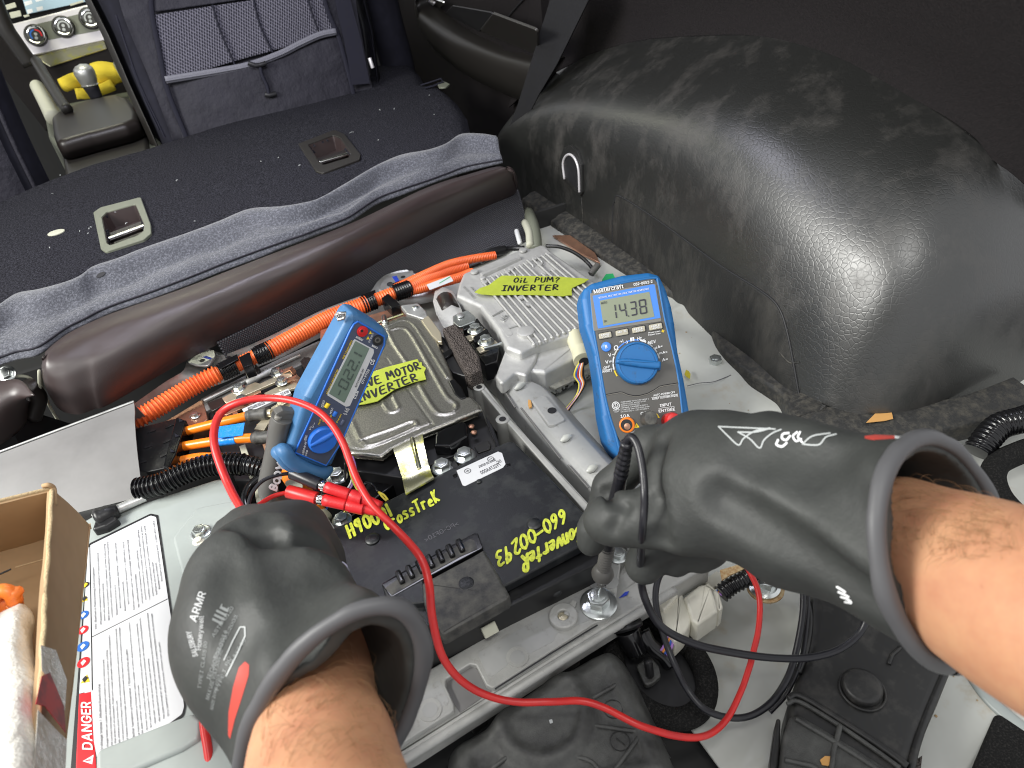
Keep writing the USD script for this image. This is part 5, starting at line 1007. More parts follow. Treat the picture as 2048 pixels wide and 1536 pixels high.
part(tb, 'terminal_divider', pplate([(946, 674), (974, 656), (978, 664), (950, 684)], OZ2 - .006, .02, .001), 'black_gloss')
part(op, 'terminal_divider', pplate([(924, 650), (955, 636), (960, 644), (928, 660)], OZ2 - .006, .02, .001), 'black_gloss')
for u, v in ((951, 663), (972, 686)):
    b_ = part(op, 'terminal_bar', pplate([(u - 20, v + 10), (u + 18, v - 6), (u + 26, v + 2), (u - 12, v + 19)], OZ2 - .010, .003, .0006), 'beige')
    part(b_, 'bolt', put(hexbolt(.0088, .008), frame(px(u, v - 2, z=OZ2 - .009), (1, .3, 0), (0, 0, 1))), 'zinc')
part(op, 'zinc_strap', pplate([(905, 632), (916, 626), (936, 620), (952, 634), (950, 642), (918, 654), (906, 644)], OZ2 - .004, .004, .0015, .003), 'zinc', 40)
part(op, 'strap_screw', put(seal([(.006, 0), (.006, .002), (.003, .003)], 18), frame(px(921, 632, z=OZ2 - .003), (1, 0, 0), (0, 0, 1))), 'steel')
part(op, 'shield_plate', sheet(facing(loft([[px(968, 696, z=OZ2 - .006), px(1003, 684, z=OZ2 - .006)], [px(969, 700, z=OZ2 - .009), px(1005, 688, z=OZ2 - .009)], [px(976, 733, z=-.035), px(1008, 720, z=-.035)]]), (0, -1, .3)), .002), 'zinc', 50)
t2 = thing('tape_label', 'torn green tape lettered OIL PUMP INVERTER across the aluminium fins', 'tape', px(1060, 572, z=.02))
TP2 = flatz(OZ2 + .0022)
tpo = [(949, 584), (960, 576), (978, 570), (988, 562), (996, 556), (1004, 551), (1060, 552), (1120, 553), (1150, 556), (1160, 556), (1178, 558), (1168, 565), (1156, 570), (1144, 576), (1143, 582), (1144, 590), (1136, 590), (1126, 592), (1090, 590), (1040, 589), (985, 590), (962, 588)]
base_t = pl_plate(TP2, tpo, .0006, .0008, 0)
part(t2, 'tape', base_t, 'tape')
part(t2, 'handwriting', cat_([hand_on(TP2, 'OiL PUM?', (1027, 565), (1118, 564), (1029, 556), .15, .0008, seed=5)]), 'ink', False)
part(t2, 'handwriting', cat_([hand_on(TP2, 'INVERTER', (1003, 582), (1116, 580), (1005, 572), .16, .0008, seed=6)]), 'ink', False)
fm = solo('foam_strip', pplate([(884, 656), (904, 648), (915, 650), (958, 710), (963, 738), (940, 748), (930, 742), (912, 710)], .018, .03, .004, .003), 'foam', 'dark open cell foam strip on the black connector by the oil pump inverter', 'foam', smooth=40)
hc = thing('link_connector', 'black link connector wedged between the two inverters under the foam', 'connector', px(905, 705, z=.0))
part(hc, 'housing', pplate([(868, 690), (884, 672), (900, 680), (938, 740), (930, 752), (905, 745), (890, 730)], .004, .04, .002, .001), 'black', 40)
part(hc, 'cross_rib', pplate([(884, 706), (902, 696), (908, 704), (890, 716)], .009, .01, .001), 'black_gloss')
part(hc, 'copper_edge', tube([px(892, 672, z=.008), px(922, 718, z=.008)], .0016, 6), 'copper', True)
part(hc, 'end_cap', pplate([(918, 716), (930, 708), (940, 745), (932, 752)], .010, .02, .002), 'black_gloss')

# ---- aluminium frame rail and grey longitudinal member
fr_ = thing('casting_rail', 'thin cast aluminium frame rail between the converter and the grey body member', 'frame', px(1080, 900, z=-.02))
RZ = -.008
part(fr_, 'rail', pplate([(938, 748), (950, 744), (1000, 810), (1060, 880), (1130, 955), (1180, 1010), (1215, 1050), (1205, 1064), (1150, 1000), (1080, 920), (1010, 840), (955, 772)], RZ, .05, .0015, .001), 'dalu', 40)
for u, v, r in ((958, 774, .0085), (944, 764, .008), (1005, 838, .0095)):
    b_ = part(fr_, 'screw_boss', put(seal([(r * 1.1, -.05), (r, 0), (r * .85, .001)], 22), frame(px(u, v, z=RZ + .001), (1, 0, 0), (0, 0, 1))), 'dalu', 40)
    part(b_, 'screw_hole', put(seal([(r * .5, 0), (r * .5, .0004)], 18), frame(px(u, v, z=RZ + .0024), (1, 0, 0), (0, 0, 1))), 'ink')
gm = thing('body_member', 'grey painted longitudinal body member with pressed notches beside the white floor', 'body member', px(1100, 860, z=-.02))
gp1 = [px(u, v, z=-.030) for u, v in [(965, 742), (990, 765), (1040, 830), (1100, 900), (1160, 965), (1215, 1025), (1255, 1070)]]
gp2 = [px(u, v, z=-.018) for u, v in [(1003, 752), (1026, 775), (1074, 832), (1134, 896), (1182, 950), (1224, 990), (1270, 1035)]]
gp3 = [px(u, v, z=-.016) for u, v in [(1045, 755), (1090, 775), (1140, 838), (1195, 900), (1240, 950), (1280, 985), (1320, 1020)]]
gp4 = [px(u, v, z=-.066) for u, v in [(1075, 768), (1110, 790), (1160, 845), (1215, 905), (1262, 952), (1300, 990), (1340, 1020)]]
G = [spl(q, 10) for q in (gp1, gp2, gp3, gp4)]
rws = [G[0] + [0, 0, -.03], G[0], G[0] * .7 + G[1] * .3 + [0, 0, -.001], G[0] * .25 + G[1] * .75, G[1] + [0, 0, .001], G[1] * .6 + G[2] * .4 + [0, 0, .002], G[2] * .9 + G[1] * .1, G[2] * .9 + G[3] * .1 + [0, 0, -.002], G[3]]
part(gm, 'beam', sheet(facing(loft(rws), (0, 0, 1)), .002), 'grey', 45)
GPL = flatz(-.014)
for u, v in ((1038, 773), (1130, 877), (1182, 938)):
    part(gm, 'pressed_notch', tube([GPL.at(u - 8, v + 6, .0), GPL.at(u, v, .002), GPL.at(u + 10, v - 6, .0)], [.002, .005, .003], 10), 'floor', True)
hl = part(gm, 'raised_pad', pl_plate(GPL, [(1060, 800), (1090, 788), (1132, 838), (1108, 850), (1096, 850)], .002, .004, .003, .004), 'grey', 40)
part(hl, 'drain_hole', put(seal([(.0062, 0), (.0062, .0005)], 22), frame(GPL.at(1104, 821, .0026), (1, 0, 0), (0, 0, 1))), 'ink')
part(gm, 'sealer_smear', pl_plate(GPL, [(1056, 798), (1062, 800), (1064, 812), (1058, 815), (1056, 808)], .002, .003, .0008, .001), 'leaf')
for (a, b) in (((1005, 776), (1030, 815)), ((1042, 816), (1120, 917)), ((1136, 930), (1176, 975))):
    part(gm, 'slot_edge', tube([GPL.at(*a, -.010), GPL.at(*b, -.010)], .0012, 6), 'panel', True)

# ---- DC converter
dc = thing('dc_converter', 'flat black converter box with yellow handwriting and a white sticker', 'converter', px(930, 1060, z=0))
CP = flatz(0)
dco = [(650, 1062), (700, 1042), (770, 1005), (850, 968), (1006, 888), (1024, 880), (1034, 886), (1100, 950), (1166, 1022), (1260, 1106), (1100, 1128), (1012, 1176), (906, 1232), (846, 1262), (740, 1320)]
dco = [(650, 1062), (700, 1042), (770, 1003), (850, 962), (1006, 886), (1022, 881), (1032, 886), (1100, 955), (1165, 1023), (1216, 1062), (1160, 1092), (1012, 1170), (938, 1208), (830, 1265), (700, 1335)]
part(dc, 'lid', pplate(dco, 0, .012, .0025, .003, 4), 'dcblack', 40)
part(dc, 'lower_case', pplate([(700, 1075), (1030, 905), (1210, 1075), (1210, 1120), (1015, 1215), (850, 1300), (720, 1370)], -.016, .1, .002), 'dcedge')
part(dc, 'rim_line', tube([CP.at(u, v, -.0106) for u, v in [(690, 1343), (830, 1269), (938, 1212), (1012, 1174), (1160, 1096), (1216, 1066)]], .0012, 8), 'cface', True)
WP = flatz(.0055)
blk = [(762, 1172), (780, 1160), (945, 1064), (952, 1062), (968, 1082), (1018, 1190), (1016, 1196), (935, 1232), (892, 1270), (884, 1270), (850, 1205), (790, 1205), (778, 1200)]
hump = part(dc, 'raised_block', pl_plate(WP, [(844, 1166), (948, 1110), (968, 1098), (1020, 1190), (1015, 1198), (892, 1268), (884, 1270), (848, 1208)], .007, .016, .003, .002), 'dust', 40)
part(dc, 'raised_block', pl_plate(WP, [(764, 1172), (845, 1150), (856, 1205), (786, 1212), (776, 1200)], .002, .01, .002, .002), 'dcblack', 40)
part(dc, 'recess_wall', pl_plate(WP, [(762, 1168), (792, 1150), (948, 1066), (956, 1066), (966, 1096), (930, 1115), (846, 1160), (782, 1196)], .0025, .012, .001, .002), 'black_gloss', 40)
part(dc, 'recess_floor', pl_plate(WP, [(770, 1176), (796, 1158), (940, 1078), (948, 1080), (955, 1098), (922, 1112), (840, 1158), (784, 1190)], .003, .001, 0, .001), 'dust')
for k in range(7):
    t = k / 6; u, v = 793 + (914 - 793) * t, 1143 + (1080 - 1143) * t
    part(dc, 'divider_rib', pl_plate(WP, [(u - 5, v - 1), (u + 6, v - 7), (u + 17, v + 17), (u + 6, v + 23)], .0075, .010, .0022, .0022), 'black_gloss', 45)
for u, v in ((745, 1079), (1069, 1049)):
    part(dc, 'round_knob', pl_disc(CP, u, v, 0, 0, [(.0085, 0), (.008, .002), (.004, .003)]), 'dcblack', True)
part(dc, 'round_knob', pl_disc(WP, 933, 1168, 0, .0055, [(.0085, 0), (.0085, .001), (.0075, .002)]), 'dcblack', True)
part(dc, 'small_pip', pl_disc(CP, 958, 964, 0, 0, [(.0035, 0), (.003, .002)]), 'dcblack', True)
for u, v in ((1109, 1168), ):
    part(dc, 'side_screw', put(seal([(.0085, 0), (.0085, .003), (.006, .006), (.003, .007)], 24), frame(px(u, v + 10, z=-.034), (1, 0, 0), (0, -.6, 1))), 'dcblack', 40)
cp_ = part(dc, 'lid_clip', sheet(facing(loft([[px(946, 1218, z=-.004), px(968, 1206, z=-.004)], [px(948, 1224, z=-.003), px(974, 1211, z=-.003)], [px(958, 1258, z=-.03), px(986, 1246, z=-.03)], [px(962, 1266, z=-.036), px(990, 1254, z=-.036)]]), (0, -1, .4)), .003), 'black_gloss', 40)
part(cp_, 'clip_tip', put(rbox(.016, .012, .006, .001), frame(px(978, 1258, z=-.034), (1, .05, 0), (0, -.7, .7))), 'ivory')
stk = part(dc, 'sticker', pl_plate(CP, [(913, 941), (996, 903), (1004, 906), (1011, 928), (1006, 935), (930, 972), (925, 970)], .0005, .0008, 0, .001), 'paper')
part(dc, 'sticker_print', cat_([text_on(CP, '79217AA000', (1002, 931), (963, 949), (998, 925), .0007), text_on(CP, '30A1 00 00001', (992, 921), (958, 936), (990, 917), .0007), text_on(CP, 'DC', (1003, 924), (995, 928), (1000, 919), .0007)]), 'inkgrey', False)
for (u, v, mk) in ((981, 918, 0), (935, 942, 1)):
    rg = put(cat_([plate(Point(0, 0).buffer(.0042).difference(Point(0, 0).buffer(.0035)), 0, .0003), plate([(-.002, -.0003), (.002, -.0003), (.002, .0003), (-.002, .0003)], 0, .0003)] + ([plate([(-.0003, -.002), (.0003, -.002), (.0003, .002), (-.0003, .002)], 0, .0003)] if mk else [])), frame(CP.at(u, v, .0007), (1, 0, 0), CP.n))
    part(dc, 'polarity_mark', rg, 'inkgrey')
for q in ([(905, 950), (913, 946), (915, 952), (907, 956)], [(1012, 928), (1020, 926), (1021, 930), (1013, 932)]): part(dc, 'sticker_tab', pl_plate(CP, q, .001, .002, .0004), 'black_gloss')
part(dc, 'moulded_lettering', text_on(CP, '>PC-GF10<', (918, 1050), (852, 1084), (913, 1043), .0003), 'inkgrey', False)
part(dc, 'handwriting', cat_([hand_on(CP, 'H90001', (700, 1075), (786, 1031), (690, 1052), .18, .0006, seed=3)]), 'paint', False)
part(dc, 'handwriting', cat_([hand_on(CP, 'CrossTreK', (772, 1060), (880, 1002), (764, 1038), .16, .0006, seed=8)]), 'paint', False)
part(dc, 'handwriting', cat_([hand_on(CP, '660-00293', (1126, 1018), (990, 1108), (1136, 1041), .19, .0006, gap=.2, seed=12)]), 'paint', False)
part(dc, 'handwriting', cat_([hand_on(CP, 'ConverteR', (1160, 1052), (1043, 1112), (1166, 1080), .19, .0006, gap=.16, seed=15)]), 'paint', False)
ct = thing('converter_terminals', 'two large plated hex bolts on copper plates at the far edge of the converter', 'terminals', px(910, 920, z=0))
for u, v in ((885, 936), (930, 913)):
    part(ct, 'plate', pplate([(u - 18, v + 6), (u + 10, v - 8), (u + 20, v + 4), (u - 8, v + 20)], -.006, .004, .0008), 'beige')
    bolt_at(ct, u, v, -.004, .0098, .008)
part(ct, 'divider', pplate([(900, 926), (910, 920), (918, 934), (908, 940)], .0, .01, .001), 'black')
wz = thing('harness_wires', 'thin yellow, violet and white wires hanging beside the inverter cover', 'wires', px(705, 960, z=0))
for c, q in (('wy', [(694, 910, 0), (700, 945, 0), (708, 968, -.005), (718, 985, -.01)]), ('wv', [(706, 912, 0), (712, 940, 0), (708, 962, -.006), (700, 978, -.01)]), ('printw', [(702, 912, 0), (706, 940, -.002), (703, 962, -.008), (696, 976, -.012)]), ('wy', [(757, 984, -.004), (768, 990, -.004), (776, 1000, -.006)]), ('wy', [(757, 984, -.004), (764, 993, -.004), (773, 1002, -.006)]), ('wb', [(660, 1005, -.01), (654, 1015, -.012), (650, 1028, -.015)])):
    part(wz, 'wire', tube(spl([px(u, v, z=z) for u, v, z in q], 6), .0013, 6), c, True)
part(wz, 'loop', tube(spl([px(u, v, z=z) for u, v, z in [(728, 985, -.01), (730, 968, .0), (745, 968, .0), (756, 984, -.004)]], 6), .0024, 8), 'black_gloss', True)
part(wz, 'black_wire', tube(spl([px(u, v, z=z) for u, v, z in [(688, 908, 0), (690, 930, 0), (690, 965, -.01)]], 6), .0014, 6), 'black_gloss', True)
sd_ = thing('side_terminals', 'bolts and tinned strap between the clamp meter and the converter', 'terminals', px(680, 1010, z=-.02))
bolt_at(sd_, 675, 955, -.012, .0095, .009); bolt_at(sd_, 684, 1041, -.016, .0085, .006, 'zinc')
part(sd_, 'tape_cuff', tube([px(622, 1018, z=-.014), px(646, 1042, z=-.014)], .0125, 16), 'cream', True)
part(sd_, 'strap', bar(spl([px(630, 1030, z=-.012), px(648, 1058, z=-.012), px(664, 1082, z=-.014), px(676, 1105, z=-.02), px(684, 1122, z=-.03)], 5), .020, .003), 'steel', 45)
part(sd_, 'orange_band', tube([px(624, 1024, z=-.012), px(632, 1030, z=-.012)], .0132, 16), 'orange2', True)
part(sd_, 'clear_shroud', pplate([(676, 1064), (694, 1066), (700, 1090), (690, 1105), (676, 1090)], -.012, .02, .002, .002), 'clearp')
part(sd_, 'brass_pin', tube([px(694, 1014, z=-.008), px(688, 1034, z=-.014)], .003, 8), 'yzinc', True)
part(sd_, 'black_plate', pplate([(640, 985), (700, 940), (780, 945), (800, 960), (700, 1035), (670, 1060), (640, 1030)], -.026, .02, .002), 'black_gloss')
vert = thing('orange_cable', 'stout orange cable passing down through the clamp meter jaws', 'cable', px(600, 980, z=-.02))
part(vert, 'cable', tube(spl([px(u, v, z=z) for u, v, z in [(566, 930, .0), (585, 955, .012), (605, 985, .008), (622, 1012, -.006), (640, 1036, -.014)]], 8), .0118, 18), 'orange2', True)
part(vert, 'cream_label', put(seal([(.0095, 0), (.0095, .0006)], 24), frame(px(588, 970, z=.028), (1, 1, 0), (-.2, -.4, 1)) @ np.diag([.6, 1.2, 1, 1])), 'ivory')

# ---- rear crossmember casting, bolt and probe target
cm = thing('rear_crossmember', 'grey cast crossmember with shallow pockets in front of the converter', 'crossmember', px(1050, 1290, z=-.05))
XZ = -.048; XP = flatz(XZ)
part(cm, 'base_rail', pplate([(780, 1440), (900, 1372), (1200, 1205), (1252, 1120), (1400, 1070), (1420, 1130), (1292, 1206), (1140, 1300), (826, 1500), (770, 1530)], XZ - .007, .03, .004, .003, 4), 'dalu', 40)
top_ = [(760, 1400), (843, 1348), (950, 1286), (1156, 1166), (1160, 1158), (1164, 1154), (1178, 1150), (1228, 1108), (1232, 1080), (1246, 1086), (1230, 1210), (1222, 1228), (1212, 1238), (1190, 1246), (1000, 1368), (985, 1376), (972, 1370), (952, 1330), (940, 1328), (892, 1358), (891, 1370), (908, 1408), (908, 1420), (898, 1428), (830, 1470), (760, 1515)]
part(cm, 'casting', pplate(top_, XZ, .008, .0016, .003, 3), 'dalu', 40)
part(cm, 'pocket', pl_plate(XP, [(955, 1306), (1168, 1184), (1178, 1196), (1184, 1238), (1112, 1268), (1108, 1282), (1055, 1310), (1040, 1300), (1020, 1306), (1015, 1330), (980, 1356), (975, 1350)], .0003, .0006, 0, .003), 'grey')
part(cm, 'pocket', pl_plate(XP, [(838, 1376), (880, 1360), (898, 1402), (893, 1412), (874, 1412), (868, 1402), (850, 1404), (838, 1430)], .0003, .0006, 0, .002), 'grey')
for u, v in ((1035, 1314), (860, 1420)):
    part(cm, 'round_spot', pl_disc(XP, u, v, 0, 0, [(.0115, 0), (.0115, .0008)]), 'dalu'); part(cm, 'spot_centre', pl_disc(XP, u, v, 0, .0006, [(.0075, 0), (.0075, .0004)]), 'grey')
kb = part(cm, 'cast_boss', put(plate(Point(0, 0).buffer(.0155).difference(Point(0, 0).buffer(.0058)), -.002, .007, .0018), frame(px(1127, 1237, z=XZ), (1, 0, 0), (0, 0, 1))), 'dalu', 40)
part(kb, 'boss_arm', pl_plate(XP, [(1126, 1226), (1144, 1196), (1154, 1202), (1142, 1234)], .006, .008, .0015, .0015), 'dalu', 40)
part(kb, 'boss_pin', put(seal([(.0055, 0), (.0055, .003), (.004, .004)], 20), frame(px(1126, 1237, z=XZ), (1, 0, 0), (0, 0, 1))), 'beige')
part(cm, 'small_pad', pl_plate(XP, [(1176, 1152), (1184, 1134), (1200, 1128), (1206, 1140), (1196, 1156), (1184, 1164)], .003, .006, .002, .003), 'dalu', 40)
for u, v in ((1196, 1168), (1221, 1164)): part(cm, 'round_spot', pl_disc(XP, u, v, 0, 0, [(.009, 0), (.009, .0007)]), 'grey')
part(cm, 'marker_stroke', pl_plate(flatz(XZ - .006), [(1238, 1196), (1250, 1184), (1258, 1182), (1254, 1190), (1244, 1194)], .0, .0004, 0), 'marker')
gb = part(cm, 'main_bolt', put(hexbolt(.0125, .012, .020), frame(px(1197, 1208, z=XZ + .001), (1, .25, 0), (0, 0, 1))), 'zinc', 30, 'large plated bolt under the probe tip')
bolt_at(cm, 1236, 1112, XZ + .001, .0075)
part(cm, 'rear_lip', tube(spl([px(u, v, z=XZ - .012) for u, v in [(800, 1525), (900, 1462), (1100, 1335), (1292, 1216), (1350, 1180)]], 6), .005, 10), 'dalu', True)
part(cm, 'edge_line', tube([px(u, v, z=XZ + .0005) for u, v in [(990, 1378), (1100, 1308), (1195, 1250)]], .0008, 6), 'ink', True)
part(cm, 'gap_floor', pplate([(880, 1370), (940, 1320), (985, 1380), (920, 1425)], XZ - .006, .002, 0), 'panel')

# ================================================================== MULTIMETER
def z9(pts, ox, oy, s): return [(ox + u / s, oy + v / s) for u, v in pts]
MP = plane3(px(1165, 600, d=.915), px(1335, 575, d=.925), px(1300, 880, d=.90))
mm = thing('multimeter', 'blue and black digital multimeter reading 14.38 leaning against the wheel arch trim', 'multimeter', MP.at(1300, 900))
mo = [(1163, 597), (1168, 577), (1185, 565), (1246, 549), (1299, 543), (1320, 549), (1334, 577), (1345, 612), (1351, 644), (1358, 703), (1370, 758), (1381, 823), (1397, 905), (1392, 925), (1330, 945), (1260, 940), (1236, 915), (1226, 905), (1214, 885), (1203, 832), (1197, 773), (1188, 712), (1176, 672), (1169, 650)]
part(mm, 'holster', pl_plate(MP, mo, .0, .040, .007, .006), 'mblue', 50)
mi = [(1181, 580), (1250, 565), (1308, 556), (1316, 566), (1330, 640), (1345, 700), (1357, 760), (1366, 840), (1372, 910), (1260, 925), (1244, 890), (1229, 861), (1211, 797), (1198, 720), (1187, 655)]
part(mm, 'face', pl_plate(MP, mi, .0022, .006, .0015, .003), 'mgrey', 40)
part(mm, 'holster_lip', tube([MP.at(u, v, .001) for u, v in spl(mi[:10] + mi[11:] + [mi[0]], 5)[:, :2]], .0018, 8), 'mblue', True)
zA = lambda p: z9(p, 1180, 540, 9.31); zB = lambda p: z9(p, 1180, 700, 9.31)
part(mm, 'display_bezel', pl_plate(MP, zA([(0, 430), (1225, 250), (1335, 955), (70, 1140)]), .003, .002, .0006, .002), 'mbezel')
part(mm, 'display_window', pl_plate(MP, zA([(50, 480), (1170, 265), (1205, 275), (1315, 890), (150, 1090)]), .0034, .001, 0, .0008), 'mwin')
scr = part(mm, 'lcd', pl_plate(MP, zA([(180, 570), (1105, 405), (1200, 870), (250, 1040)]), .0037, .0008, 0), 'lcd')
part(scr, 'lcd_digits', seg_on(MP, [(c, *zA([a, b, d])) for c, a, b, d in (('1', (385, 925), (500, 903), (352, 655)), ('4', (575, 890), (690, 868), (535, 630)), ('.', (708, 868), (728, 864), (705, 850)), ('3', (765, 860), (880, 838), (735, 595)), ('8', (940, 830), (1065, 808), (905, 555)))], None, .0041), 'lcdink', False)
part(scr, 'lcd_auto', cat_([text_on(MP, 'AUTO', *zA([(205, 640), (315, 620), (198, 600)]), .0041), text_on(MP, 'DC', *zA([(265, 975), (315, 965), (258, 940)]), .0041)]), 'lcdink', False)
def mtext(s, a, b, c, zf=zA, bold=True, h=.0026): return text_on(MP, s, *zf([a, b, c]), h, bold)
part(mm, 'brand_lettering', cat_([mtext('Mastercraft', (75, 437), (625, 335), (62, 370), h=.0034), pl_plate(MP, zA([(160, 352), (280, 322), (545, 282), (545, 290), (285, 332), (165, 362)]), .0034, .0003, 0)]), 'printw', False)
part(mm, 'model_lettering', mtext('052-0052-2', (815, 297), (1165, 237), (808, 250), h=.0034), 'printw', False)
part(mm, 'window_lettering', mtext('DIGITAL MULTIMETER / MULTIMÈTRE NUMÉRIQUE', (168, 535), (1100, 362), (162, 505), h=.0038, bold=False), 'printw', False)
for k, (q, s) in enumerate((([(165, 1185), (395, 1140), (408, 1250), (180, 1290)], 'RANGE'), ([(480, 1130), (705, 1085), (720, 1195), (490, 1235)], 'Hz  %'), ([(785, 1075), (1025, 1030), (1035, 1140), (800, 1180)], 'REL'), ([(1100, 1020), (1340, 975), (1355, 1085), (1115, 1130)], 'HOLD'))):
    sk = part(mm, 'button_surround', pl_plate(MP, zA([(q[0][0] - 14, q[0][1] - 8), (q[1][0] + 10, q[1][1] - 14), (q[2][0] + 16, q[2][1] + 6), (q[3][0] - 8, q[3][1] + 14)]), .0026, .001, 0, .002), 'ink')
    bt = part(sk, 'button', pl_plate(MP, zA(q), .005, .004, .0012, .0015), 'mbtn', 40)
    a, b, c, d = [np.array(t, float) for t in q]
    L = lambda x, y: tuple(a * (1 - x) * (1 - y) + b * x * (1 - y) + c * x * y + d * (1 - x) * y)
    part(sk, 'button_lettering', cat_([mtext(s, L(.15, .52), L(.85, .52), L(.15, .2), h=.0054)] + ([mtext('PLAGE' if k == 0 else 'RAPPEL', L(.25, .86), L(.8, .86), L(.25, .6), h=.0054)] if k != 1 else [])), 'printw', False)
bb_ = part(mm, 'blue_button', pl_disc(MP, 1212, 694, 0, .002, [(.0064, 0), (.0064, .0025), (.0052, .0034)]), 'mwin', 40)
part(bb_, 'button_mark', mtext('B', (285, 1460), (325, 1452), (278, 1400), h=.0056), 'printw', False)
part(mm, 'sun_mark', pl_plate(MP, zA([(1355, 1100), (1368, 1130), (1395, 1130), (1370, 1145), (1362, 1172), (1350, 1145), (1320, 1142), (1346, 1128)]), .0026, .0003, 0), 'printy')
part(mm, 'backlight_lettering', cat_([mtext('Press 2 sec.', (1090, 1185), (1310, 1148), (1086, 1160)), mtext('Pressez 2 sec.', (1085, 1225), (1320, 1188), (1082, 1200))]), 'printw', False)
dl = part(mm, 'dial', pl_disc(MP, 1273, 727, 0, .002, [(.0282, 0), (.0282, .006), (.0268, .0085), (.0252, .009), (.0245, .0075)]), 'mblue', 40)
part(dl, 'dial_top', pl_disc(MP, 1273, 727, 0, .0094, [(.0246, 0), (.0246, .0008)]), 'mblue')
hb = [(505, 165), (640, 148), (760, 150), (1225, 200), (1322, 206), (1336, 225), (1328, 325), (1315, 338), (1210, 345), (900, 310), (640, 270), (500, 238)]
part(dl, 'dial_handle', pl_plate(MP, zB(hb), .0165, .010, .003, .002), 'mblue', 50)
part(dl, 'dial_skirt', pl_plate(MP, zB([(1205, 205), (1326, 215), (1322, 372), (1300, 378), (1200, 360)]), .009, .006, .002, .002), 'mblue', 50)
ctr = np.array(zB([(868, 250)])[0])
def arcq(a0, a1, ro, c):
    o = MP.at(*ctr, .0025); ex = MP.at(ctr[0] + 30, ctr[1] - 5, .0025) - o; ex /= np.linalg.norm(ex)
    m = put(plate(LineString([(ro * math.cos(math.radians(t)), ro * math.sin(math.radians(t))) for t in np.linspace(a0, a1, 8)]).buffer(.00085, cap_style=2), 0, .0003), frame(o, ex, MP.n)); part(mm, 'scale_arc', m, c)
for a0, a1, c in ((188, 203, 'printy'), (171, 186, 'printw'), (154, 169, 'printw'), (134, 151, 'clearp'), (112, 131, 'mwin'), (93, 110, 'mwin'), (73, 90, 'mwin'), (55, 70, 'printw'), (36, 52, 'printg'), (19, 33, 'printg'), (3, 16, 'printg')): arcq(a0, a1, .0312, c)
part(mm, 'scale_lettering', cat_([mtext('V~', (345, 130), (455, 100), (335, 75), zB), mtext('V=', (290, 258), (405, 232), (280, 200), zB), mtext('OFF', (255, 358), (375, 332), (250, 315), zB), mtext('ARRÊT', (228, 425), (415, 400), (225, 385), zB), mtext('A=', (1345, 212), (1450, 190), (1338, 160), zB), mtext('mA=', (1295, 82), (1440, 50), (1288, 40), zB),
     mtext('Ω', (448, 1495), (530, 1480), (440, 1415)), mtext('→|', (545, 1360), (620, 1340), (540, 1322)), mtext('·)', (645, 1372), (705, 1358), (640, 1330)), mtext('⊣⊢', (750, 1318), (825, 1302), (745, 1275)), mtext('Hz', (885, 1310), (965, 1292), (878, 1250)), mtext('%', (985, 1335), (1040, 1322), (978, 1290)), mtext('NCV', (1092, 1385), (1228, 1355), (1082, 1330)), mtext('μA=', (1210, 1470), (1350, 1435), (1205, 1425))]), 'printw', False)
part(mm, 'off_rule', pl_plate(MP, zB([(225, 370), (418, 345), (419, 351), (226, 377)]), .0026, .0003, 0), 'printw')
gro = zB([(300, 830), (420, 805), (560, 780), (605, 785), (700, 825), (820, 852), (930, 846), (1080, 805), (1200, 740), (1300, 672), (1400, 650), (1635, 615)])
part(mm, 'face_groove', tube([MP.at(u, v, .0024) for u, v in gro], .0006, 6), 'ink', True)
part(mm, 'face_ridge', tube([MP.at(u, v + 1.6, .0024) for u, v in gro], .0006, 6), 'mbezel', True)
part(mm, 'lower_lettering', cat_([mtext('AUTO POWER OFF', (1182, 865), (1585, 800), (1178, 830), zB), mtext('ARRÊT AUTOMATIQUE', (1155, 930), (1640, 860), (1150, 895), zB), mtext('INPUT', (1305, 1060), (1520, 1030), (1298, 1010), zB), mtext('ENTRÉE', (1282, 1165), (1585, 1125), (1276, 1115), zB), mtext('10A', (572, 1265), (738, 1245), (565, 1210), zB), mtext('COM', (945, 1215), (1145, 1185), (938, 1160), zB), mtext('FUSED', (760, 1545), (900, 1525), (757, 1515), zB)]
     + [mtext(s, (575, 985 + k * 36), (575 + w, 985 + k * 36 - w * .13), (572, 965 + k * 36), zB, False) for k, (s, w) in enumerate((('CONFORMS TO UL STD 61010-1', 520), ('61010-2-030, 61010-2-033', 470), ('CERTIFIED TO CSA STD C22.2', 350), ('CONFORME A LA NORME UL 61010-1', 500), ('ET CERTIFIE CSA C22.2 61010-2-030', 530), ('CAT III 600 V - CAT II 1000 V', 520)))]
     + [pl_plate(MP, zB([(1142, 885), (1635, 815), (1636, 820), (1143, 891)]), .0026, .0003, 0), pl_plate(MP, zB([(1278, 1085), (1572, 1045), (1573, 1051), (1279, 1092)]), .0026, .0003, 0)]), 'printw', False)
part(mm, 'approval_mark', put(cat_([plate(Point(0, 0).buffer(.0052).difference(Point(0, 0).buffer(.0042)), 0, .0003), plate(Point(0, 0).buffer(.0032).difference(Point(0, 0).buffer(.0024)), 0, .0003), plate([(-.0004, -.004), (.0004, -.004), (.0004, .004), (-.0004, .004)], 0, .0003)]), frame(MP.at(*zB([(480, 1035)])[0], .0026), MP.at(1300, 800) - MP.at(1290, 802), MP.n)), 'printw')
part(mm, 'approval_lettering', cat_([mtext('Intertek', (430, 1138), (555, 1120), (427, 1115), zB, False), mtext('3177', (455, 1165), (545, 1152), (452, 1145), zB, False)]), 'printw', False)
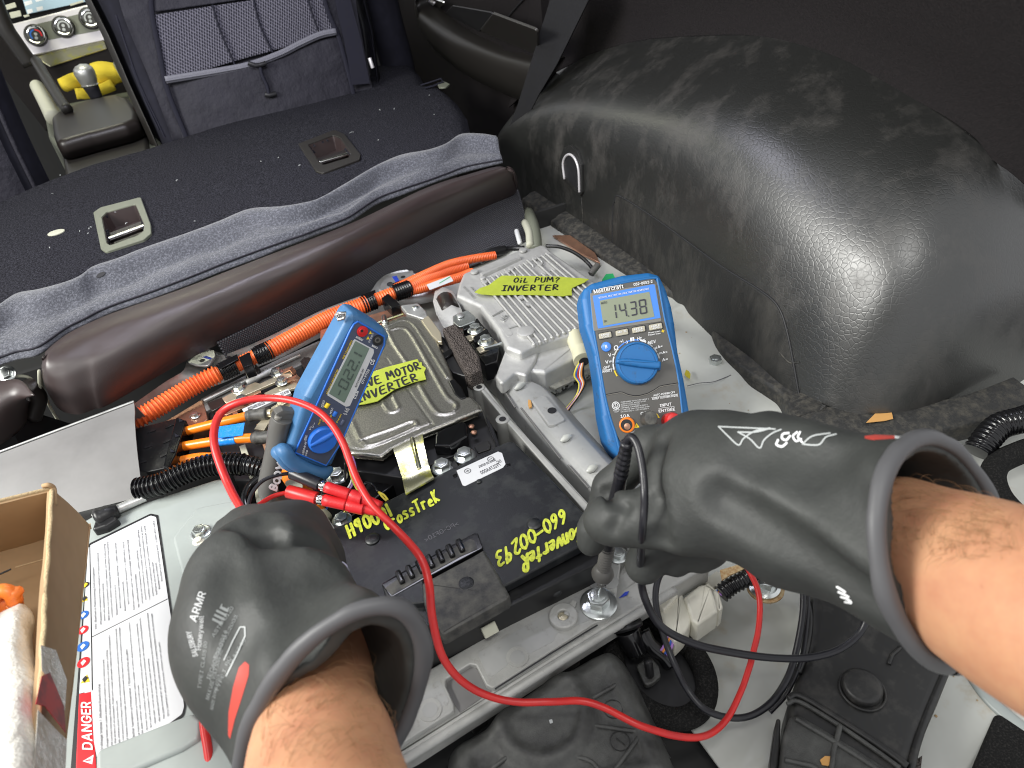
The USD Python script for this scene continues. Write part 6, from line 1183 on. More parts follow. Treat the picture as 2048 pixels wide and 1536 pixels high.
for (u, v) in zB([(870, 1415), (1250, 1235)]):
    tr = part(mm, 'warning_triangle', pl_plate(MP, [(u - 5.4, v + 4.4), (u + 5.6, v + 2.6), (u - .6, v - 6)], .0026, .0003, 0), 'printy')
    part(tr, 'triangle_mark', pl_plate(MP, [(u - .6, v + 1.6), (u + .8, v + 1.4), (u + .2, v - 2.6)], .003, .0003, 0), 'ink')
jk = part(mm, 'current_jack', pl_disc(MP, 1253, 850, 0, .001, [(.0102, 0), (.0102, .0035), (.0092, .0042), (.0078, .0042)]), 'orange2', 40)
part(jk, 'jack_hole', pl_disc(MP, 1253, 850, 0, .0054, [(.0075, 0), (.0075, .0003)]), 'ink')
part(jk, 'jack_contact', pl_disc(MP, 1254, 853, 0, .0056, [(.0042, 0), (.0042, .0012), (.002, .0016)]), 'copper')
o = MP.at(1294, 838, .002)
solo('black_plug', put(cat_([seal([(.0098, 0), (.0098, .016), (.0085, .021), (.006, .022)], 28)]), frame(o, (1, 0, 0), MP.n)), 'dust', 'grey black lead plug pushed into the common jack of the multimeter', 'plug', smooth=40)
solo('red_plug', put(cat_([seal([(.0105, 0), (.0105, .016), (.0085, .021), (.006, .022)], 28)]), frame(MP.at(1338, 842, .002), (1, 0, 0), MP.n)), 'red', 'red lead plug in the input jack of the multimeter', 'plug', smooth=40)
part(mm, 'tilt_stand', loft([[MP.at(1215, 640, -.040), MP.at(1310, 625, -.040)], [px(1225, 640, z=-.05) , px(1300, 640, z=-.05)]]), 'mblue')

# ================================================================== CLAMP METER
CM = plane3(px(725, 640, d=.760), px(600, 935, d=.80), px(770, 690, d=.79))
ck = thing('clamp_meter', 'blue hand-held clamp meter hooked round the orange cable, dial at its lower end', 'clamp meter', CM.at(640, 900))
yA = lambda p: z9(p, 560, 620, 8.533); yB = lambda p: z9(p, 540, 780, 8.533)
co = [(698, 634), (706, 627), (720, 628), (771, 659), (779, 673), (777, 690), (724, 796), (686, 891), (664, 930), (650, 944), (588, 920), (578, 897), (610, 795)]
part(ck, 'body', pl_plate(CM, co, 0, .030, .007, .004), 'cblue', 50)
part(ck, 'back_shell', pl_plate(CM, [(692, 632), (706, 627), (771, 659), (779, 673), (724, 796), (664, 930), (640, 940), (575, 900), (602, 795)], -.020, .022, .003, .004), 'cblue', 50)
part(ck, 'shell_seam', tube([CM.at(u, v, -.016) for u, v in [(692, 638), (603, 795), (572, 895)]], .0008, 6), 'cface', True)
ci = [(716, 643), (768, 673), (768, 690), (720, 800), (682, 885), (652, 931), (590, 905), (597, 890), (641, 793), (700, 662), (708, 648)]
part(ck, 'face', pl_plate(CM, ci, .0012, .003, .0008, .002), 'cface', 40)
part(ck, 'face_border', tube([CM.at(u, v, .0008) for u, v in ci + [ci[0]]], .0012, 8), 'cblue2', True)
part(ck, 'lcd_frame', pl_plate(CM, [(709, 678), (748, 699), (748, 706), (700, 812), (692, 814), (655, 791), (655, 786)], .0018, .001, .0003, .0015), 'paper')
sc = part(ck, 'lcd', pl_plate(CM, [(711, 682), (739, 697), (689, 806), (658, 787)], .0022, .0006, 0, .0008), 'lcd2')
R0, R1, L0, L1 = map(np.array, ((689., 806.), (739., 697.), (658., 787.), (711., 682.)))
def lq(s, h): a = R0 * (1 - s) + R1 * s; b = L0 * (1 - s) + L1 * s; return tuple(a * (1 - h) + b * h)
part(sc, 'lcd_digits', seg_on(CM, [(c, lq(s0, .2), lq(s1, .2), lq(s0 + .0, .78)) for c, s0, s1 in (('-', .05, .16), ('0', .2, .33), ('2', .38, .51), ('2', .55, .68), ('.', .70, .73), ('1', .70, .83))][:4] + [('.', lq(.70, .18), lq(.73, .18), lq(.70, .26)), ('1', lq(.70, .2), lq(.83, .2), lq(.70, .78))], None, .0026), 'lcdfaint', False)
def ctext(s, a, b, c, f=yA, bold=False, h=.0016): return text_on(CM, s, *f([a, b, c]), h, bold)
part(ck, 'yellow_lettering', cat_([ctext('ONE TOUCH ZERO', (1085, 840), (1240, 525), (1060, 830)), ctext('AC/DC CLAMP METER', (805, 1440), (1000, 1020), (780, 1430)), ctext('Hz/Duty', (840, 600), (900, 440), (815, 590), yB), ctext('Ω/·)', (915, 545), (970, 440), (890, 535), yB), ctext('HOLD', (1000, 560), (1060, 430), (980, 550), yB), ctext('Peak', (1150, 560), (1225, 410), (1130, 550), yB)]), 'printy', False)
part(ck, 'white_lettering', cat_([ctext('VΩHz', (1405, 535), (1290, 470), (1420, 500), bold=True), ctext('COM', (1655, 665), (1565, 620), (1668, 635), bold=True), ctext('CAT II 600V', (1530, 560), (1600, 400), (1505, 550)), ctext('DT-9702', (1415, 1260), (1530, 1020), (1385, 1245), bold=True), ctext('CE', (1590, 940), (1620, 850), (1535, 925), bold=True), ctext('C.E.M', (1290, 1520), (1345, 1390), (1250, 1505), bold=True),
     ctext('V~', (740, 650), (770, 560), (715, 640), yB), ctext('V=', (690, 690), (715, 620), (665, 680), yB), ctext('~200A', (610, 880), (640, 780), (575, 870), yB, True), ctext('~40', (600, 960), (625, 890), (575, 950), yB, True), ctext('=200A', (570, 1110), (610, 960), (540, 1100), yB, True), ctext('=40', (620, 1130), (650, 1030), (590, 1120), yB, True), ctext('ZERO', (905, 300), (940, 180), (870, 290), yB), ctext('HOLD', (1045, 410), (1080, 310), (1015, 400), yB), ctext('0 Adj', (1310, 430), (1350, 320), (1250, 410), yB)]), 'printw', False)
part(ck, 'frame_lettering', ctext('AUTO POWER OFF', (1300, 1325), (1440, 1010), (1275, 1315), h=.0022), 'inkgrey', False)
def cbtn(p0, p1, w, c): part(ck, 'button', tube([CM.at(*yB([p0])[0], .001), CM.at(*yB([p1])[0], .001)], w, 12), c, True)
cbtn((950, 295), (995, 225), .0028, 'printy'); cbtn((1085, 440), (1125, 365), .0026, 'cblue2'); cbtn((1215, 590), (1258, 505), .0024, 'cface')
part(ck, 'dial', pl_disc(CM, 644, 878, 0, .001, [(.0172, 0), (.0172, .004), (.0155, .006)]), 'cblue2', 40)
part(ck, 'dial_ridge', tube([CM.at(*yB([q])[0], .0062) for q in ((690, 955), (910, 830), (1140, 695))], [.0022, .0042, .0030], 10), 'cblue2', True)
for (u, v, c, c2) in ((724, 662, 'redboot', 'red'), (755, 680, 'ink', 'mgrey')):
    j = part(ck, 'jack', pl_disc(CM, u, v, 0, .001, [(.0062, 0), (.0062, .0022), (.005, .0026)]), c, 40)
    part(j, 'jack_ring', pl_disc(CM, u, v, 0, .0032, [(.0035, 0), (.0033, .0012), (.002, .0014)]), c2, 40)
    part(j, 'jack_hole', pl_disc(CM, u, v, 0, .0046, [(.0016, 0), (.0016, .0002)]), 'ink')
for u, v in yA([(1540, 390), (1500, 480)]): part(ck, 'warning_triangle', pl_plate(CM, [(u - 3, v + 2.6), (u + 3.4, v + 2), (u + .6, v - 3.4)], .0016, .0003, 0), 'printy')
part(ck, 'wrist_clip', tube([CM.at(u, v, h) for u, v, h in ((673, 634, -.006), (676, 628, -.002), (690, 626, -.002), (688, 636, -.001), (676, 640, -.005))], .0022, 8), 'chrome', True)
part(ck, 'clip_plate', pl_plate(CM, [(672, 633), (680, 627), (698, 627), (690, 638), (676, 641)], -.008, .006, .002, .002), 'steel', 40)
gd = spl([CM.at(u, v, h) for u, v, h in [(562, 902, -.012), (568, 902, .0), (584, 922, .003), (612, 938, .003), (642, 947, .002), (662, 938, -.006)]], 8)
part(ck, 'hand_guard', tube(gd, np.interp(np.linspace(0, 1, len(gd)), [0, .1, .85, 1], [.005, .0085, .0080, .004]), 18), 'cblue', True)
part(ck, 'guard_lower', tube(gd + (CM.at(590, 935, 0) - CM.at(600, 915, 0)) * .45 - CM.n * .006, np.interp(np.linspace(0, 1, len(gd)), [0, .1, .85, 1], [.005, .0085, .0080, .004]), 18), 'cblue', True)
part(ck, 'jaw_trigger', pl_plate(CM, [(540, 885), (556, 874), (562, 890), (552, 915), (546, 905)], -.02, .012, .003, .003), 'cblue', 50)
jw = [(562, 828, -.02), (556, 850, -.022), (551, 885, -.024), (544, 920, -.026), (537, 950, -.027), (534, 975, -.028), (545, 995, -.029), (568, 1004, -.03), (592, 998, -.03), (606, 980, -.03), (610, 955, -.028)]
jp = spl([CM.at(u, v, h) for u, v, h in jw], 8)
part(ck, 'jaw', tube(jp + [0, 0, -.004], .0115, 16, flat=1.2, up=CM.n), 'mgrey', True)
part(ck, 'jaw_edge', tube(jp[:60] + CM.n * .004 + (CM.at(545, 900) - CM.at(552, 900)) * 1.0, .0042, 10), 'mbezel', True)
part(ck, 'jaw_shoulder', pl_plate(CM, [(552, 828), (566, 820), (596, 824), (590, 850), (572, 890), (566, 900), (562, 860)], -.014, .012, .003, .002), 'mgrey', 40)
JP = Plane(CM.at(558, 950, -.002), CM.n)
part(ck, 'jaw_handwriting', cat_([hand_on(JP, 'B', (553, 982), (556, 970), (540, 979), .3, seed=2), hand_on(JP, 'O', (558, 969), (562, 958), (546, 966), .3, seed=2), hand_on(JP, 'D', (562, 957), (565, 946), (550, 953), .3, seed=2), hand_on(JP, 'Y', (566, 942), (569, 931), (553, 938), .3, seed=2)]), 'printw', False)

# ================================================================== LEADS AND PROBE
def pd(l): return [px(u, v, d=d) for u, v, d in l]
pg = thing('plug_adaptor', 'red lead adaptor with a ribbed red boot lying over the converter corner', 'adaptor', px(640, 1000, d=.79))
part(pg, 'barrel', tube(pd([(577, 983, .80), (634, 997, .79)]), .0078, 18), 'red', True)
part(pg, 'metal_ring', tube(pd([(634, 997, .79), (647, 1000, .788)]), .0062, 18), 'chrome', True)
part(pg, 'boot', tube(spl(pd([(648, 1000, .788), (690, 1009, .785), (695, 1010, .785), (727, 1017, .783), (728, 1017, .783), (740, 1020, .782), (756, 1024, .78)]), 4), np.interp(np.arange(25), [0, 8, 9, 14, 15, 16, 24], [.0068, .0068, .0076, .0076, .0064, .0062, .005]), 16), 'redboot', True)
part(pg, 'thin_lead', tube(spl(pd([(577, 984, .80), (545, 993, .79), (515, 1012, .77), (500, 1030, .75)]), 8), .0026, 8), 'red', True)
pg = thing('plug_adaptor', 'black lead adaptor with a red boot lying just above the red one', 'adaptor', px(640, 960, d=.79))
part(pg, 'barrel', tube(pd([(584, 946, .80), (640, 969, .79)]), .0074, 18), 'rubber_cable', True)
part(pg, 'metal_ring', tube(pd([(640, 969, .79), (651, 974, .788)]), .0062, 18), 'chrome', True)
part(pg, 'boot', tube(spl(pd([(652, 974, .788), (696, 988, .785), (701, 990, .785), (724, 998, .783), (725, 998, .783), (742, 1004, .782), (762, 1012, .78)]), 4), np.interp(np.arange(25), [0, 8, 9, 14, 15, 16, 24], [.0066, .0066, .0076, .0076, .0066, .0064, .0052]), 16), 'redboot', True)
part(pg, 'thin_lead', tube(spl(pd([(584, 947, .80), (555, 950, .79), (525, 962, .78), (505, 985, .77), (497, 1010, .76), (498, 1035, .75)]), 8), .0022, 8), 'rubber_cable', True)
RL = [(505, 1060, .60, 22), (490, 1030, .62, 22), (455, 965, .66, 23), (430, 890, .68, 23), (440, 830, .70, 22), (480, 803, .70, 21), (540, 796, .70, 20), (600, 806, .69, 20), (650, 835, .68, 20), (685, 885, .67, 21), (710, 950, .66, 21), (740, 1008, .64, 21), (790, 1060, .63, 22), (838, 1112, .63, 23), (858, 1170, .62, 24), (866, 1240, .62, 24), (884, 1310, .62, 23), (920, 1355, .62, 22), (970, 1388, .62, 21), (1030, 1404, .62, 20), (1100, 1404, .62, 20), (1160, 1402, .625, 20), (1212, 1418, .62, 20), (1280, 1450, .61, 20), (1350, 1470, .61, 20), (1410, 1472, .62, 19), (1450, 1445, .64, 18), (1480, 1390, .66, 17), (1505, 1310, .68, 17), (1520, 1240, .70, 16), (1518, 1190, .71, 16), (1500, 1145, .72, 16), (1478, 1105, .73, 16)]
rl_ = spl(pd([q[:3] for q in RL]), 8); rl_ += (np.stack([meshkit.fbm(rl_ * 14, 3, k) for k in (1, 2, 3)], 1) - .5) * .005
solo('red_test_lead', tube(rl_, spl(np.array([(q[3] / 2 * .72 * q[2] / FPX, 0, 0) for q in RL]), 8)[:, 0], 16), 'red', 'long red silicone test lead looping from left glove across the bay to right glove', 'test lead', smooth=True)
BL = [(1251, 900, .540, 15), (1254, 882, .535, 17), (1264, 875, .53, 17), (1276, 895, .525, 16), (1286, 945, .52, 16), (1289, 1005, .515, 16), (1284, 1075, .53, 16), (1281, 1150, .63, 16), (1293, 1205, .65, 16), (1325, 1255, .66, 16), (1390, 1288, .66, 16), (1470, 1306, .66, 16), (1550, 1316, .66, 15), (1620, 1315, .66, 15), (1680, 1298, .66, 14), (1722, 1262, .66, 14), (1735, 1215, .66, 14), (1722, 1165, .66, 14), (1690, 1120, .67, 14), (1650, 1090, .68, 14)]
solo('black_test_lead', tube(spl(pd([q[:3] for q in BL]), 8), spl(np.array([(q[3] / 2 * q[2] / FPX, 0, 0) for q in BL]), 8)[:, 0], 14), 'rubber_cable', 'black test lead running from the probe top down past the white connector', 'test lead', smooth=True)
B2 = [(1340, 1120, .68, 13), (1316, 1160, .69, 13), (1312, 1210, .69, 13), (1330, 1280, .69, 13), (1352, 1335, .68, 13), (1372, 1375, .68, 13), (1405, 1415, .67, 14), (1450, 1434, .67, 14), (1500, 1432, .67, 14), (1545, 1402, .68, 14), (1578, 1350, .69, 14), (1596, 1285, .70, 13), (1606, 1215, .71, 12), (1604, 1150, .72, 11)]
solo('black_loop_lead', tube(spl(pd([q[:3] for q in B2]), 8), spl(np.array([(q[3] / 2 * q[2] / FPX, 0, 0) for q in B2]), 8)[:, 0], 14), 'rubber_cable', 'second black lead hanging in a wide loop under the right glove', 'test lead', smooth=True)
B3 = [(1612, 1150, .725, 9), (1616, 1200, .72, 9), (1612, 1260, .71, 9), (1602, 1320, .70, 9), (1575, 1385, .695, 8), (1540, 1425, .69, 8)]
solo('black_thin_lead', tube(spl(pd([q[:3] for q in B3]), 8), .0023, 8), 'rubber_cable', 'thin black wire beside the loop along the plastic tray', 'wire', smooth=True)
solo('red_lead_end', tube(spl(pd([(405, 1400, .66), (408, 1450, .65), (416, 1500, .64), (424, 1560, .63)]), 8), .0042, 12), 'red', 'short run of red lead showing left of the left glove cuff', 'test lead', smooth=True)
pr = thing('test_probe', 'black test probe held upright with its needle on the plated bolt', 'probe', px(1197, 1190, d=.735))
tip, top = px(1197, 1192, d=.733), px(1254, 884, d=.535)
ax = (top - tip); Lp_ = np.linalg.norm(ax); ax /= Lp_
def pa(t): return tip + (top - tip) * t
part(pr, 'needle', tube([pa(0), pa(.012), pa(.10)], [.0002, .0009, .0011], 12), 'zinc', True)
part(pr, 'needle_sleeve', tube([pa(.085), pa(.10), pa(.17)], [.0028, .0042, .0062], 18), 'mgrey', True)
part(pr, 'finger_guard', tube([pa(.16), pa(.172), pa(.19), pa(.21), pa(.235)], [.0066, .0104, .0114, .0100, .0072], 22), 'mgrey', True)
gp_ = np.linspace(.22, .40, 48); part(pr, 'ribbed_grip', tube([pa(t) for t in gp_], .0066 + .0006 * np.sin(np.arange(48) * 1.3), 18), 'mgrey', True)
part(pr, 'handle', tube([pa(t) for t in np.linspace(.38, .84, 12)], [.0066, .0066, .0066, .0068, .007, .0072, .0072, .007, .0066, .006, .0056, .0054], 18), 'rubber_cable', True)
gp_ = np.linspace(.83, 1.0, 36); part(pr, 'strain_relief', tube([pa(t) for t in gp_], np.linspace(.0056, .0044, 36) + .0006 * np.sign(np.sin(np.arange(36) * 1.2)), 16), 'rubber_cable', True)

# ================================================================== WHITE CONNECTORS, HARNESS, LOWER WELL
wc = thing('white_connector', 'cream cylindrical connector with coloured wires beside the multimeter', 'connector', px(1160, 700, z=-.02))
part(wc, 'socket_ring', put(seal([(.019, 0), (.019, .004), (.015, .005)], 26), frame(px(1136, 690, z=-.012), (1, 0, 0), (0, -.8, .5))), 'ink')
part(wc, 'barrel', tube([px(1148, 672, z=.002), px(1160, 700, z=.0), px(1163, 703, z=.0), px(1168, 722, z=-.002)], [.0135, .0135, .0148, .0155], 22), 'cream', 40)
part(wc, 'barrel_hole', put(seal([(.0075, 0), (.0075, .0006)], 20), frame(px(1168, 723, z=-.0005), (1, 0, 0), px(1168, 735, z=-.003) - px(1150, 675, z=.002))), 'ink')
for k, c in enumerate(('wy', 'wb', 'wr', 'printw', 'wo', 'rubber_cable')):
    o = (k - 2.5) * 1.6
    part(wc, 'wire', tube(spl([px(u + o * f, v, z=z) for u, v, z, f in [(1165, 722, -.001, .8), (1160, 735, -.008, 1.6), (1158, 752, -.02, 2.2), (1164, 768, -.03, 1.4), (1156, 790, -.045, .6), (1140, 812, -.056, .8), (1128, 828, -.060, 1.2)]], 6), .0016, 6), c, True)
solo('foil_mat', sheet(facing(loft([[px(1088, 745, z=-.03), px(1120, 722, z=-.03), px(1160, 712, z=-.03), px(1200, 712, z=-.034)], [px(1082, 765, z=-.032), px(1110, 778, z=-.035), px(1150, 760, z=-.036), px(1200, 735, z=-.04)]]), (0, 0, 1)), .003), 'foil', 'dull grey foil insulation slab under the cream connector', 'insulation')
solo('foil_mesh', sheet(facing(loft([[px(1092, 774, z=-.034), px(1135, 756, z=-.036), px(1196, 734, z=-.04)], [px(1108, 792, z=-.058), px(1150, 770, z=-.058), px(1205, 748, z=-.058)]]), (0, -1, .6)), .002), 'foilx', 'silver and black gridded foil edge beside the grey member', 'insulation')
fb = thing('floor_bolt', 'pale plated bolt at the foot of the arch trim behind the multimeter', 'bolt', px(1432, 728, z=-.06))
part(fb, 'hex', put(hexbolt(.010, .010), frame(px(1430, 728, z=-.062), (1, 0, 0), (0, 0, 1))), 'zinc', 30)
solo('yellow_leaf', plate(np.array(pxpoly([(1369, 748), (1372, 739), (1378, 742), (1381, 748), (1380, 757), (1373, 753)], -.057)), -.058, -.0572), 'leaf2', 'small yellow green leaf scrap on the white floor right of the multimeter', 'leaf')
solo('grey_thread', tube(spl([px(u, v, z=-.0585) for u, v in [(1374, 772), (1400, 766), (1425, 764), (1448, 756), (1462, 750)]], 6), .0006, 6), 'inkgrey', 'fine grey thread on the white floor', 'thread')
# upper right corner harness and black cable by the oil pump inverter
rc = thing('rear_harness', 'thin black cable and grey clip between the oil pump inverter and the trim', 'cable', px(1150, 520, z=-.04))
part(rc, 'cable', tube(spl([px(u, v, z=z) for u, v, z in [(1092, 492, -.01), (1120, 494, -.01), (1150, 506, -.02), (1175, 525, -.035), (1190, 545, -.045)]], 8), .0036, 8), 'black', True)
part(rc, 'clip', tube([px(1182, 548, z=-.02), px(1196, 530, z=-.012)], .0062, 10), 'mgrey', True)
part(rc, 'green_film', plate(np.array(pxpoly([(1204, 560), (1212, 548), (1226, 547), (1232, 560), (1215, 572)], -.03)), -.034, -.03), 'green')
part(rc, 'body_rib', tube(spl([px(u, v, z=z) for u, v, z in [(1056, 425, -.02), (1066, 450, -.02), (1072, 480, -.03), (1072, 500, -.04)]], 6), .012, 10), 'greyplast', True)
part(rc, 'pale_tube', tube(spl([px(u, v, z=z) for u, v, z in [(1050, 445, -.02), (1058, 465, -.02), (1060, 492, -.03)]], 6), .008, 10), 'ivory', True)
part(rc, 'pale_tab', tube([px(1033, 462, z=-.03), px(1040, 486, z=-.03)], .005, 8), 'printw', True)
part(rc, 'black_arm', tube(spl([px(u, v, z=z) for u, v, z in [(1004, 504, -.01), (1016, 498, -.01), (1030, 497, -.012), (1048, 496, -.01)]], 5), .005, 8), 'black', True)
part(rc, 'black_hose', tube(spl([px(u, v, z=z) for u, v, z in [(960, 520, -.01), (985, 505, -.005), (1010, 500, -.01)]], 5), .009, 10), 'black', True)
part(rc, 'copper_panel', pplate([(1105, 470), (1140, 470), (1190, 505), (1200, 525), (1160, 505)], -.05, .004, .001), 'copper')
# white multi-way connector in the well
LZ_ = -.085
wh = thing('white_housing', 'cream white multi-way connector housing with a black wrapped harness', 'connector', px(1380, 1230, z=-.1))
part(wh, 'housing', pplate([(1314, 1212), (1330, 1190), (1345, 1180), (1362, 1178), (1368, 1196), (1392, 1210), (1380, 1250), (1372, 1262), (1350, 1284), (1334, 1262)], LZ_ + .004, .03, .003, .002), 'white', 40)
part(wh, 'latch', pplate([(1316, 1210), (1340, 1182), (1352, 1180), (1356, 1190), (1328, 1220)], LZ_ + .010, .008, .002, .002), 'white', 40)
part(wh, 'mate', pplate([(1368, 1194), (1398, 1170), (1410, 1168), (1424, 1176), (1432, 1200), (1436, 1222), (1396, 1250), (1384, 1240)], LZ_ + .009, .032, .003, .002), 'white', 40)
part(wh, 'mate_flange', pplate([(1408, 1170), (1416, 1164), (1440, 1186), (1446, 1214), (1440, 1222), (1430, 1216)], LZ_ + .006, .03, .002, .001), 'white', 40)
part(wh, 'housing_face', pplate([(1378, 1244), (1404, 1236), (1440, 1218), (1436, 1230), (1395, 1258)], LZ_ - .004, .02, .001), 'white')
part(wh, 'harness', corr(spl([px(u, v, z=z) for u, v, z in [(1442, 1188, LZ_ + .006), (1462, 1172, LZ_ + .01), (1490, 1158, LZ_ + .016), (1520, 1140, LZ_ + .02)]], 8), .0095, .0050, .0018), 'black_gloss', True)
for k, c in enumerate(('printw', 'wb', 'wo', 'wv')):
    part(wh, 'wire', tube(spl([px(u, v + k * 2.5, z=LZ_ + .004) for u, v in [(1428, 1182), (1438, 1180), (1450, 1184)]], 4), .0016, 6), c, True)
for k, c in enumerate(('wv', 'wo', 'wb', 'wv')):
    part(wh, 'wire', tube(spl([px(u + k * 4, v + k * 3, z=LZ_ - .004) for u, v in [(1345, 1262), (1336, 1272), (1330, 1288), (1322, 1302)]], 5), .0016, 6), c, True)
part(wh, 'white_plate', pplate([(1405, 1162), (1432, 1142), (1462, 1148), (1448, 1172), (1420, 1176)], LZ_ - .002, .01, .001), 'white')
wb_ = thing('well_bolt', 'plated bolt on a rust edged washer under the right glove', 'bolt', px(1532, 1165, z=-.1))
part(wb_, 'washer', put(seal([(.021, 0), (.021, .002), (.018, .003)], 30), frame(px(1530, 1176, z=-.098), (1, 0, 0), (0, 0, 1))), 'rust', 40)
part(wb_, 'hex', put(hexbolt(.0125, .013), frame(px(1528, 1172, z=-.094), (1, .3, 0), (0, 0, 1))), 'zinc', 30)
part(wb_, 'rust_patch', pplate([(1440, 1140), (1480, 1128), (1492, 1136), (1460, 1150), (1444, 1160)], -.06, .002, 0), 'rust')
# foam ring, plug
fo = thing('foam_ring', 'black foam grommet ring round a dark opening in the floor', 'grommet', px(1330, 1340, z=-.11))
cen_ = px(1318, 1338, z=-.118); ang = np.linspace(0, 2 * math.pi, 60)
part(fo, 'ring', tube(np.stack([cen_[0] + .044 * np.cos(ang), cen_[1] + .058 * np.sin(ang), cen_[2] + 0 * ang], 1), .012, 14), 'foamd', True)
part(fo, 'opening', plate(Polygon([(cen_[0] + .040 * math.cos(t), cen_[1] + .054 * math.sin(t)) for t in ang]), cen_[2] - .008, cen_[2] - .004), 'ink')
part(fo, 'cable_boot', tube(spl([px(1254, 1256, z=-.075), px(1262, 1275, z=-.085), px(1275, 1300, z=-.10)], 6), .014, 16), 'black_gloss', True)
part(fo, 'boot_rim', tube([px(1252, 1246, z=-.072), px(1256, 1258, z=-.076)], .017, 18), 'black', True)
part(fo, 'wrapped_cable', tube(spl([px(1285, 1262, z=-.08), px(1300, 1290, z=-.09), px(1325, 1310, z=-.1), px(1340, 1330, z=-.11)], 6), .008, 10), 'black_gloss', True)
# bottom plastic storage bin
bn = thing('storage_bin', 'dusty grey black moulded plastic bin with a round boss at the bottom edge', 'bin', px(1130, 1440, z=-.1))
BZn = -.082; BP = flatz(BZn)
bo = [(884, 1530), (888, 1490), (905, 1470), (960, 1440), (1000, 1405), (1080, 1352), (1175, 1298), (1205, 1284), (1228, 1284), (1250, 1300), (1275, 1340), (1300, 1395), (1335, 1470), (1375, 1570), (1100, 1640), (900, 1600)]
bpts = np.array(pxpoly(bo, BZn)); bpoly = rnd(bpts, .012)
x0, y0, x1, y1 = bpoly.bounds
gx, gy = np.arange(x0, x1, .003), np.arange(y0, y1, .003)
XX, YY = np.meshgrid(gx, gy)
bd = np.array([bpoly.exterior.distance(Point(a, b)) if bpoly.contains(Point(a, b)) else -bpoly.exterior.distance(Point(a, b)) for a, b in zip(XX.ravel(), YY.ravel())]).reshape(XX.shape)
ZZ = BZn - .03 * np.exp(-np.maximum(bd, 0) / .007) - .006 / (1 + np.exp((bd - .022) / .002)) * 0 + .006 * (1 / (1 + np.exp(-(bd - .010) / .0018)) - 1 / (1 + np.exp(-(bd - .028) / .0018)))
bc0 = px(1085, 1432, z=BZn); rr = np.hypot(XX - bc0[0], YY - bc0[1])
ZZ += .010 / (1 + np.exp((rr - .050) / .0025)) - .006 / (1 + np.exp((rr - .036) / .002)); 
mk = bd > -.002
idx = -np.ones(XX.shape, int); idx[mk] = np.arange(mk.sum())
q = np.stack([idx[:-1, :-1], idx[:-1, 1:], idx[1:, 1:], idx[1:, :-1]], -1).reshape(-1, 4); q = q[(q >= 0).all(1)]
bmesh = facing(trimesh.Trimesh(np.c_[XX[mk], YY[mk], ZZ[mk]], np.vstack([q[:, [0, 1, 2]], q[:, [0, 2, 3]]]), process=False), (0, 0, 1))
part(bn, 'moulding', sheet(bmesh, .002), 'duct', True)
BPt = flatz(BZn + .001)
for l, w in (([(1185, 1397), (1245, 1362)], .0022), ([(1165, 1448), (1285, 1464)], .0022), ([(1285, 1464), (1230, 1540)], .0022), ([(1046, 1490), (980, 1540)], .0022), ([(1125, 1500), (1135, 1520)], .0018)):
    part(bn, 'rib', tube([BPt.at(u, v, .0) for u, v in l], w, 8), 'duct', True)
part(bn, 'arc_rib', tube([BPt.at(u, v, .0) for u, v in spl([(1100, 1560), (1120, 1528), (1150, 1515), (1185, 1525), (1210, 1560)], 6)[:, :2]], .0022, 8), 'duct', True)
for u, v in ((1226, 1418), (1240, 1482)):
    cs = part(bn, 'date_stamp', put(plate(Point(0, 0).buffer(.0095).difference(Point(0, 0).buffer(.0088)), 0, .0006), frame(BPt.at(u, v, -.0006), (1, 0, 0), (0, 0, 1))), 'tray')
    part(cs, 'stamp_arrow', tube([BPt.at(u - 8, v - 6, .0), BPt.at(u + 10, v + 8, .0)], .0006, 5), 'tray')
for u, v in ((955, 1440), (1140, 1320)):
    part(bn, 'clip_tab', pplate([(u - 18, v + 8), (u + 12, v - 14), (u + 20, v - 4), (u + 4, v + 8), (u - 10, v + 18)], BZn - .004, .012, .0015, .001), 'tray', 40)
ls = part(bn, 'lug', pplate([(1272, 1330), (1300, 1310), (1318, 1332), (1322, 1352), (1306, 1366), (1290, 1372)], BZn - .02, .006, .002, .004), 'duct', 40)
part(ls, 'lug_pin', tube([px(1300, 1350, z=BZn - .016), px(1296, 1322, z=BZn + .004)], .0045, 12), 'black', True)
part(bn, 'dust_speck', pl_plate(BPt, [(1098, 1440), (1104, 1438), (1106, 1445), (1100, 1447)], .0095, .0006, 0), 'printg')
# right plastic tray
ty = thing('plastic_tray', 'black plastic air duct tray with a round cap in the lower right of the well', 'tray', px(1720, 1380, z=-.08))
TZ = -.078; TPl = flatz(TZ)
part(ty, 'body', pplate([(1560, 1560), (1570, 1450), (1578, 1400), (1602, 1330), (1615, 1262), (1618, 1200), (1632, 1140), (1760, 1130), (1905, 1200), (1930, 1280), (1908, 1330), (1880, 1400), (1850, 1470), (1815, 1570)], TZ, .05, .012, .012, 6), 'tray', 50)
part(ty, 'lower_step', pplate([(1556, 1570), (1566, 1468), (1580, 1432), (1600, 1428), (1720, 1500), (1790, 1545), (1800, 1600)], TZ + .005, .02, .004, .004, 4), 'duct', 45)
part(ty, 'flange_edge', tube([TPl.at(u, v, .001) for u, v in spl([(1576, 1398), (1600, 1392), (1680, 1440), (1760, 1492), (1815, 1532)], 6)[:, :2]], .0032, 10), 'tray', True)
part(ty, 'flange_edge', tube([TPl.at(u, v, .002) for u, v in spl([(1574, 1408), (1600, 1404), (1680, 1452), (1756, 1504), (1800, 1536)], 6)[:, :2]], .0022, 10), 'duct', True)
for l in ([(1592, 1438), (1660, 1478), (1740, 1528), (1790, 1560)], [(1680, 1452), (1668, 1500), (1660, 1560)], [(1570, 1520), (1620, 1530), (1680, 1560)]):
    part(ty, 'rib', tube([TPl.at(u, v, .006) for u, v in l], .0024, 8), 'duct', True)
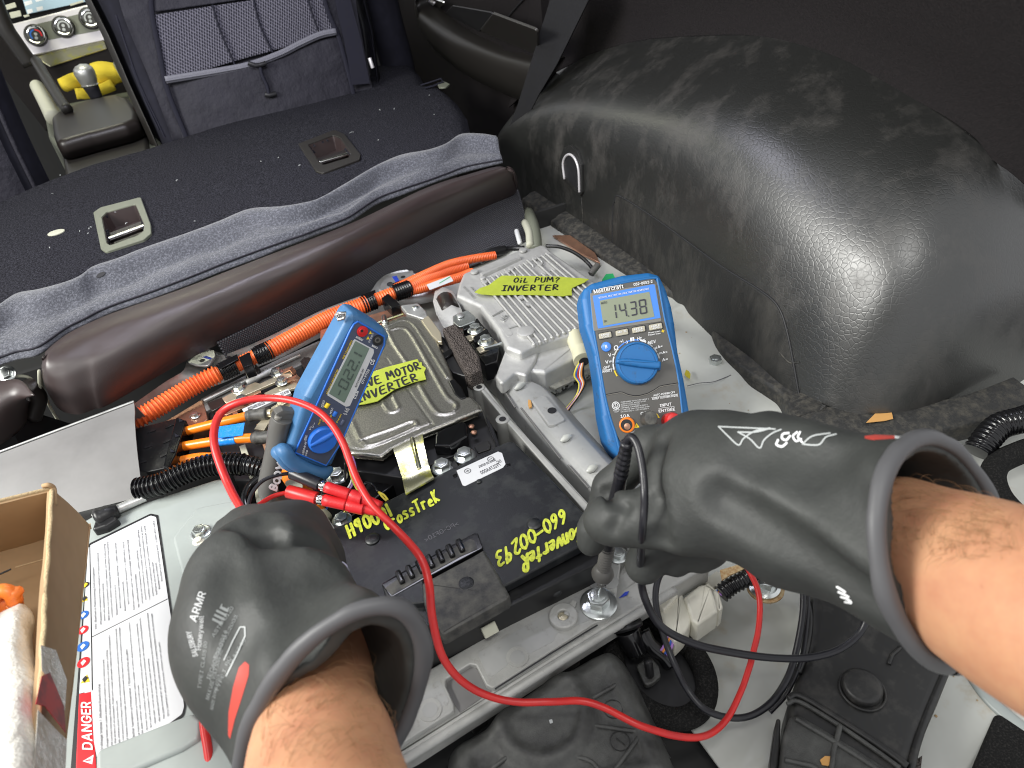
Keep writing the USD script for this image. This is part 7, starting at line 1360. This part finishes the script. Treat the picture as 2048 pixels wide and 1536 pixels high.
part(ty, 'side_edge', tube(spl([TPl.at(u, v, -.004) for u, v in [(1612, 1190), (1620, 1240), (1612, 1300), (1596, 1345)]], 6), .0035, 10), 'tray', True)
part(ty, 'curved_edge', tube(spl([TPl.at(u, v, -.002) for u, v in [(1894, 1336), (1870, 1390), (1850, 1440), (1830, 1500), (1818, 1560)]], 6), .0035, 10), 'tray', True)
cap = part(ty, 'round_cap', put(seal([(.0185, 0), (.0185, .006), (.0165, .0085), (.0145, .009)], 36), frame(px(1722, 1378, z=TZ), (1, 0, 0), (0, 0, 1))), 'tray', 40)
part(cap, 'cap_rim', put(plate(Point(0, 0).buffer(.0215).difference(Point(0, 0).buffer(.019)), 0, .003, .001), frame(px(1724, 1382, z=TZ), (1, 0, 0), (0, 0, 1))), 'tray', 40)
part(ty, 'raised_seam', tube([TPl.at(u, v, .001) for u, v in [(1800, 1295), (1784, 1310), (1778, 1328)]], .0022, 8), 'tray', True)
part(ty, 'side_clip', pplate([(1540, 1520), (1550, 1450), (1556, 1426), (1562, 1428), (1560, 1500), (1556, 1536), (1540, 1545)], TZ - .004, .014, .002, .002), 'tray', 40)
solo('orange_leaf_scrap', plate(np.array(pxpoly([(1640, 1520), (1650, 1512), (1662, 1513), (1668, 1524), (1656, 1532), (1644, 1530)], TZ + .006)), TZ + .0055, TZ + .0062), 'leaf', 'small round orange leaf scrap on the ribbed step of the plastic tray', 'leaf')
rp = thing('floor_rails', 'pale pressed floor ridges with a black foam pad at the lower right corner', 'floor panel', px(1950, 1420, z=-.1))
part(rp, 'ridge', tube(spl([px(u, v, z=-.116) for u, v in [(1930, 1330), (1980, 1400), (2060, 1470)]], 6), .007, 12, flat=.6), 'cover', True)
part(rp, 'foam_pad', pplate([(1936, 1560), (1990, 1430), (2000, 1428), (2080, 1480), (2080, 1600)], -.112, .01, .002, .003), 'foamd', 40)
part(rp, 'foam_scrap', pplate([(1830, 1520), (1845, 1510), (1840, 1560), (1824, 1560)], -.12, .004, .001), 'foam')
solo('taped_harness', corr(spl([px(u, v, z=z) for u, v, z in [(2110, 815, -.03), (2048, 838, -.03), (2000, 852, -.032), (1972, 880, -.04), (1955, 905, -.05)]], 8), .016, .006, .002), 'black_gloss', 'black taped harness at the right edge below the arch trim', 'harness', smooth=True)
solo('rear_seal', tube(spl([px(u, v, z=-.05) for u, v in [(2120, 880), (2040, 905), (1990, 935), (1996, 990), (2060, 1060)]], 8), .014, 12), 'foamd', 'black fuzzy seal at the right edge behind the glove cuff', 'seal', smooth=True)

# ================================================================== CARDBOARD BOX
bx = thing('cardboard_box', 'open brown cardboard box with red print at the lower left corner', 'box', px(60, 1300, d=.6))
c_far, c_near = px(104, 976, d=.66), px(66, 1600, d=.42)
f_bot, n_bot = px(182, 1052, d=.74), px(118, 1620, d=.50)
l_far, l_near = px(-160, 1040, d=.60), px(-200, 1700, d=.38)
def wall(a, b, c, d, th=.0035, nm='side', mt='cardboard', wob=.002, seed=1):
    g = np.array([[(a * (1 - s) + b * s) * (1 - t) + (d * (1 - s) + c * s) * t for s in np.linspace(0, 1, 16)] for t in np.linspace(0, 1, 12)])
    n = np.cross(b - a, d - a); n /= np.linalg.norm(n); g += n * ((meshkit.fbm(g * 18, 3, seed) - .5) * wob * 2)[..., None]
    m = loft(g); return part(bx, nm, sheet(m, th), mt, 60)
wall(c_far, c_near, n_bot, f_bot, seed=2)
wall(l_far, c_far, f_bot, l_far + (f_bot - c_far), seed=3)
wall(l_far, l_near, l_near + (n_bot - c_near), l_far + (f_bot - c_far), seed=4)
wall(l_far + (f_bot - c_far), f_bot, n_bot, l_near + (n_bot - c_near), nm='bottom', seed=5)
ed = resample(np.array([c_far, c_near]), .006)[0]; ed = ed + (meshkit.fbm(ed * 60, 3, 6)[:, None] - .5) * .004
part(bx, 'torn_edge', tube(ed, .0016 + .0010 * meshkit.fbm(ed * 90, 2, 8), 8, flat=.7), 'cardedge', True)
part(bx, 'far_edge', tube(resample(np.array([l_far, c_far]), .01)[0], .0018, 8), 'cardedge', True)
part(bx, 'crushed_corner', tube(spl([px(86, 972, d=.655), px(98, 970, d=.655), px(108, 978, d=.66), px(110, 1010, d=.655)], 5), .0022, 8), 'cardboard', True)
BXP = plane3(c_far, c_near, f_bot); nb_ = BXP.n
BXP = Plane(c_far + nb_ * .0012, nb_)
part(bx, 'red_print', pl_plate(BXP, [(84, 1352), (100, 1345), (128, 1412), (132, 1465), (112, 1440), (90, 1412), (72, 1408)], .004, .0004, 0), 'boxred')
part(bx, 'packing_tape', pl_plate(BXP, [(82, 1290), (112, 1300), (134, 1360), (130, 1420), (104, 1366), (84, 1340)], .0035, .0003, 0), 'clear')
part(bx, 'lower_label', pl_plate(BXP, [(76, 1420), (104, 1450), (134, 1480), (128, 1600), (64, 1600)], .0035, .0003, 0), 'clear')
part(bx, 'inner_crease', tube([px(30, 1135, d=.635), px(90, 1118, d=.65)], .0006, 5), 'cardedge')
part(bx, 'inner_mark', tube([px(0, 1148, d=.628), px(22, 1138, d=.632)], .0009, 5), 'ink')
bg = thing('plastic_bag', 'crumpled white plastic bag inside the cardboard box', 'bag', px(20, 1400, d=.55))
rws = []
for k, (v, uc, w, d) in enumerate([(1215, 40, 14, .60), (1235, 26, 40, .58), (1290, 12, 56, .55), (1360, 14, 64, .52), (1450, 16, 66, .48), (1560, 18, 62, .44), (1700, 20, 60, .40)]):
    rws.append([px(uc + w * math.cos(a), v + 8 * math.sin(a), d=d + .03 * math.sin(a)) for a in np.linspace(0, 2 * math.pi, 30, endpoint=False)])
rws = np.array(rws); rws = np.stack([spl(rws[:, j], 8) for j in range(30)], 1); rws += ((meshkit.fbm(rws * 22, 4, 3) - .5) * .016)[..., None] * np.array([1, -1, .6])
m = loft(rws, True); part(bg, 'film', m, 'bag', 55)
og = thing('orange_stopper', 'bright orange plastic cap lying on the white bag in the cardboard box', 'cap', px(10, 1200, d=.6))
part(og, 'ring', tube([px(8 + 22 * math.cos(a), 1206 + 24 * math.sin(a), d=.575 + .006 * math.sin(a)) for a in np.linspace(0, 2 * math.pi, 30)], .0062, 12), 'bulb', True)
part(og, 'disc', put(seal([(.0085, 0), (.0085, .004), (.006, .006)], 24), frame(px(6, 1206, d=.578), (1, 0, 0), (0, -.7, .7))), 'bulb', 40)
part(og, 'tab', tube(spl([px(20, 1196, d=.57), px(34, 1184, d=.572), px(47, 1178, d=.575)], 5), [.005, .006, .006, .006, .006, .005, .005, .004, .004, .003, .002], 12), 'bulb', True)

# ================================================================== PERSON: two forearms in rubber lineman gloves
def surfnets(D, o, h):
    """Naive surface nets of the zero level of a sampled distance field."""
    nx, ny, nz = D.shape; S = D < 0
    c = np.stack([S[i:nx - 1 + i, j:ny - 1 + j, k:nz - 1 + k] for i in (0, 1) for j in (0, 1) for k in (0, 1)])
    act = ~(c.all(0) | (~c).all(0)); ids = -np.ones(act.shape, int); cells = np.argwhere(act); ids[act] = np.arange(len(cells))
    acc = np.zeros((len(cells), 3)); cnt = np.zeros(len(cells))
    cor = np.array([(i, j, k) for i in (0, 1) for j in (0, 1) for k in (0, 1)])
    for a in range(8):
        for b in range(a + 1, 8):
            if np.abs(cor[a] - cor[b]).sum() != 1: continue
            pa_, pb_ = cells + cor[a], cells + cor[b]; da, db = D[tuple(pa_.T)], D[tuple(pb_.T)]
            x = (da < 0) != (db < 0); t = np.where(x, da / np.where(x, da - db, 1), 0)
            acc += np.where(x[:, None], pa_ + t[:, None] * (pb_ - pa_), 0); cnt += x
    V = o + (acc / cnt[:, None]) * h; F_ = []
    for ax in range(3):
        e = np.zeros(3, int); e[ax] = 1; u, v = [np.eye(3, dtype=int)[(ax + q) % 3] for q in (1, 2)]
        A = S; B = np.roll(S, -1, ax); sl = [slice(1, -1)] * 3; P = np.argwhere((A != B)[tuple(sl)]) + 1
        if not len(P): continue
        q = [ids[tuple((P - w).T)] for w in (0 * u, u, u + v, v)]; q = np.stack(q, 1); fl = A[tuple(P.T)]
        ok = (q >= 0).all(1); q, fl = q[ok], fl[ok]; q[~fl] = q[~fl][:, ::-1]
        F_ += [q[:, [0, 1, 2]], q[:, [0, 2, 3]]]
    m = trimesh.Trimesh(V, np.vstack(F_), process=False); m.remove_unreferenced_vertices(); return m
def ease(m, n, lim=.0016):
    """Taubin smoothing that never carries a vertex further than lim."""
    import scipy.sparse as sp
    e = m.edges_unique; N = len(m.vertices); A = sp.coo_matrix((np.ones(2 * len(e)), (np.r_[e[:, 0], e[:, 1]], np.r_[e[:, 1], e[:, 0]])), shape=(N, N)).tocsr()
    dg = np.maximum(np.asarray(A.sum(1)).ravel(), 1)[:, None]; v0 = np.array(m.vertices); v = v0.copy()
    for i in range(n): v = v + (.5 if i % 2 == 0 else -.52) * (A @ v / dg - v)
    d = v - v0; L = np.linalg.norm(d, axis=1, keepdims=True); v = v0 + d * np.minimum(1, lim / np.maximum(L, 1e-9))
    return trimesh.Trimesh(v, m.faces, process=False)
def smin(a, b, k): h_ = np.clip(.5 + .5 * (b - a) / k, 0, 1); return b * (1 - h_) + a * h_ - k * h_ * (1 - h_)
def cap_d(P, a, b, ra, rb):
    a, b = np.asarray(a, np.float32), np.asarray(b, np.float32); ab = b - a; q = P - a; t = np.clip((q @ ab) / (ab @ ab), 0, 1); q -= t[..., None] * ab; return np.sqrt(np.einsum('...i,...i', q, q)) - (np.float32(ra) + np.float32(rb - ra) * t)
def W3(q): u, v, d, r = q; return px(u, v, d=d), r * d / FPX
class Field:
    def __init__(s, lo, hi, h):
        s.o, s.h = np.array(lo), h; n = np.ceil((np.array(hi) - s.o) / h).astype(int)
        s.P = (s.o + np.stack(np.meshgrid(*[np.arange(k) for k in n], indexing='ij'), -1) * h).astype(np.float32); s.D = np.full(s.P.shape[:3], 1.0, np.float32)
    def chain(s, qs, k=.012, sub=False, kk=.01):
        d = None
        for a, b in zip(qs[:-1], qs[1:]):
            (pa_, ra), (pb_, rb) = W3(a), W3(b); c = cap_d(s.P, pa_, pb_, ra, rb); d = c if d is None else smin(d, c, kk)
        s.D = -smin(-s.D, d, k) if sub else smin(s.D, d, k); return d
    def groove(s, uvs, r, dep, k):
        """A soft crease pressed dep metres into the surface along the given sight positions."""
        pts = [p + (EYE - p) / np.linalg.norm(EYE - p) * (r - dep) for p in s.see(uvs) if p is not None]
        d = None
        for a, b in zip(pts[:-1], pts[1:]):
            c = cap_d(s.P, a, b, r, r); d = c if d is None else np.minimum(d, c)
        if d is not None: s.D = -smin(-s.D, d, k)
    def cone(s, A, B, e1, e2, ra, rb, t0=-9):
        """Oblique tapered oval tube, sliced parallel to (e1, e2) from A to B; ra, rb = (r1, r2) at either end."""
        n = np.cross(e1, e2); L = (B - A) @ n; w = ((s.P - A) @ n) / L; wc = np.clip(w, max(t0, 0), 1.3)
        q = s.P - A - wc[..., None] * (B - A); E = np.stack([e1, e2]); c1, c2 = q @ e1, q @ e2
        G = e1 @ e2; x, y = (c1 - G * c2) / (1 - G * G), (c2 - G * c1) / (1 - G * G)
        ws = wc * wc * (3 - 2 * np.minimum(wc, 1)) * .5 + wc * .5
        r1, r2 = ra[0] + (rb[0] - ra[0]) * ws, ra[1] + (rb[1] - ra[1]) * ws
        rad = (np.sqrt((x / r1) ** 2 + (y / r2) ** 2) - 1) * np.minimum(r1, r2) * .86
        ax = (np.maximum(max(t0, 0) - w, 0)) * abs(L); return np.where(ax > 0, np.sqrt(np.maximum(rad, 0) ** 2 + ax ** 2) + np.minimum(rad, 0) * 0, rad), w
    def at(s, p): return map_coordinates(s.D, ((np.atleast_2d(p) - s.o) / s.h).T, order=1, mode='nearest')
    def march(s, p, d, n=90):
        p = np.atleast_2d(p).astype(float).copy()
        for _ in range(n): p += np.asarray(d) * np.clip(s.at(p), -.004, .02)[:, None] * .8
        return p
    def see(s, uv):
        out = []
        for u, v in uv:
            r = RW @ np.array([u - 1024.0, v - 768.0, FPX]); r /= np.linalg.norm(r); p = EYE + r * .25; ok = False
            for _ in range(260):
                d = s.at(p)[0]
                if d < .0004: ok = True; break
                p = p + r * min(max(d * .6, .0006), .01)
            out.append(p if ok else None)
        return out
    def decal(s, m, h=.0005):
        """Lays a flat mesh (made facing the camera) on the surface by moving its points along their sight lines."""
        v = m.vertices; d = v - EYE; d /= np.linalg.norm(d, axis=1, keepdims=True); p = EYE + d * .30
        for _ in range(200): p += d * np.clip(s.at(p) * .6, -.003, .01)[:, None]
        ok = np.abs(s.at(p)) < .003; f = m.faces[ok[m.faces].all(1)]; L = np.linalg.norm(np.diff(p[f][:, [0, 1, 2, 0]], axis=1), axis=2).max(1) if len(f) else np.zeros(0)
        return trimesh.Trimesh(p - d * h, f[L < .02], process=False)
def view_plane(u, v, d): return Plane(px(u, v, d=d), EYE - px(u, v, d=d))
def dens(poly_px, pl, step=2.5):
    g = Polygon(poly_px).buffer(0); x0, y0, x1, y1 = g.bounds; pts = [(x, y) for x in np.arange(x0, x1, step) for y in np.arange(y0, y1, step) if g.contains(Point(x, y))] + list(g.exterior.segmentize(step).coords)[:-1]
    pts = np.array(pts); t = Delaunay(pts).simplices; c = pts[t].mean(1); t = t[shapely.contains_xy(g, c[:, 0], c[:, 1])]
    m = trimesh.Trimesh(np.array([pl.at(u, v) for u, v in pts]), t, process=False)
    if m.face_normals.mean(0) @ pl.n < 0: m.invert()
    return m
def stroke(pts, w, pl, n=6): return dens(list(LineString(spl(np.array([(*q, 0) for q in pts]), n)[:, :2]).buffer(w / 2, quad_segs=3).exterior.coords), pl, max(1.5, w * .6))
person = thing('person', 'person whose two forearms reach in wearing black rubber gloves, the right hand holding a probe', 'person', px(900, 1600, d=.4))
H_ = .003
# ---------------- right glove
RO_ = px(1895, 1106, d=.425)
re1 = RO_ - px(1886, 882, d=.432); re2 = RO_ - px(1752, 1068, d=.382)
R1, R2 = np.linalg.norm(re1), np.linalg.norm(re2); re1, re2 = re1 / R1, re2 / R2
pts_ = np.array([W3(q)[0] for q in [(1140, 820, .62, 0), (1140, 1200, .62, 0), (2060, 800, .34, 0), (2080, 1400, .36, 0), (1500, 700, .5, 0), (1400, 1250, .7, 0)]])
ga = np.linspace(0, 2 * math.pi, 400); rim_r = RO_ + np.cos(ga)[:, None] * re1 * R1 + np.sin(ga)[:, None] * re2 * R2
pts_ = np.vstack([pts_[:2], pts_[4:], rim_r]); FR = Field(pts_.min(0) - .03, pts_.max(0) + .03, H_)
FR.chain([(1388, 930, .562, 84), (1415, 965, .545, 122), (1470, 975, .525, 132), (1560, 1000, .50, 140)], .01)      # back of the hand
FR.chain([(1400, 890, .56, 55), (1440, 900, .54, 62)], .03)
FR.chain([(1370, 895, .57, 56), (1300, 893, .592, 38), (1222, 975, .615, 33), (1188, 1058, .628, 29), (1182, 1084, .632, 28)], .006)   # index finger
FR.chain([(1455, 1020, .515, 88), (1370, 1036, .532, 68), (1290, 1037, .550, 54), (1235, 1038, .562, 50), (1212, 1040, .568, 46)], .012)  # thumb
FR.chain([(1390, 1040, .57, 50), (1310, 1090, .60, 36), (1288, 1130, .615, 33), (1290, 1122, .615, 33)], .008)
FR.chain([(1420, 1050, .56, 50), (1372, 1095, .60, 34), (1352, 1122, .61, 32)], .007)
FR.chain([(1460, 1060, .55, 50), (1420, 1100, .59, 30), (1402, 1120, .60, 27)], .007)
RA = px(1560, 1000, d=.50)
dc_, w_ = FR.cone(RA, RO_, re1, re2, (.052, .036), (R1 * .985, R2 * .985))
FR.D = smin(FR.D, dc_, .035)
FR.groove([(1440, 1000), (1478, 1022), (1560, 1078), (1660, 1150), (1740, 1210)], .012, .009, .016)
FR.groove([(1590, 935), (1650, 985), (1720, 1060)], .016, .006, .02)
FR.groove([(1500, 900), (1560, 880), (1640, 900)], .014, .003, .02)
FR.groove([(1322, 880), (1308, 930), (1304, 985)], .006, .004, .010)
FR.groove([(1225, 1062), (1236, 1040), (1248, 1015)], .004, .003, .006)
FR.groove([(1300, 1005), (1304, 1050), (1312, 1085)], .005, .0025, .008)
FR.groove([(1318, 1000), (1322, 1045), (1330, 1085)], .005, .002, .008)
FR.groove([(1210, 985), (1225, 1000), (1250, 1012)], .004, .003, .006)
di, wi = FR.cone(RA, RO_, re1, re2, (.043, .027), (R1 * .985 - .0080, R2 * .985 - .0080), t0=.18)
n_r = np.cross(re1, re2); n_r = n_r if n_r @ (RO_ - RA) > 0 else -n_r
OUT = FR.D.copy(); FR.D = np.maximum(FR.D, (FR.P - RO_) @ n_r); FR.D = np.maximum(FR.D, -np.maximum(di, OUT + .0068))
ga = np.linspace(0, 2 * math.pi, 400); rim_r = RO_ + np.cos(ga)[:, None] * re1 * R1 + np.sin(ga)[:, None] * re2 * R2
FR.Dg = FR.D.copy()
gm_ = ease(surfnets(FR.D, FR.o, FR.h), 8)
gr_ = part(person, 'glove', gm_, 'rubber', True, 'right rubber glove, fingers closed on the probe')
def bead(par, rim, r, seed):
    w = np.stack([np.cos(ga), np.sin(ga), 0 * ga], 1) * 2.2; nz = meshkit.fbm(w + seed, 3, seed)[:, None] - .5; c = rim.mean(0)
    p = (rim + (rim - c) * nz * .05)[::4]; part(par, 'cuff_bead', tube(p, r * (1 + .5 * nz[::4, 0]), 14, caps=False, flat=1.15), 'rubber_rim', True)
bead(gr_, rim_r, .0048, 3)
VP = view_plane(1600, 1000, .45)
def gdecal(par, nm, meshes, mt, F): part(par, nm, cat_([F.decal(m) for m in meshes]), mt, True)
gdecal(gr_, 'class_print', [stroke(q, w, VP) for q, w in (([(1437, 853), (1456, 872), (1477, 890), (1487, 877), (1510, 862), (1540, 856)], 3), ([(1437, 853), (1480, 855), (1550, 858)], 3), ([(1476, 864), (1500, 878), (1519, 896), (1528, 880), (1545, 866), (1562, 859)], 3), ([(1476, 864), (1510, 864), (1540, 857)], 3), ([(1605, 888), (1625, 890), (1640, 888), (1652, 874), (1672, 868)], 3), ([(1605, 888), (1625, 872), (1660, 866)], 3))], 'printg', FR)
gdecal(gr_, 'number_print', [stroke(q, w, VP) for q, w in (([(1577, 866), (1566, 868), (1564, 876), (1572, 880), (1580, 872)], 4.5), ([(1556, 880), (1553, 889), (1564, 893), (1573, 886)], 4.5), ([(1594, 864), (1586, 872), (1592, 882), (1602, 878)], 4), ([(1600, 864), (1596, 874), (1604, 884)], 4))], 'printw', FR)
gdecal(gr_, 'red_mark', [dens([(1729, 872), (1750, 869), (1790, 871), (1790, 877), (1745, 880), (1730, 877)], VP)], 'gred', FR)
gdecal(gr_, 'white_mark', [dens([(1788, 871), (1830, 865), (1860, 862), (1852, 870), (1810, 876), (1790, 877)], VP)], 'printw', FR)
gdecal(gr_, 'side_print', [stroke(q, 4.5, VP) for q in ([(1674, 1174), (1684, 1180), (1690, 1184)], [(1677, 1184), (1690, 1190), (1697, 1194)], [(1682, 1194), (1694, 1198), (1702, 1204)], [(1690, 1204), (1702, 1206)])], 'printw', FR)
# ---------------- left glove
LO_ = px(662, 1452, d=.43)
le1 = LO_ - px(722, 1218, d=.392); le2 = px(832, 1395, d=.44) - LO_
L1_, L2_ = np.linalg.norm(le1), np.linalg.norm(le2); le1, le2 = le1 / L1_, le2 / L2_
pts_ = np.array([W3(q)[0] for q in [(330, 1000, .62, 0), (700, 990, .62, 0), (300, 1600, .40, 0), (860, 1600, .36, 0), (700, 1200, .45, 0), (400, 1750, .36, 0)]])
rim_l = LO_ + np.cos(ga)[:, None] * le1 * L1_ + np.sin(ga)[:, None] * le2 * L2_
pts_ = np.vstack([pts_[:2], pts_[4:5], rim_l, [px(350, 1300, d=.5)]]); FL = Field(pts_.min(0) - .035, pts_.max(0) + .035, H_)
FL.chain([(555, 1120, .575, 112), (530, 1180, .54, 150), (525, 1260, .51, 165)], .012)
FL.chain([(478, 1075, .60, 52), (490, 1062, .60, 46)], .03)
FL.chain([(590, 1080, .60, 66), (600, 1055, .60, 48)], .02)
FL.chain([(640, 1120, .60, 44), (650, 1160, .59, 44)], .02)
LA = px(535, 1235, d=.515)
dc_, w_ = FL.cone(LA, LO_, le1, le2, (.056, .058), (L1_ * .985, L2_ * .985))
FL.D = smin(FL.D, dc_, .03)
FL.groove([(648, 1120), (620, 1190), (590, 1250)], .016, .006, .02)
FL.groove([(455, 1120), (440, 1190), (455, 1260)], .016, .004, .02)
FL.groove([(520, 1030), (530, 1055), (538, 1085)], .009, .007, .016)
FL.groove([(470, 1045), (500, 1058), (525, 1075)], .006, .005, .010)
FL.groove([(540, 1078), (580, 1072), (640, 1080)], .006, .003, .010)
FL.groove([(560, 1110), (580, 1180), (560, 1240)], .02, .003, .02)
di, wi = FL.cone(LA + (LA - LO_) * .3, LO_, le1, le2, (.048, .049), (L1_ * .985 - .0080, L2_ * .985 - .0080), t0=.0)
n_l = np.cross(le1, le2); n_l = n_l if n_l @ (LO_ - LA) > 0 else -n_l
OUT = FL.D.copy(); FL.D = np.maximum(FL.D, (FL.P - LO_) @ n_l); FL.D = np.maximum(FL.D, -np.maximum(di, OUT + .0068))
rim_l = LO_ + np.cos(ga)[:, None] * le1 * L1_ + np.sin(ga)[:, None] * le2 * L2_
gm_ = ease(surfnets(FL.D, FL.o, FL.h), 8)
gl_ = part(person, 'glove', gm_, 'rubber', True, 'left rubber glove with white print, closed on the red lead')
bead(gl_, rim_l, .0048, 5)
VL = view_plane(450, 1300, .47)
def sub_mesh(m):
    while np.linalg.norm(np.diff(m.triangles[:, [0, 1, 2, 0]], axis=1), axis=2).max() > .004: m = m.subdivide_to_size(.004)
    return m
def ltext(s, a, b, c, bold=False):
    m = text_on(VL, s, a, b, c, 0, bold, 0); return sub_mesh(m)
gdecal(gl_, 'maker_print', [ltext('SALISBURY', (396, 1312), (382, 1262), (386, 1314), True), ltext('ARMR', (392, 1245), (412, 1186), (378, 1240), True), ltext('Honeywell', (402, 1300), (408, 1232), (392, 1300))], 'printw', FL)
gdecal(gl_, 'size_print', [ltext('|||[', (440, 1248), (456, 1214), (428, 1242), True), ltext('ASTM D120', (428, 1275), (468, 1216), (422, 1271)), ltext('EN60903:2003', (432, 1318), (476, 1232), (426, 1315)), ltext('IEC60903:2014', (420, 1360), (455, 1262), (413, 1357)), ltext('TYPE I  CLASS 00', (402, 1378), (415, 1284), (395, 1376)), ltext('MAX USE VOLT 500V AC', (418, 1400), (446, 1300), (411, 1397)), ltext('TYPE I  RC', (436, 1385), (462, 1315), (430, 1382)),
       stroke([(448, 1320), (480, 1254), (490, 1272), (452, 1352)], 2.2, VL, 2), ltext('CLASS 00', (462, 1330), (492, 1280), (456, 1327)), ltext('MADE IN MALAYSIA', (426, 1420), (440, 1350), (420, 1418))], 'printg', FL)
gdecal(gl_, 'red_patch', [dens([(456, 1470), (457, 1425), (466, 1375), (478, 1335), (490, 1323), (498, 1330), (497, 1350), (485, 1390), (469, 1440), (460, 1478)], VL)], 'gred', FL)
# ---------------- arms (one continuous surface each) and the liner
def arm(qs, hgt=.0035):
    pp = np.array([W3(q)[0] for q in qs]); F_ = Field(pp.min(0) - .07, pp.max(0) + .07, hgt); F_.chain(qs, .01, kk=.03)
    return ease(surfnets(F_.D, F_.o, F_.h), 8), F_
am, FA_ = arm([(1640, 1055, .50, 92), (1800, 1096, .455, 120), (1960, 1162, .40, 144), (2120, 1242, .355, 170), (2300, 1350, .31, 200)])
a1_ = part(person, 'forearm', am, 'skin', True)
am2, FB_ = arm([(640, 1215, .545, 70), (650, 1300, .50, 84), (634, 1400, .45, 90), (646, 1520, .40, 122), (660, 1700, .35, 165), (690, 1900, .31, 205)])
a2_ = part(person, 'forearm', am2, 'skin', True)
def hairs(F_, n, reg, par, seed, ln=.016, grow=(-1, 0)):
    rg = np.random.default_rng(seed); out = []
    uv = np.c_[rg.uniform(reg[0], reg[2], n), rg.uniform(reg[1], reg[3], n)]
    for p, (u, v) in zip(F_.see(uv), uv):
        if p is None: continue
        g_ = np.array([F_.at(p + e * .002)[0] - F_.at(p - e * .002)[0] for e in np.eye(3)]); g_ /= np.linalg.norm(g_) + 1e-9
        t = RW @ np.array([grow[0] + rg.normal(0, .35), grow[1] + rg.normal(0, .35), 0.0]); t -= (t @ g_) * g_; t /= np.linalg.norm(t); L = ln * rg.uniform(.5, 1.2)
        out.append(tube([p - g_ * .0005, p + t * L * .35 + g_ * L * .22, p + t * L * .7 + g_ * L * .28 + rg.normal(0, .0008, 3), p + t * L + g_ * L * .2], [.00012, .00011, .00008, .00004], 3, caps=False))
    part(par, 'arm_hair', cat_(out), 'hair', True, kind='stuff')
hairs(FA_, 260, (1790, 960, 2048, 1120), a1_, 3, grow=(-.6, -.6))
hairs(FB_, 320, (520, 1290, 800, 1536), a2_, 5, grow=(.3, -.8))
LN = [(630, 1180, .565, 76), (645, 1240, .535, 84), (656, 1300, .505, 88)]
lnp = spl(np.array([W3(q)[0] for q in LN]), 8)
lp_ = np.array([W3(q)[0] for q in LN]); ln_r = np.linspace(.0305, .0355, len(lnp))
V_ = tube(lnp, ln_r, 40, caps=False); V_.vertices += (meshkit.fbm(V_.vertices * 60, 3, 4)[:, None] - .5) * .004
part(gl_, 'liner', V_, 'liner', True)
kn_ = tube([lnp[-5], lnp[-3], lnp[-1], lnp[-1] + (lnp[-1] - lnp[-2]) * .8], [.0356, .0372, .0372, .0358], 44, caps=False); kn_.vertices += (meshkit.fbm(kn_.vertices * 130, 3, 6)[:, None] - .5) * .005
part(gl_, 'liner_cuff', sheet(kn_, .002), 'linerg', True)
stage.SetDefaultPrim(stage.GetPrimAtPath('/World'))
